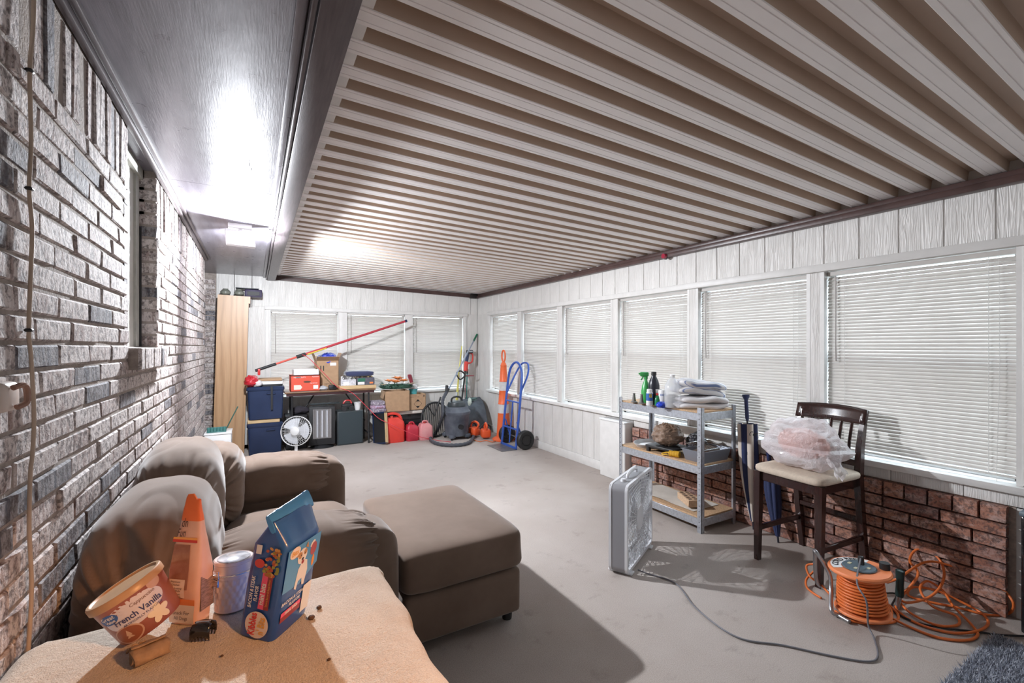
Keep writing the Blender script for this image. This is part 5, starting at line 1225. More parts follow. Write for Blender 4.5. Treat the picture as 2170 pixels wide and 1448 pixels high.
# ---- white casing box and empty outlet on the window wall
hb_ = thing('wall_heater_box', 'white boxed in wall heater beside the metal shelf', 'heater', (XR-0.065, 3.525, 0))
MB().rbox((0, 0, 0.30), (0.126, 0.375, 0.60), 0.012, 3).obj('casing', M('white_painted_trim'), hb_)
MB().rbox((-0.005, 0, 0.605), (0.14, 0.385, 0.016), 0.005).obj('top_cover', M('white_plastic'), hb_)
ob = thing('outlet_box', 'small open outlet box on the white wall under the blinds', 'outlet', (XR-0.001, 3.80, 0.50))
b = MB(); b.box(-0.012, 0, -0.032, -0.027, -0.05, 0.05).box(-0.012, 0, 0.027, 0.032, -0.05, 0.05).box(-0.012, 0, -0.03, 0.03, 0.045, 0.05).box(-0.012, 0, -0.03, 0.03, -0.05, -0.045)
b.obj('box_rim', M('tan_plastic_lid'), ob, 0); MB().box(-0.004, -0.001, -0.027, 0.027, -0.045, 0.045).obj('box_back', WHT, ob, 0)
# ---- small things on walls and ceilings
rk = thing('red_clip_light', 'small round red clip on the dark rim beam', 'clip light', at_X(1407, 543, XR-0.07))
MB().cyl((0.014, 0, 0), (-0.012, 0, 0), 0.026, 0.022, 16).obj('lens', M('red_glass', (0.35, 0.02, 0.05), 0.15, coat=0.8), rk); MB().cyl((0.03, 0, 0), (0.012, 0, 0), 0.030, n=16).obj('bezel', BLKP, rk)
pp_ = [at_X(x, y, XL+0.012) for x, y in ((73, -60), (70, 60), (63, 150), (66, 300), (62, 400), (68, 480), (66, 560), (61, 700), (66, 760), (72, 880), (69, 960), (64, 1010), (62, 1120), (67, 1240), (62, 1350), (52, 1470))]
cw = thing('wall_cable', 'beige cable clipped vertically down the whitewashed brick wall', 'cable', (XL+0.012, pp_[7].y, 0.9))
MB().tube([p-V(cw.location) for p in bez(pp_, 6)], 0.0042, 8).obj('cable', M('beige_cable', (0.48, 0.38, 0.29), 0.5), cw, 180)
for k in (2, 4, 7): MB().rbox(pp_[k]-V(cw.location), (0.014, 0.018, 0.008), 0.003, 1).obj('cable_clip', BLKP, cw)
db = thing('wall_hook_plate', 'cream plastic wall device at the left edge of the brick wall', 'wall device', at_X(8, 842, XL+0.012))
MB().rbox((0, 0, 0), (0.03, 0.07, 0.062), 0.012, 3).obj('plate', M('cream_plastic', (0.70, 0.62, 0.56), 0.35), db)
MB().tube(bez([(0.02, -0.02, 0.02), (0.03, 0.0, 0.024), (0.03, 0.014, 0.008), (0.03, 0.012, -0.014), (0.02, -0.004, -0.022)], 5), 0.006, 8).obj('hook', M('brown_plastic', (0.32, 0.18, 0.13), 0.4), db)
hk = tag(MB().tube(bez([(0, 0, 0.0), (0.0, 0, -0.02), (0.010, 0, -0.03), (0.0, 0, -0.042), (-0.010, 0, -0.034)], 5), 0.0022, 6).obj('ceiling_hook', M('steel_tube'), None, 180, at_z(529, 345, ZS)), 'small bent wire hook screwed into the dark soffit', 'hook')
# ================================================================== FAR END OF THE ROOM
OAK = None
def oak_mat():
    m, nt, p = new_mat('oak_laminate'); MATS['oak_laminate'] = m
    w = nt.nodes.new('ShaderNodeTexWave'); w.wave_type = 'BANDS'; w.bands_direction = 'X'; w.inputs['Scale'].default_value = 1.7; w.inputs['Distortion'].default_value = 10; w.inputs['Detail'].default_value = 3; w.inputs['Detail Scale'].default_value = 1.2
    nt.links.new(coords(nt, 'Object', (2.2, 2.2, 0.30)), w.inputs['Vector'])
    n = noise_tex(nt, coords(nt, 'Object', (60, 60, 1.5)), 3, 4)
    c = ramp(nt, w.outputs['Fac'], [(0.0, (0.36, 0.20, 0.10)), (0.35, (0.52, 0.31, 0.17)), (1.0, (0.56, 0.35, 0.20))])
    nt.links.new(mixc(nt, 0.5, c, ramp(nt, n, [(0.3, (0.42, 0.25, 0.13)), (0.7, (0.58, 0.37, 0.21))])), p.inputs['Base Color']); p.inputs['Roughness'].default_value = 0.4; return m
OAK = oak_mat()
CARD = M('cardboard', (0.42, 0.27, 0.16), 0.85, var=0.08, vscale=20); NVT = M('navy_tote_plastic', (0.016, 0.030, 0.078), 0.35, var=0.12, vscale=6)
BLK2 = M('matte_black', (0.018, 0.018, 0.020), 0.55); DGR = M('dark_slate_paint', (0.045, 0.055, 0.060), 0.4)
# ---- tall oak cabinet
tc = thing('tall_cabinet', 'tall narrow oak cabinet in the far left corner', 'cabinet', (-0.285, 6.80, 0))
tilt = Matrix.Rotation(math.radians(1.5), 4, 'Y')
MB().box(-0.175, 0.165, -0.055, -0.04, 0.0, 2.03, tilt).obj('oak_panel', OAK, tc, 0)
MB().box(-0.17, 0.16, -0.04, 0.18, 0.0, 2.025, tilt).obj('cabinet_body', M('dark_oak_edge', (0.30, 0.17, 0.09), 0.5), tc, 0)
MB().box(0.15, 0.182, -0.060, -0.02, 1.94, 2.03, tilt).obj('edge_strip', OAK, tc, 0)
JARM = M('grey_green_glazed', (0.19, 0.20, 0.17), 0.25)
for i, x in enumerate((-0.385, -0.235)):
    lath('squat_jar', ('squat grey green jar on the cabinet nearest the brick wall', 'squat grey green jar beside the dark radio on the cabinet')[i], 'jar', (x+0.06, 6.79, 2.032), [('jar', [(0.03, 0), (0.055, 0.02), (0.058, 0.045), (0.04, 0.07), (0.028, 0.075), (0.03, 0.085)], JARM)], group='jars on the tall cabinet')
rd = thing('dark_radio', 'dark violet box with flat lid on top of the tall cabinet', 'box', (-0.045, 6.88, 2.028))
MB().rbox((0.03, 0, 0.05), (0.20, 0.16, 0.10), 0.012).obj('body', M('dark_violet_plastic', (0.045, 0.035, 0.08), 0.4), rd); MB().rbox((-0.04, 0, 0.108), (0.26, 0.2, 0.010), 0.004).obj('lid', DGR, rd)
MB().rbox((0.03, -0.084, 0.045), (0.14, 0.008, 0.05), 0.002, 1).obj('front_grille', BLK2, rd)
# ---- white box by the brick wall with teal rack and rod
wbx = thing('white_box', 'small white box behind the armchair by the brick wall', 'box', (-0.335, 5.72, 0))
MB().rbox((0, 0, 0.23), (0.235, 0.30, 0.46), 0.008).obj('box_body', M('white_plastic'), wbx); MB().rbox((0, 0, 0.465), (0.245, 0.31, 0.012), 0.004).obj('box_lid', M('white_plastic'), wbx)
tk = thing('teal_rack', 'teal scalloped plastic rack on the white box', 'rack', (-0.345, 5.66, 0.471), 0.0)
TEAL = M('teal_plastic', (0.05, 0.17, 0.16), 0.35)
for k in range(6): MB().lathe([(0.014, 0), (0.017, 0.004), (0.017, 0.05), (0.012, 0.055)], 12, Matrix.Translation((-0.075+k*0.028, 0, 0))).obj('tube', TEAL, tk)
MB().rbox((-0.005, 0.0, 0.006), (0.17, 0.036, 0.012), 0.004, 1).obj('rack_base', TEAL, tk)
tag(MB().cyl((0, 0, 0), (0.115, 0.02, 0.25), 0.006, n=8).obj('green_rod', M('dark_green_paint', (0.03, 0.10, 0.08), 0.4), None, 40, (-0.275, 5.72, 0.473)), 'thin dark green rod standing on the white box', 'rod')
# ---- stacked navy totes
def tote(name, label, loc, w, d, h):
    t = thing(name, label, 'tote', loc, 0.0, 'stacked navy totes')
    rr_ = lambda k, z: [(x*k, y*k, z) for x, y in rrect2(w, d, 0.03)]
    MB().loft([rr_(0.88, 0), rr_(0.90, 0.004), rr_(0.97, h-0.05), rr_(0.97, h-0.04)]).obj('tub', NVT, t, 40)
    MB().loft([rr_(1.0, h-0.05), rr_(1.02, h-0.045), rr_(1.02, h-0.012), rr_(0.97, h-0.002), rr_(0.95, h)]).obj('lid', NVT, t, 40)
    MB().rbox((0.06, -d/2-0.002, h-0.09), (0.10, 0.016, 0.02), 0.005, 1).obj('handle', NVT, t)
    return t
def rrect2(w, d, r, n=4):
    out = []
    for cx, cy, a0 in ((w/2-r, d/2-r, 0), (-w/2+r, d/2-r, 90), (-w/2+r, -d/2+r, 180), (w/2-r, -d/2+r, 270)):
        for i in range(n+1):
            a = math.radians(a0+90*i/n); out.append((cx+r*math.cos(a), cy+r*math.sin(a)))
    return out
tote('storage_tote', 'lower navy blue storage tote standing on the floor', (0.115, 6.66, 0), 0.40, 0.36, 0.405)
tag(MB().rbox((0, 0, 0.024), (0.36, 0.30, 0.048), 0.004, 1).obj('pine_board', M('pale_pine', (0.62, 0.44, 0.24), 0.6, var=0.1, vscale=8, stretch=(1, 10, 1)), None, 40, (0.10, 6.66, 0.405)), 'pale pine board between the two navy totes', 'board')
t2 = tote('storage_tote', 'upper navy blue storage tote with black strap', (0.12, 6.66, 0.453), 0.42, 0.37, 0.415)
MB().box(0.055, 0.078, -0.204, -0.200, 0.12, 0.415).obj('strap', BLK2, t2, 0)
TT2 = 0.868
for i, (nm, lb, w, d, h, dx, mt_) in enumerate((('black_folder', 'black folder at the bottom of the pile on the upper tote', 0.34, 0.26, 0.022, 0.05, BLK2), ('white_binder', 'white binder in the pile on the upper tote', 0.30, 0.25, 0.045, 0.06, WHT), ('flat_box_lid', 'flat brown box lid on top of the pile on the tote', 0.33, 0.27, 0.028, 0.045, CARD))):
    z = TT2+(0, 0.022, 0.067)[i]
    tag(MB().rbox((0, 0, h/2), (w, d, h), 0.004, 1).obj(nm, mt_, None, 40, (0.12+dx-0.02, 6.67, z), (0, 0, (-0.05, 0.04, -0.02)[i])), lb, ('folder', 'binder', 'lid')[i])
tag(crumple((0, 0, 0.07), (0.16, 0.18, 0.14), 6.0, 0.35, 30, 22, 3.4).obj('red_bag', film('red_bag_film', (0.55, 0.02, 0.035), 1.0), None, 30, (-0.035, 6.52, 0.87)), 'shiny crumpled red bag on the left of the upper tote', 'bag')
tag(crumple((0, 0, 0.04), (0.10, 0.10, 0.08), 9.0, 0.35).obj('white_rag', M('white_towel'), None, 60, (0.03, 6.50, 0.872)), 'small white rag beside the crumpled red bag', 'rag')
# ---- folding table
TBZ, TBX0, TBX1, TBY0, TBY1 = 0.782, 0.335, 1.50, 6.52, 6.96
tb_ = thing('folding_table', 'brown folding table with black legs under the far windows', 'table', ((TBX0+TBX1)/2, (TBY0+TBY1)/2, 0))
w2, d2 = (TBX1-TBX0)/2, (TBY1-TBY0)/2
MB().rbox((0, 0, TBZ-0.012), (2*w2, 2*d2, 0.024), 0.006).obj('table_top', M('walnut_laminate'), tb_)
MB().box(-w2+0.02, w2-0.02, -d2+0.015, -d2+0.025, TBZ-0.06, TBZ-0.024).box(-w2+0.02, w2-0.02, d2-0.025, d2-0.015, TBZ-0.06, TBZ-0.024).obj('apron', M('dark_wine_paint', (0.05, 0.018, 0.02), 0.4), tb_, 0)
for sx in (-1, 1):
    x = sx*(w2-0.09)
    for y in (-d2+0.05, d2-0.05): MB().tube([(x, y, TBZ-0.05), (x, y, 0.0)], 0.013, 8).obj('leg', BLK2, tb_)
    MB().tube([(x, -d2+0.05, 0.14), (x, d2-0.05, 0.14)], 0.011, 8).obj('crossbar', BLK2, tb_)
    MB().tube([(x-sx*0.02, 0, 0.30), (x-sx*0.30, 0, TBZ-0.05)], 0.010, 8).obj('brace', BLK2, tb_)
def tray_box(name, label, cat, loc, size, mat, rz=0.0, flaps=0.0, group=None):
    """open cardboard style box: floor, four walls, optional flaps"""
    t = thing(name, label, cat, loc, rz, group); w, d, h = size; th = 0.006
    b = MB(); b.box(-w/2, w/2, -d/2, d/2, 0, th).box(-w/2, w/2, -d/2, -d/2+th, 0, h).box(-w/2, w/2, d/2-th, d/2, 0, h).box(-w/2, -w/2+th, -d/2, d/2, 0, h).box(w/2-th, w/2, -d/2, d/2, 0, h)
    b.obj('walls', mat, t, 0)
    if flaps:
        for (sx, sy) in ((1, 0), (-1, 0), (0, 1), (0, -1)):
            m = Matrix.Translation((sx*w/2, sy*d/2, h)) @ Matrix.Rotation(math.atan2(sy, sx), 4, 'Z') @ Matrix.Rotation(math.radians(60-40*(sx != 0)), 4, 'Y')
            L = w if sy else d
            MB().box(-0.002, 0.003, -L/2+0.004, L/2-0.004, 0, flaps, m).obj('flap', mat, t, 0)
    return t
T = lambda x, y: V((x, y, TBZ))
RBX = M('orange_red_card', (0.68, 0.085, 0.045), 0.55)
fb = tray_box('file_box', 'orange red file storage box on the folding table', 'box', T(0.585, 6.66), (0.36, 0.25, 0.215), RBX)
MB().box(-0.18, 0.18, -0.125, 0.125, 0.205, 0.215).obj('lid', RBX, fb, 0)
def fbf(x0, z0): return lambda x, y: V((x0+x, -0.1265, z0+y))
lettering('HEAVY DUTY', 0.024, fbf(-0.07, 0.185), WHT, fb); lettering('FILE BOX', 0.020, fbf(0.12, 0.190), WHT, fb)
patch(fb, 'dark_logo', BLK, (-0.09, -0.125, 0.187), (1, 0, 0), (0, 0, 1), rect(-0.03, 0.03, -0.010, 0.010), 0.0006)
patch(fb, 'hand_hole', M('hole_shadow_brown'), (0.02, -0.125, 0.125), (1, 0, 0), (0, 0, 1), ell(0, 0, 0.045, 0.013, 20), 0.0008)
patch(fb, 'arrow_panel', CRM, (-0.09, -0.125, 0.055), (1, 0, 0), (0, 0, 1), [(-0.05, -0.03), (0.03, -0.03), (0.05, 0), (0.03, 0.03), (-0.05, 0.03)], 0.0008)
patch(fb, 'barcode_panel', WHT, (0.125, -0.125, 0.055), (1, 0, 0), (0, 0, 1), rect(-0.03, 0.03, -0.028, 0.022), 0.0008)
lettering('FILE BOXES', 0.018, fbf(0.10, 0.105), WHT, fb)
ol = tray_box('white_open_box', 'shallow white open box on top of the red file box', 'box', T(0.595, 6.66)+V((0, 0, 0.2155)), (0.31, 0.22, 0.075), M('print_white'), 0.03)
MB().rbox((0, 0.0, 0.035), (0.27, 0.17, 0.05), 0.006, 1).obj('folded_card', CARD, ol); MB().rbox((0.03, -0.07, 0.062), (0.18, 0.03, 0.015), 0.004, 1).obj('blue_pen_case', NVT, ol)
tbx = tray_box('tall_cardboard_box', 'tall brown cardboard box overflowing with blue tarp', 'box', T(0.875, 6.78), (0.285, 0.24, 0.40), CARD, 0.02, 0.11)
for x in (-0.09, -0.055): MB().box(x-0.006, x+0.006, -0.1215, -0.120, 0.26, 0.33).obj('slot_mark', BLK2, tbx, 0)
MB().box(0.03, 0.11, -0.1215, -0.120, 0.33, 0.37).obj('white_sticker', WHT, tbx, 0)
lettering('CARTON CO', 0.022, lambda x, y: V((0.02+x, -0.1212, 0.075+y)), BRN, tbx)
tag(crumple((0, 0, 0.05), (0.26, 0.22, 0.18), 3.0, 0.35, 40, 26, 3.5).obj('blue_tarp', film('blue_tarp_film', (0.015, 0.05, 0.55), 1.0), None, 30, T(0.885, 6.78)+V((0, 0, 0.36))), 'crumpled bright blue tarp stuffed in the tall cardboard box', 'tarp')
tag(crumple((0, 0, 0.03), (0.11, 0.09, 0.06), 7.0, 0.35).obj('clear_bag', film('clear_bag_film', (0.60, 0.62, 0.66), 0.8), None, 30, T(0.80, 6.57)), 'small clear plastic bag in front of the tall cardboard box', 'bag')
cmx = thing('black_camera', 'small black gadget with round lens on the folding table', 'camera', T(0.925, 6.57))
MB().rbox((0, 0, 0.035), (0.10, 0.06, 0.065), 0.012).obj('body', BLK2, cmx); MB().cyl((0.02, -0.03, 0.035), (0.02, -0.055, 0.035), 0.026, n=18).obj('lens', M('gloss_black_plastic'), cmx)
tag(MB().rbox((0, 0, 0.024), (0.50, 0.24, 0.048), 0.004, 1).obj('wooden_plank', M('pale_pine'), None, 40, T(1.26, 6.66)), 'short pine plank lying on the right end of the folding table', 'plank')
PT = TBZ+0.048
cut = thing('cutlery_tub', 'clear tub of grey hardware on the pine plank', 'tub', (1.135, 6.66, PT))
MB().box(-0.10, 0.10, -0.09, 0.09, 0, 0.085).obj('tub', M('clear_pale_plastic'), cut, 0)
kr2 = random.Random(8)
for k in range(16):
    x, y = kr2.uniform(-0.085, 0.085), kr2.uniform(-0.07, 0.07); MB().cyl((x, y, 0.085), (x+kr2.uniform(-.02, .02), y, 0.085+kr2.uniform(0.015, 0.045)), 0.007, n=6).obj('hardware_piece', M('steel_tube') if k % 2 else WHT, cut)
patch(cut, 'label', WHT, (-0.02, -0.09, 0.035), (1, 0, 0), (0, 0, 1), rect(-0.05, 0.03, -0.03, 0.02), 0.0008)
gb = thing('game_box', 'dark patterned game box on the pine plank', 'box', (1.37, 6.66, PT))
MB().rbox((0, 0, 0.052), (0.24, 0.20, 0.104), 0.004, 1).obj('box_body', M('grey_print_box', (0.10, 0.10, 0.13), 0.4, var=0.3, vscale=20), gb)
patch(gb, 'green_panel', M('print_dark_green', (0.03, 0.16, 0.10), 0.4), (-0.06, -0.10, 0.07), (1, 0, 0), (0, 0, 1), rect(-0.05, 0.05, -0.02, 0.025)); patch(gb, 'white_panel', WHT, (-0.06, -0.10, 0.03), (1, 0, 0), (0, 0, 1), rect(-0.05, 0.04, -0.022, 0.016)); patch(gb, 'red_panel', ORP, (0.07, -0.10, 0.03), (1, 0, 0), (0, 0, 1), rect(-0.02, 0.03, -0.012, 0.012))
bd = thing('bead_string', 'string of cream and black beads under the navy cushion', 'beads', (1.33, 6.62, PT+0.104))
b = MB(); b2 = MB()
for k in range(30):
    (b if k % 3 else b2).blob((-0.13+k*0.0093, 0.012*math.sin(k*1.3), 0.012+0.004*math.sin(k*2.1)), (0.018, 0.018, 0.018), 1, 1, 8, 6)
b.obj('cream_beads', M('bead_cream', (0.72, 0.52, 0.26), 0.4), bd, 180); b2.obj('black_beads', BLK2, bd, 180)
tag(MB().blob((0, 0, 0.032), (0.40, 0.26, 0.085), 0.6, 0.35, 50, 18, wrinkle(0.008, 0.008, 0, 0.2, 20, 4)).obj('navy_cushion', M('navy_velvet', (0.025, 0.035, 0.10), 0.7, sheen=0.5), None, 180, (1.30, 6.69, PT+0.128)), 'navy blue cushion on top of the game box', 'cushion')
# ---- red telescopic pole saw resting across the table
pa, pb_ = at_Y(541, 786, 6.46), at_Y(862, 680, 6.72)
ps = thing('telescopic_pole', 'long red telescopic pruning pole lying across table and totes', 'pole', pa)
dv = pb_-pa
RDP = M('red_pole_paint', (0.48, 0.05, 0.07), 0.35)
MB().tube([dv*0.10, dv*0.30], 0.013, 10).obj('lower_tube', M('orange_red_paint', (0.62, 0.10, 0.07), 0.35), ps); MB().tube([dv*0.28, dv*0.985], 0.0165, 10).obj('upper_tube', RDP, ps)
MB().tube([dv*0.30+V((0, -0.016, -0.012)), dv*0.42+V((0, -0.016, -0.012))], 0.009, 8).obj('yellow_sleeve', M('yellow_plastic', (0.62, 0.48, 0.05), 0.4), ps)
MB().tube([dv*0.235, dv*0.29], 0.024, 12).obj('clamp', BLK2, ps); MB().tube([dv*0.0, dv*0.115], 0.018, 12).obj('grip', BLK2, ps); MB().tube([dv*0.985, dv*1.0], 0.020, 12).obj('end_cap', NAV, ps)
MB().rbox(dv*0.02+V((0, -0.02, -0.03)), (0.03, 0.03, 0.08), 0.008).obj('trigger_block', M('red_plastic'), ps)
rp_ = [at_Y(640, 752, 6.50), at_Y(655, 760, 6.46), at_Y(690, 795, 6.42), at_Y(715, 820, 6.40), at_Y(745, 832, 6.42), at_Y(775, 860, 6.40), at_Y(800, 885, 6.36), at_Y(822, 897, 6.30), at_Y(850, 910, 6.22), at_Y(890, 926, 6.20), at_z(930, 934, 0.008), at_z(955, 937, 0.008)]
tag(MB().tube([p-rp_[3] for p in bez(rp_, 6)], 0.0045, 6).obj('red_rope', M('red_rope', (0.60, 0.05, 0.07), 0.6), None, 180, rp_[3]), 'thin red rope hanging from the pole down to the floor', 'rope')
rp2 = [at_Y(598, 770, 6.45), at_Y(620, 769, 6.43), at_Y(632, 760, 6.45), at_Y(645, 752, 6.50)]
# ---- under the table
wfn = thing('desk_fan', 'small white round desk fan in front of the folding table', 'fan', at_z(626, 964, 0)+V((0, 0.0, 0)), math.atan2(RGT.y, RGT.x)+0.1)
MB().lathe([(0.001, 0.03), (0.03, 0.034), (0.10, 0.022), (0.11, 0.010), (0.11, 0)], 28).obj('base', M('white_plastic'), wfn); MB().cyl((0, 0.02, 0.03), (0, 0.03, 0.20), 0.020, 0.016, 12).obj('stem', M('white_plastic'), wfn)
hcz = V((0.01, -0.02, 0.305)); fm = Matrix.Translation(hcz) @ Matrix.Rotation(math.radians(80), 4, 'X')
b = MB(); RF = 0.185
for k in range(44):
    a = 2*math.pi*k/44; pts = [fm @ V((r*math.cos(a+0.25*(r/RF)), r*math.sin(a+0.25*(r/RF)), z)) for r, z in ((0.05, 0.035), (0.11, 0.03), (0.165, 0.012), (RF, -0.01))]; b.tube(pts, 0.0014, 4)
for r, z in ((RF, -0.01), (0.12, 0.028), (RF, -0.03)): b.tube([fm @ V((r*math.cos(2*math.pi*i/36), r*math.sin(2*math.pi*i/36), z)) for i in range(36)], 0.004 if r == RF else 0.0016, 5, True)
b.obj('front_grille', M('white_plastic'), wfn)
b = MB()
for k in range(30):
    a = 2*math.pi*k/30; b.tube([fm @ V((r*math.cos(a), r*math.sin(a), z)) for r, z in ((RF, -0.03), (0.13, -0.075), (0.05, -0.085))], 0.0016, 4)
b.obj('rear_grille', M('white_plastic'), wfn)
MB().lathe([(0.001, 0.042), (0.045, 0.040), (0.055, 0.032), (0.05, 0.028)], 24, fm).obj('badge_disc', M('white_plastic'), wfn)
MB().cyl(fm @ V((0, 0, -0.04)), fm @ V((0, 0, -0.15)), 0.055, 0.045, 16).obj('motor', M('white_plastic'), wfn)
for k in range(3):
    a0 = k*2*math.pi/3; MB().surf(lambda u, v: fm @ V(((0.03+0.13*u)*math.cos(a0+(v-0.5)*1.5), (0.03+0.13*u)*math.sin(a0+(v-0.5)*1.5), -0.02+0.03*(v-0.5))), 8, 10).obj('blade', M('pale_fan_blade'), wfn, 180)
ht = thing('quartz_heater', 'black quartz tube heater standing under the folding table', 'heater', (0.80, 6.62, 0), -0.12)
MB().rbox((0, 0, 0.30), (0.33, 0.14, 0.52), 0.012).obj('housing', BLK2, ht); MB().rbox((0, -0.072, 0.33), (0.23, 0.006, 0.40), 0.004, 1).obj('reflector', M('steel_tube'), ht)
for x in (-0.06, 0.0, 0.06): MB().cyl((x, -0.085, 0.15), (x, -0.085, 0.51), 0.016, n=12).obj('quartz_tube', M('pale_quartz', (0.55, 0.56, 0.60), 0.25), ht)
b = MB()
for k in range(12): b.tube([(-0.115+k*0.021, -0.105, 0.13), (-0.115+k*0.021, -0.105, 0.53)], 0.0016, 4)
b.obj('guard_wires', M('chrome'), ht); MB().lathe([(0.15, 0), (0.15, 0.012), (0.06, 0.045), (0.05, 0.05)], 24, sy=0.75).obj('foot', BLK2, ht)
sb = thing('dark_speaker', 'dark slate box to the right of the quartz heater', 'box', (1.16, 6.72, 0), 0.05)
MB().rbox((0, 0, 0.235), (0.35, 0.26, 0.47), 0.008).obj('cabinet', DGR, sb); MB().rbox((0, -0.132, 0.235), (0.32, 0.006, 0.44), 0.004, 1).obj('front_cloth', M('slate_cloth', (0.035, 0.05, 0.058), 0.8), sb)
sb2 = thing('black_box', 'black box behind the white desk fan under the table', 'box', (0.485, 6.78, 0)); MB().rbox((0, 0, 0.22), (0.26, 0.28, 0.44), 0.01).obj('body', BLK2, sb2); MB().rbox((0, 0, 0.445), (0.27, 0.29, 0.02), 0.005).obj('lid', BLK2, sb2)
tag(crumple((0, 0, 0.05), (0.22, 0.16, 0.10), 1.3, 0.4).obj('dark_bundle', M('dark_cloth', (0.035, 0.03, 0.04), 0.9), None, 60, (0.54, 6.76, 0.456)), 'dark cloth bundle on the black box under the table', 'bundle')
tag(MB().rbox((0, 0, 0.008), (0.38, 0.10, 0.016), 0.003, 1).obj('dark_shelf_board', DGR, None, 40, (0.86, 6.80, 0.565)), 'thin dark board lying over the heater under the table', 'board')
rt_ = thing('power_tool', 'black and red power tool on the dark slate box', 'tool', (1.13, 6.66, 0.471))
MB().rbox((0, 0, 0.065), (0.15, 0.08, 0.07), 0.02, 3).obj('body', BLK2, rt_); MB().cyl((-0.05, -0.02, 0.035), (-0.05, -0.06, 0.035), 0.035, n=16).obj('wheel', BLK2, rt_); MB().cyl((0.05, -0.02, 0.035), (0.05, -0.06, 0.035), 0.035, n=16).obj('wheel', BLK2, rt_)
MB().tube(bez([(-0.05, 0, 0.10), (-0.02, 0, 0.14), (0.04, 0, 0.14), (0.06, 0, 0.10)], 5), 0.012, 8).obj('handle', M('red_plastic'), rt_)
lath('white_cup', 'white plastic cup beside the power tool', 'cup', (1.275, 6.66, 0.471), [('cup', [(0.035, 0), (0.05, 0.11), (0.053, 0.11), (0.05, 0.105), (0.034, 0.006), (0.001, 0.006)], WHT)])
tag(MB().rbox((0, 0, 0.05), (0.13, 0.12, 0.10), 0.004, 1).obj('orange_carton', RBX, None, 40, (1.0, 6.84, 0.582)), 'small orange carton under the folding table', 'box') if False else None
# leaning dark framed panel
pn = thing('framed_panel', 'dark framed panel leaning by the right table leg', 'panel', (1.545, 6.42, 0))
pm = Matrix.Rotation(math.radians(-10), 4, 'X') @ Matrix.Rotation(math.radians(-62), 4, 'Z')
MB().box(-0.13, 0.13, -0.012, 0.012, 0.0, 0.44, pm).obj('board', BLK2, pn, 0)
for (x0, x1, z0_, z1) in ((-0.135, -0.115, 0, 0.445), (0.115, 0.135, 0, 0.445), (-0.135, 0.135, 0.425, 0.445), (-0.135, 0.135, 0.0, 0.02)): MB().box(x0, x1, -0.018, 0.018, z0_, z1, pm).obj('frame_bar', M('pale_pine') if x0 == 0.115 else NVT, pn, 0)
# ---- cooler / crate with boxes
cr = thing('black_crate', 'black slatted plastic crate under the white cooler lid', 'crate', (1.93, 6.81, 0))
for k in range(5): MB().rbox((0, -0.17, 0.05+k*0.062), (0.62, 0.012, 0.045), 0.003, 1).obj('slat', BLK2, cr)
for x in (-0.30, -0.1, 0.1, 0.30): MB().rbox((x, -0.165, 0.18), (0.03, 0.014, 0.36), 0.003, 1).obj('upright', BLK2, cr)
MB().box(-0.31, 0.31, -0.155, 0.17, 0.0, 0.36).obj('liner', DGR, cr, 0)
cl_ = tag(MB().rbox((0, 0, 0.03), (0.72, 0.40, 0.06), 0.018, 3).obj('cooler_lid', M('cream_foam', (0.72, 0.68, 0.62), 0.7, var=0.08, vscale=30, bmp=0.3, bscale=90), None, 40, (1.86, 6.79, 0.362)), 'cream white cooler lid lying on the black crate', 'lid')
LZ = 0.424
kt = thing('knitted_blanket', 'folded blanket of mixed red white and navy yarn', 'blanket', (1.535, 6.62, LZ))
KN = M('mixed_yarn', (0.55, 0.50, 0.55), 0.95, col2=(0.08, 0.05, 0.10), vscale=55, bmp=0.8, bscale=120)
for k in range(3): MB().blob((0.0, 0, 0.035+k*0.05), (0.24-0.02*k, 0.24, 0.065), 0.5, 0.35, 40, 12, lambda p, k=k: p+V((0.006*mn.noise(p*40+V((k, 0, 0))), 0.008*mn.noise(p*35), 0.01*mn.noise(p*22+V((0, k, 0)))))).obj('fold', (KN, M('lilac_yarn', (0.50, 0.46, 0.62), 0.95, col2=(0.30, 0.10, 0.14), vscale=35, bmp=0.8, bscale=120), KN)[k], kt, 180)
bx1 = tray_box('open_cardboard_box', 'brown cardboard box holding a wreath of orange flowers', 'box', (1.82, 6.67, LZ), (0.36, 0.28, 0.30), CARD, -0.06)
m1 = Matrix.Translation((-0.18, 0, 0.30)) @ Matrix.Rotation(math.radians(-168), 4, 'Y'); MB().box(-0.003, 0.003, -0.135, 0.135, 0, 0.11, m1).obj('flap', CARD, bx1, 0)
wrn = random.Random(11)
wrt = thing('flower_wreath', 'green wreath with orange silk lilies on the cardboard box', 'wreath', (1.83, 6.66, LZ+0.30))
wrt.scale = (1.25, 1.25, 1.3)
GRNL = M('dark_green_leaf', (0.03, 0.09, 0.06), 0.6); ORF = M('orange_petal', (0.72, 0.26, 0.08), 0.6, var=0.25, vscale=30); CRF = M('cream_petal', (0.70, 0.62, 0.46), 0.7)
b = MB(); b.tube([(0.17*math.cos(a), 0.11*math.sin(a), 0.045) for a in [i*2*math.pi/24 for i in range(24)]], 0.022, 8, True); b.obj('ring', GRNL, wrt, 180)
def leaf(b, c, d, L, w, droop=0.3):
    c, d = V(c), V(d).normalized(); s = d.cross(V((0, 0, 1))); s = s.normalized() if s.length > 0.01 else V((1, 0, 0)); n = s.cross(d)
    b.add([c, c+d*L*0.45+s*w+n*w*0.4, c+d*L-n*L*droop, c+d*L*0.45-s*w+n*w*0.4], [(0, 1, 2, 3)])
b = MB()
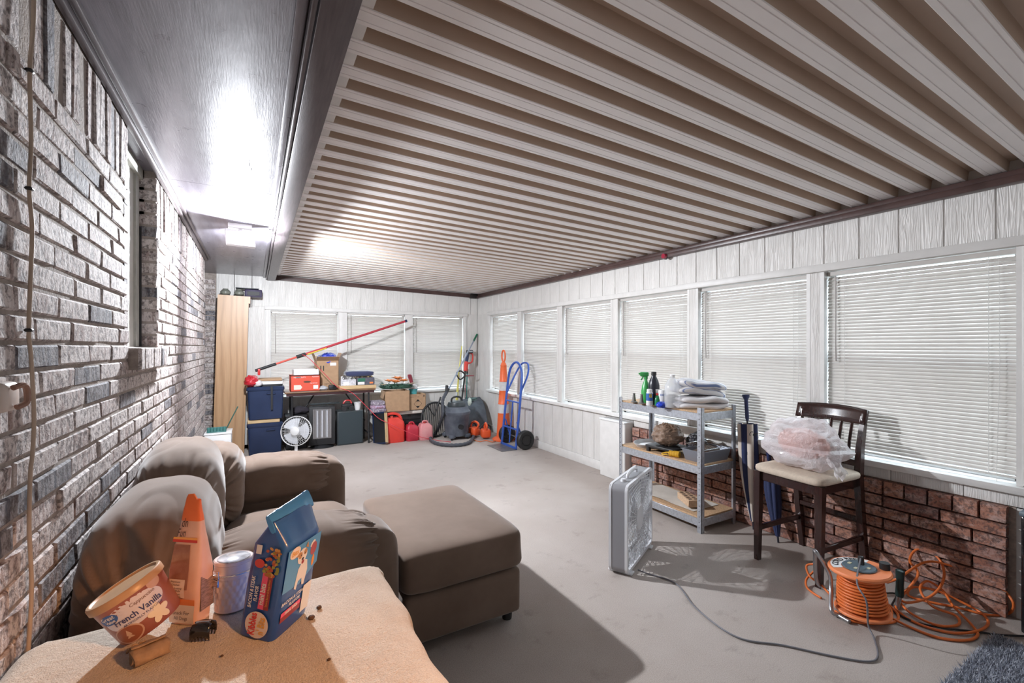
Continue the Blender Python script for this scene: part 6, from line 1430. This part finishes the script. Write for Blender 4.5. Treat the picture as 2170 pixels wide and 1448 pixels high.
for k in range(150):
    a = wrn.uniform(0, 6.28); leaf(b, (0.17*math.cos(a), 0.11*math.sin(a), 0.05), (math.cos(a)+wrn.uniform(-1, 1), math.sin(a)+wrn.uniform(-1, 1), wrn.uniform(-0.2, 0.9)), wrn.uniform(0.03, 0.07), 0.009)
o = b.obj('leaves', GRNL, wrt, 0); o['kind'] = 'stuff'
for (x, y, z, s) in ((-0.03, -0.08, 0.09, 1.0), (0.07, -0.06, 0.10, 0.9), (0.02, 0.02, 0.12, 1.0), (-0.09, -0.02, 0.10, 0.8)):
    b = MB()
    for k in range(7): leaf(b, (x, y, z), (math.cos(k*0.9), math.sin(k*0.9)-0.3, 0.6), 0.085*s, 0.02*s, 0.2)
    b.obj('lily', ORF, wrt, 0)
for (x, y) in ((-0.17, -0.07), (0.15, -0.08), (0.20, -0.02)):
    b = MB()
    for k in range(8): leaf(b, (x, y, 0.07), (math.cos(k*0.8), math.sin(k*0.8), 0.5), 0.035, 0.012, 0.2)
    b.obj('small_flower', CRF, wrt, 0)
bx2 = tray_box('marked_cardboard_box', 'brown cardboard box printed with a black diamond mark', 'box', (2.13, 6.70, LZ), (0.25, 0.26, 0.235), CARD, 0.02)
MB().box(-0.12, 0.12, -0.125, 0.125, 0.20, 0.205).obj('contents_cover', CARD, bx2, 0)
po2 = (0.0, -0.13, 0.09)
for tri in ([(-0.028, 0.035), (0.028, 0.035), (0, 0.066)], [(-0.028, -0.035), (0, -0.066), (0.028, -0.035)]): patch(bx2, 'diamond_tip', BLK, po2, (1, 0, 0), (0, 0, 1), tri)
for q in (((-0.062, 0), (0, 0.066)), ((0, 0.066), (0.062, 0)), ((0.062, 0), (0, -0.066)), ((0, -0.066), (-0.062, 0))):
    a, c = V(q[0]), V(q[1]); n = (c-a).orthogonal().normalized()*0.002; patch(bx2, 'diamond_line', BLK, po2, (1, 0, 0), (0, 0, 1), [tuple(a-n), tuple(c-n), tuple(c+n), tuple(a+n)], 0.0009)
lettering('FRAGILE', 0.020, lambda x, y: V((-0.055+x, -0.1312, 0.212+y)), BRN, bx2); lettering('HANDLE WITH CARE', 0.014, lambda x, y: V((-0.045+x, -0.1312, 0.192+y)), BRN, bx2)
patch(bx2, 'flame_mark', BLK, (0.095, -0.13, 0.205), (1, 0, 0), (0, 0, 1), [(-0.012, -0.012), (0.012, -0.012), (0.008, 0.004), (0, 0.018), (-0.008, 0.004)])
bk2 = lath('teal_bucket', 'small teal bucket on the marked cardboard box', 'bucket', (2.10, 6.70, LZ+0.206), [('bucket', [(0.05, 0), (0.065, 0.10), (0.070, 0.10), (0.066, 0.095), (0.048, 0.004), (0.001, 0.004)], M('bright_teal_plastic', (0.10, 0.42, 0.46), 0.4))])
tag(crumple((0, 0, 0.03), (0.13, 0.12, 0.08), 2.7, 0.4).obj('white_tissue', M('white_towel'), None, 60, (2.10, 6.70, LZ+0.206+0.095)), 'wad of white tissue in the teal bucket', 'tissue')
rb_ = thing('red_bat', 'dark red rounded bat standing behind the marked cardboard box', 'bat', (2.16, 6.90, LZ))
MB().tube([(0, 0, 0), (0.0, -0.01, 0.30), (-0.06, -0.02, 0.50)], [0.018, 0.022, 0.034], 12).obj('barrel', M('dark_red_paint', (0.28, 0.04, 0.06), 0.35), rb_); MB().blob((-0.062, -0.02, 0.505), (0.066, 0.066, 0.03), 1, 1, 14, 8).obj('cap', M('dark_red_paint'), rb_)
# ---- fuel cans
def gas_can(name, label, loc, w, d, h, mat, rz, big):
    t = thing(name, label, 'fuel can', loc, rz, 'fuel cans on the floor')
    rr_ = lambda kx, ky, z, dx=0: [(x*kx+dx, y*ky, z) for x, y in rrect2(w, d, min(w, d)*0.22)]
    MB().loft([rr_(0.92, 0.92, 0), rr_(1, 1, 0.015), rr_(1, 1, h*0.62), rr_(0.94, 0.94, h*0.74), rr_(0.60, 0.70, h*0.88, -w*0.05)]).obj('tank', mat, t, 50)
    if big:
        MB().tube(bez([(-w*0.36, 0, h*0.70), (-w*0.30, 0, h*0.95), (0.0, 0, h*1.02), (w*0.32, 0, h*0.92), (w*0.44, 0, h*0.62), (w*0.40, 0, h*0.52)], 6), 0.020, 10).obj('handle', mat, t, 180)
    else:
        MB().tube(bez([(-w*0.20, 0, h*0.84), (-w*0.16, 0, h*0.98), (w*0.12, 0, h*0.98), (w*0.22, 0, h*0.84)], 5), 0.012, 8).obj('handle', mat, t, 180)
    MB().cyl((-w*0.05, 0, h*0.86), (-w*0.05, 0, h*0.93), 0.022, n=14).obj('cap', M('red_plastic') if not big else M('orange_red_paint'), t)
    return t
gas_can('fuel_can', 'large bright red fuel can with looped handle', at_z(833, 937, 0)+V((0, 0.02, 0)), 0.31, 0.20, 0.40, M('bright_red_plastic', (0.72, 0.055, 0.04), 0.4, var=0.08, vscale=8), 0.0, True)
gas_can('fuel_can', 'small dark red fuel can between the large red and the faded pink can', at_z(872, 934, 0)+V((0.01, 0.03, 0)), 0.185, 0.17, 0.265, M('crimson_plastic', (0.50, 0.03, 0.055), 0.4), 0.05, False)
gas_can('fuel_can', 'small faded pink fuel can beside the black shop vacuum', at_z(901, 932, 0)+V((0.01, 0.03, 0)), 0.20, 0.17, 0.275, M('faded_pink_plastic', (0.66, 0.22, 0.24), 0.5, col2=(0.72, 0.34, 0.34), vscale=9), -0.04, False)
# ---- black round slatted grille
gr_ = thing('round_grille', 'round black slatted plastic grille behind the shop vacuum', 'grille', at_Y(925, 926, 6.50)*1.0); gr_.location.z = 0.0
gm = Matrix.Rotation(math.radians(90-12), 4, 'X') ; ctr = V((0, 0.03, 0.265))
gmm = Matrix.Translation(ctr) @ gm
b = MB(); b.tube([gmm @ V((0.225*math.cos(2*math.pi*i/36), 0.255*math.sin(2*math.pi*i/36), 0)) for i in range(36)], 0.016, 8, True); b.obj('rim', BLK2, gr_, 180)
for k in range(13):
    x = -0.20+k*0.0333; h = 0.255*math.sqrt(max(0, 1-(x/0.225)**2)); MB().tube([gmm @ V((x-0.05, -h, 0)), gmm @ V((x+0.05, h, 0))] if False else [gmm @ V((x, -h, 0)), gmm @ V((x, h, 0))], 0.0055, 6).obj('slat', BLK2, gr_)
MB().tube([gmm @ V((-0.12, 0.22, 0)), gmm @ V((-0.03, 0.05, 0.01)), gmm @ V((0.10, 0.33, 0.02))], 0.014, 8).obj('strut', BLK2, gr_)
# ---- shop vacuum
sv = thing('shop_vacuum', 'dusty black drum shop vacuum on the floor in the far corner', 'vacuum cleaner', at_z(970, 934, 0)+V((0.05, 0.17, 0)), math.radians(12))
DV = M('dusty_black_plastic', (0.055, 0.065, 0.085), 0.6, col2=(0.14, 0.155, 0.185), vscale=7)
MB().lathe([(0.15, 0.05), (0.165, 0.055), (0.195, 0.36), (0.205, 0.37), (0.205, 0.385)], 36).obj('drum', DV, sv)
MB().lathe([(0.207, 0.38), (0.212, 0.39), (0.212, 0.41), (0.19, 0.43), (0.17, 0.47), (0.165, 0.48)], 36).obj('lid', DV, sv)
MB().lathe([(0.13, 0.475), (0.135, 0.50), (0.12, 0.545), (0.085, 0.56), (0.001, 0.562)], 30).obj('motor_head', M('dark_slate_paint'), sv)
MB().tube(bez([(-0.09, 0, 0.53), (-0.08, 0, 0.60), (0.0, 0, 0.625), (0.08, 0, 0.60), (0.09, 0, 0.53)], 5), 0.014, 8).obj('handle', BLK2, sv)
for k in range(4):
    a = k*math.pi/2+0.6; MB().rbox((0.17*math.cos(a), 0.17*math.sin(a), 0.055), (0.09, 0.07, 0.05), 0.012).obj('caster_bracket', DV, sv); MB().cyl((0.18*math.cos(a)-0.012, 0.18*math.sin(a), 0.022), (0.18*math.cos(a)+0.012, 0.18*math.sin(a), 0.022), 0.022, n=12).obj('caster', BLK2, sv)
for s in (-1, 1): MB().rbox((s*0.208, 0, 0.385), (0.02, 0.05, 0.07), 0.006, 1).obj('latch', BLK2, sv)
MB().cyl((-0.05, -0.17, 0.20), (-0.06, -0.225, 0.20), 0.035, n=14).obj('hose_port', BLK2, sv)
svl = V(sv.location)
HOS = M('grey_black_hose', (0.06, 0.065, 0.08), 0.6)
hp = [at_Y(946, 832, 6.42), at_Y(938, 850, 6.34), at_Y(938, 880, 6.22), at_z(925, 915, 0.06), at_z(912, 930, 0.028), at_z(925, 940, 0.026), at_z(958, 944, 0.026), at_z(990, 940, 0.026), at_z(1003, 928, 0.026), at_z(1000, 918, 0.03)]
hpts = bez(hp, 14); hr = [0.024+0.0025*math.sin(i*1.6) for i in range(len(hpts))]
vh = thing('vacuum_hose', 'ribbed dark vacuum hose curled on the floor around the shop vacuum', 'hose', (hp[5].x, hp[5].y, 0)); vl = V(vh.location)
MB().tube([p-vl for p in hpts], hr, 10).obj('hose', HOS, vh, 180); MB().tube([hp[0]-vl, (hp[0]-vl)+V((0.02, 0.03, 0.10))], 0.024, 10).obj('cuff', BLK2, vh)
# ---- long tools leaning in the corner
def stick(name, label, cat, p0, p1, r, mat, parts=()):
    t = thing(name, label, cat, p0); d = V(p1)-V(p0); MB().tube([(0, 0, 0), d], r, 8).obj('shaft', mat, t)
    for (nm, f0, f1, rr_, m2) in parts: MB().tube([d*f0, d*f1], rr_, 10).obj(nm, m2, t)
    return t
GRY = M('grey_blue_pole', (0.34, 0.38, 0.46), 0.35, 0.5)
stick('long_grey_pole', 'long grey pole with a green grip leaning into the corner', 'pole', at_Y(945, 836, 6.42), at_Y(1011, 709, 6.985), 0.012, GRY, (('green_grip', 0.88, 1.0, 0.017, M('green_grip', (0.01, 0.14, 0.07), 0.4)), ('lower_sleeve', 0.0, 0.08, 0.018, BLK2)))
stick('yellow_pole', 'yellow stick leaning against the far window', 'pole', V((2.68, 6.55, 0.0)), V((3.03, 6.985, 1.38)), 0.011, M('pale_yellow_paint', (0.62, 0.55, 0.12), 0.45), (('joint', 0.40, 0.46, 0.015, M('steel_tube')),))
stick('short_yellow_pole', 'second shorter yellow stick behind the shop vacuum', 'pole', V((2.74, 6.56, 0.0)), V((2.98, 6.985, 1.02)), 0.013, M('pale_yellow_paint'))
stick('teal_pole', 'teal handled stick in the far corner', 'pole', V((2.98, 6.72, 0.0)), V((3.13, 6.985, 0.96)), 0.010, M('teal_green_paint', (0.03, 0.22, 0.20), 0.4), (('black_head', 0.95, 1.04, 0.016, BLK2),))
stick('red_pole', 'short red stick in the far corner behind the mats', 'pole', V((3.04, 6.75, 0.0)), V((3.10, 6.98, 0.72)), 0.010, M('dark_red_paint'))
stick('white_pole', 'white shaft leaning in the corner beside the trimmer', 'pole', V((2.90, 6.66, 0.0)), V((2.99, 6.985, 0.90)), 0.010, M('white_plastic'))
st_ = thing('string_trimmer', 'red and black string trimmer leaning upside down in the corner', 'trimmer', (2.80, 6.62, 0))
a_, c_ = V((0, 0, 0)), V((0.31, 0.30, 1.27))
MB().tube([a_, c_*0.80], 0.014, 8).obj('shaft', BLK2, st_); MB().tube([c_*0.76, c_*0.88], 0.035, 10).obj('motor', M('bright_red_plastic'), st_); MB().tube([c_*0.87, c_], [0.028, 0.032, 0.032][:2], 10).obj('rear_handle', NVT, st_)
MB().tube(bez([c_*0.86+V((0.03, 0, 0)), c_*0.90+V((0.09, -0.01, -0.02)), c_*0.98+V((0.09, 0, 0)), c_*1.0], 6), 0.013, 8).obj('grip_loop', M('bright_red_plastic'), st_)
MB().rbox(c_*1.0+V((0.03, -0.01, 0.02)), (0.10, 0.09, 0.06), 0.016).obj('battery', BLK2, st_); MB().rbox(c_*1.0+V((0.03, -0.058, 0.025)), (0.07, 0.006, 0.03), 0.002, 1).obj('grey_label', M('steel_tube'), st_)
MB().tube(bez([c_*0.72, c_*0.72+V((-0.10, -0.05, 0.06)), c_*0.70+V((-0.17, -0.05, 0.05)), c_*0.66+V((-0.10, -0.05, 0.0)), c_*0.70], 5), 0.012, 8).obj('front_handle', BLK2, st_)
MB().tube([c_*0.70, c_*0.70+V((0.15, -0.03, 0.0))], 0.009, 8).obj('side_bar', M('dark_red_paint'), st_)
# ---- rubber mats draped in the corner
MATM = M('grey_rubber_mat', (0.085, 0.10, 0.12), 0.75, var=0.2, vscale=12)
def matfn(p0, p1, w, bow, rib):
    p0, p1 = V(p0), V(p1); d = p1-p0; s = V((d.y, -d.x, 0)).normalized()
    def f(u, v):
        q = p0+d*v+s*(w*(u-0.5)); q.z += bow*math.sin(v*math.pi)+(0.004*abs(math.sin((v*30+abs(u-0.5)*14)*1.0)) if rib else 0); return q-V(p0)
    return f
for nm, lb, p0, p1, w, bow in (('rubber_mat', 'grey rubber mat with chevron ribs bent against the corner', (3.02, 6.30, 0.012), (3.12, 6.84, 0.50), 0.34, 0.16), ('rubber_mat', 'darker rubber mat behind the chevron mat', (3.11, 6.44, 0.012), (3.18, 6.88, 0.52), 0.26, 0.12)):
    o = tag(MB().surf(matfn(p0, p1, w, bow, True), 30, 80).obj(nm, MATM, None, 180, p0), lb, 'mat', 'rubber mats in the corner'); o.modifiers.new('t', 'SOLIDIFY').thickness = 0.008
sc_ = thing('scrub_brush', 'small green grey scrub brush lying on the rubber mat', 'brush', (3.10, 6.69, 0.505), 0.4)
MB().rbox((0, 0, 0.02), (0.16, 0.06, 0.025), 0.008).obj('brush_block', M('grey_green_plastic', (0.10, 0.17, 0.16), 0.5), sc_)
b = MB()
for i in range(8):
    for j in range(3): b.cyl((-0.065+i*0.018, -0.018+j*0.018, 0.01), (-0.068+i*0.018, -0.02+j*0.018, -0.014), 0.006, 0.008, 6)
b.obj('bristles', M('grey_green_plastic'), sc_)
tag(crumple((0, 0, 0.03), (0.06, 0.05, 0.12), 5.5, 0.4).obj('white_glove', M('pale_green_cloth', (0.55, 0.62, 0.55), 0.9), None, 60, (3.00, 6.60, 0.455)), 'pale crumpled glove on the rubber mat', 'glove')
# ---- two orange chainsaws
def saw(label, loc, rz):
    t = thing('chain_saw', label, 'chainsaw', loc, rz, 'orange chainsaws on the floor')
    OR_ = M('chainsaw_orange', (0.78, 0.11, 0.03), 0.4)
    MB().rbox((0, 0, 0.085), (0.15, 0.14, 0.13), 0.03, 3).obj('motor_body', OR_, t); MB().rbox((0.0, -0.072, 0.08), (0.09, 0.006, 0.06), 0.003, 1).obj('side_plate', BLK2, t)
    MB().tube(bez([(-0.06, 0, 0.14), (-0.09, 0, 0.20), (-0.02, 0, 0.235), (0.06, 0, 0.20), (0.07, 0, 0.13)], 6), 0.016, 8).obj('rear_handle', OR_, t, 180)
    MB().tube(bez([(0.05, -0.08, 0.06), (0.06, -0.09, 0.16), (0.06, 0.0, 0.21), (0.06, 0.08, 0.14)], 6), 0.010, 8).obj('front_handle', BLK2, t, 180)
    MB().rbox((0.12, 0.02, 0.06), (0.12, 0.03, 0.07), 0.006, 2).obj('guide_bar', M('steel_tube'), t)
    return t
c1_ = saw('orange chainsaw nearest the shop vacuum', at_z(1010, 928, 0)+V((0.0, 0.08, 0)), math.radians(110))
c2_ = saw('orange chainsaw beside the orange traffic post', at_z(1034, 932, 0)+V((0.0, 0.08, 0)), math.radians(75))
ocp = [at_z(1003, 915, 0.05), at_z(1002, 930, 0.01), at_z(1016, 936, 0.01), at_z(1030, 934, 0.01), at_z(1045, 937, 0.01), at_z(1055, 930, 0.01)]
tag(MB().tube([p-ocp[2] for p in bez(ocp, 6)], 0.0055, 6).obj('saw_cord', ORG, None, 180, ocp[2]), 'orange power cord lying in front of the chainsaws', 'cord')
# ---- orange traffic post
tp0 = at_z(1066, 934, 0); tpst = thing('traffic_post', 'tall orange traffic channelizer post with white reflective bands', 'traffic cone', (tp0.x+0.03, tp0.y+0.04, 0))
TOR = M('traffic_orange', (0.82, 0.15, 0.045), 0.45, var=0.08, vscale=6); TWB = M('reflective_white', (0.62, 0.61, 0.60), 0.35, var=0.12, vscale=14)
def rz_(z): return 0.105-0.058*(z/1.06)
MB().lathe([(0.16, 0), (0.165, 0.02), (0.15, 0.035), (0.11, 0.05), (0.105, 0.06)], 28).obj('foot', TOR, tpst)
for (z0_, z1, m2) in ((0.05, 0.40, TOR), (0.40, 0.53, TWB), (0.53, 0.73, TOR), (0.73, 0.86, TWB), (0.86, 1.10, TOR)):
    pr_ = [(rz_(z0_)+0.006, z0_), (rz_(z0_)+0.006, z0_+0.01), (rz_(z0_), z0_+0.02), (rz_(z1), z1-0.012), (rz_(z1)+0.004, z1-0.004), (rz_(z1)+0.004, z1)] if m2 is TOR else [(rz_(z0_), z0_), (rz_(z1), z1)]
    MB().lathe(pr_, 28).obj('orange_section' if m2 is TOR else 'white_band', m2, tpst)
MB().lathe([(0.047, 1.095), (0.036, 1.13), (0.020, 1.15), (0.020, 1.16)], 20).obj('neck', TOR, tpst)
MB().tube([(0.026*math.sin(a)*0.3, -0.036*math.sin(a), 1.235-0.085*math.cos(a)) for a in [i*2*math.pi/24 for i in range(24)]], 0.012, 8, True).obj('handle_loop', TOR, tpst, 180)
# ---- blue hand truck
BLT = M('blue_enamel', (0.035, 0.10, 0.42), 0.35, var=0.12, vscale=15)
hk_ = thing('hand_truck', 'blue two wheeled hand truck leaning back towards the window wall', 'hand truck', (3.0, 5.355, 0)) 
yw = 0.195; lean_ = lambda z: 0.02+0.105*z
loop = [(lean_(0), -yw, 0.01), (lean_(0.5), -yw, 0.5), (lean_(0.95), -yw*0.92, 0.95), (lean_(1.10), -yw*0.62, 1.10), (lean_(1.16), 0, 1.16), (lean_(1.10), yw*0.62, 1.10), (lean_(0.95), yw*0.92, 0.95), (lean_(0.5), yw, 0.5), (lean_(0), yw, 0.01)]
MB().tube(bez(loop, 8), 0.0165, 10).obj('main_frame', BLT, hk_, 180)
MB().tube(bez([(lean_(0.72), -yw*0.9, 0.74), (lean_(0.95)+0.10, -yw*0.85, 0.98), (lean_(1.1)+0.14, -yw*0.5, 1.12), (lean_(1.1)+0.15, 0.0, 1.15), (lean_(1.1)+0.14, yw*0.5, 1.12), (lean_(0.95)+0.10, yw*0.85, 0.98), (lean_(0.72), yw*0.9, 0.74)], 6), 0.013, 8).obj('rear_handle', BLT, hk_, 180)
for z in (0.62, 0.26): MB().tube([(lean_(z), -yw, z), (lean_(z), yw, z)], 0.012, 8).obj('crossbar', BLT, hk_)
MB().tube([(lean_(0.62), 0, 0.62), (lean_(0.1), 0, 0.06)], 0.010, 8).obj('centre_bar', BLT, hk_)
for s in (-1, 1):
    MB().tube([(lean_(0.36), s*yw*0.8, 0.36), (0.135, s*yw*0.9, 0.13)], 0.009, 8).obj('axle_strut', BLT, hk_)
    m = Matrix.Translation((0.135, s*(yw+0.055), 0.128)) @ Matrix.Rotation(math.pi/2, 4, 'X')
    MB().lathe([(0.072, -0.030), (0.115, -0.036), (0.127, -0.022), (0.128, 0.0), (0.127, 0.022), (0.115, 0.036), (0.072, 0.030)], 32, m).obj('tyre', M('black_rubber'), hk_)
    w_ = MB().lathe([(0.001, -0.012), (0.028, -0.030), (0.034, -0.018), (0.060, -0.014), (0.066, -0.030), (0.073, -0.030), (0.073, 0.030), (0.066, 0.030), (0.060, 0.014), (0.034, 0.018), (0.028, 0.030), (0.001, 0.012)], 24, m).obj('wheel_hub', M('pale_grey_steel', (0.50, 0.48, 0.44), 0.4, 0.6), hk_)
MB().tube([(0.135, -yw-0.06, 0.128), (0.135, yw+0.06, 0.128)], 0.009, 8).obj('axle', STL, hk_)
MB().box(-0.20, 0.02, -0.22, 0.22, 0.0, 0.006).obj('toe_plate', M('worn_steel_plate', (0.24, 0.23, 0.23), 0.45, 0.6, var=0.2, vscale=20), hk_, 0)
MB().box(0.012, 0.022, -0.22, 0.22, 0.0, 0.035).obj('heel_plate', BLT, hk_, 0)
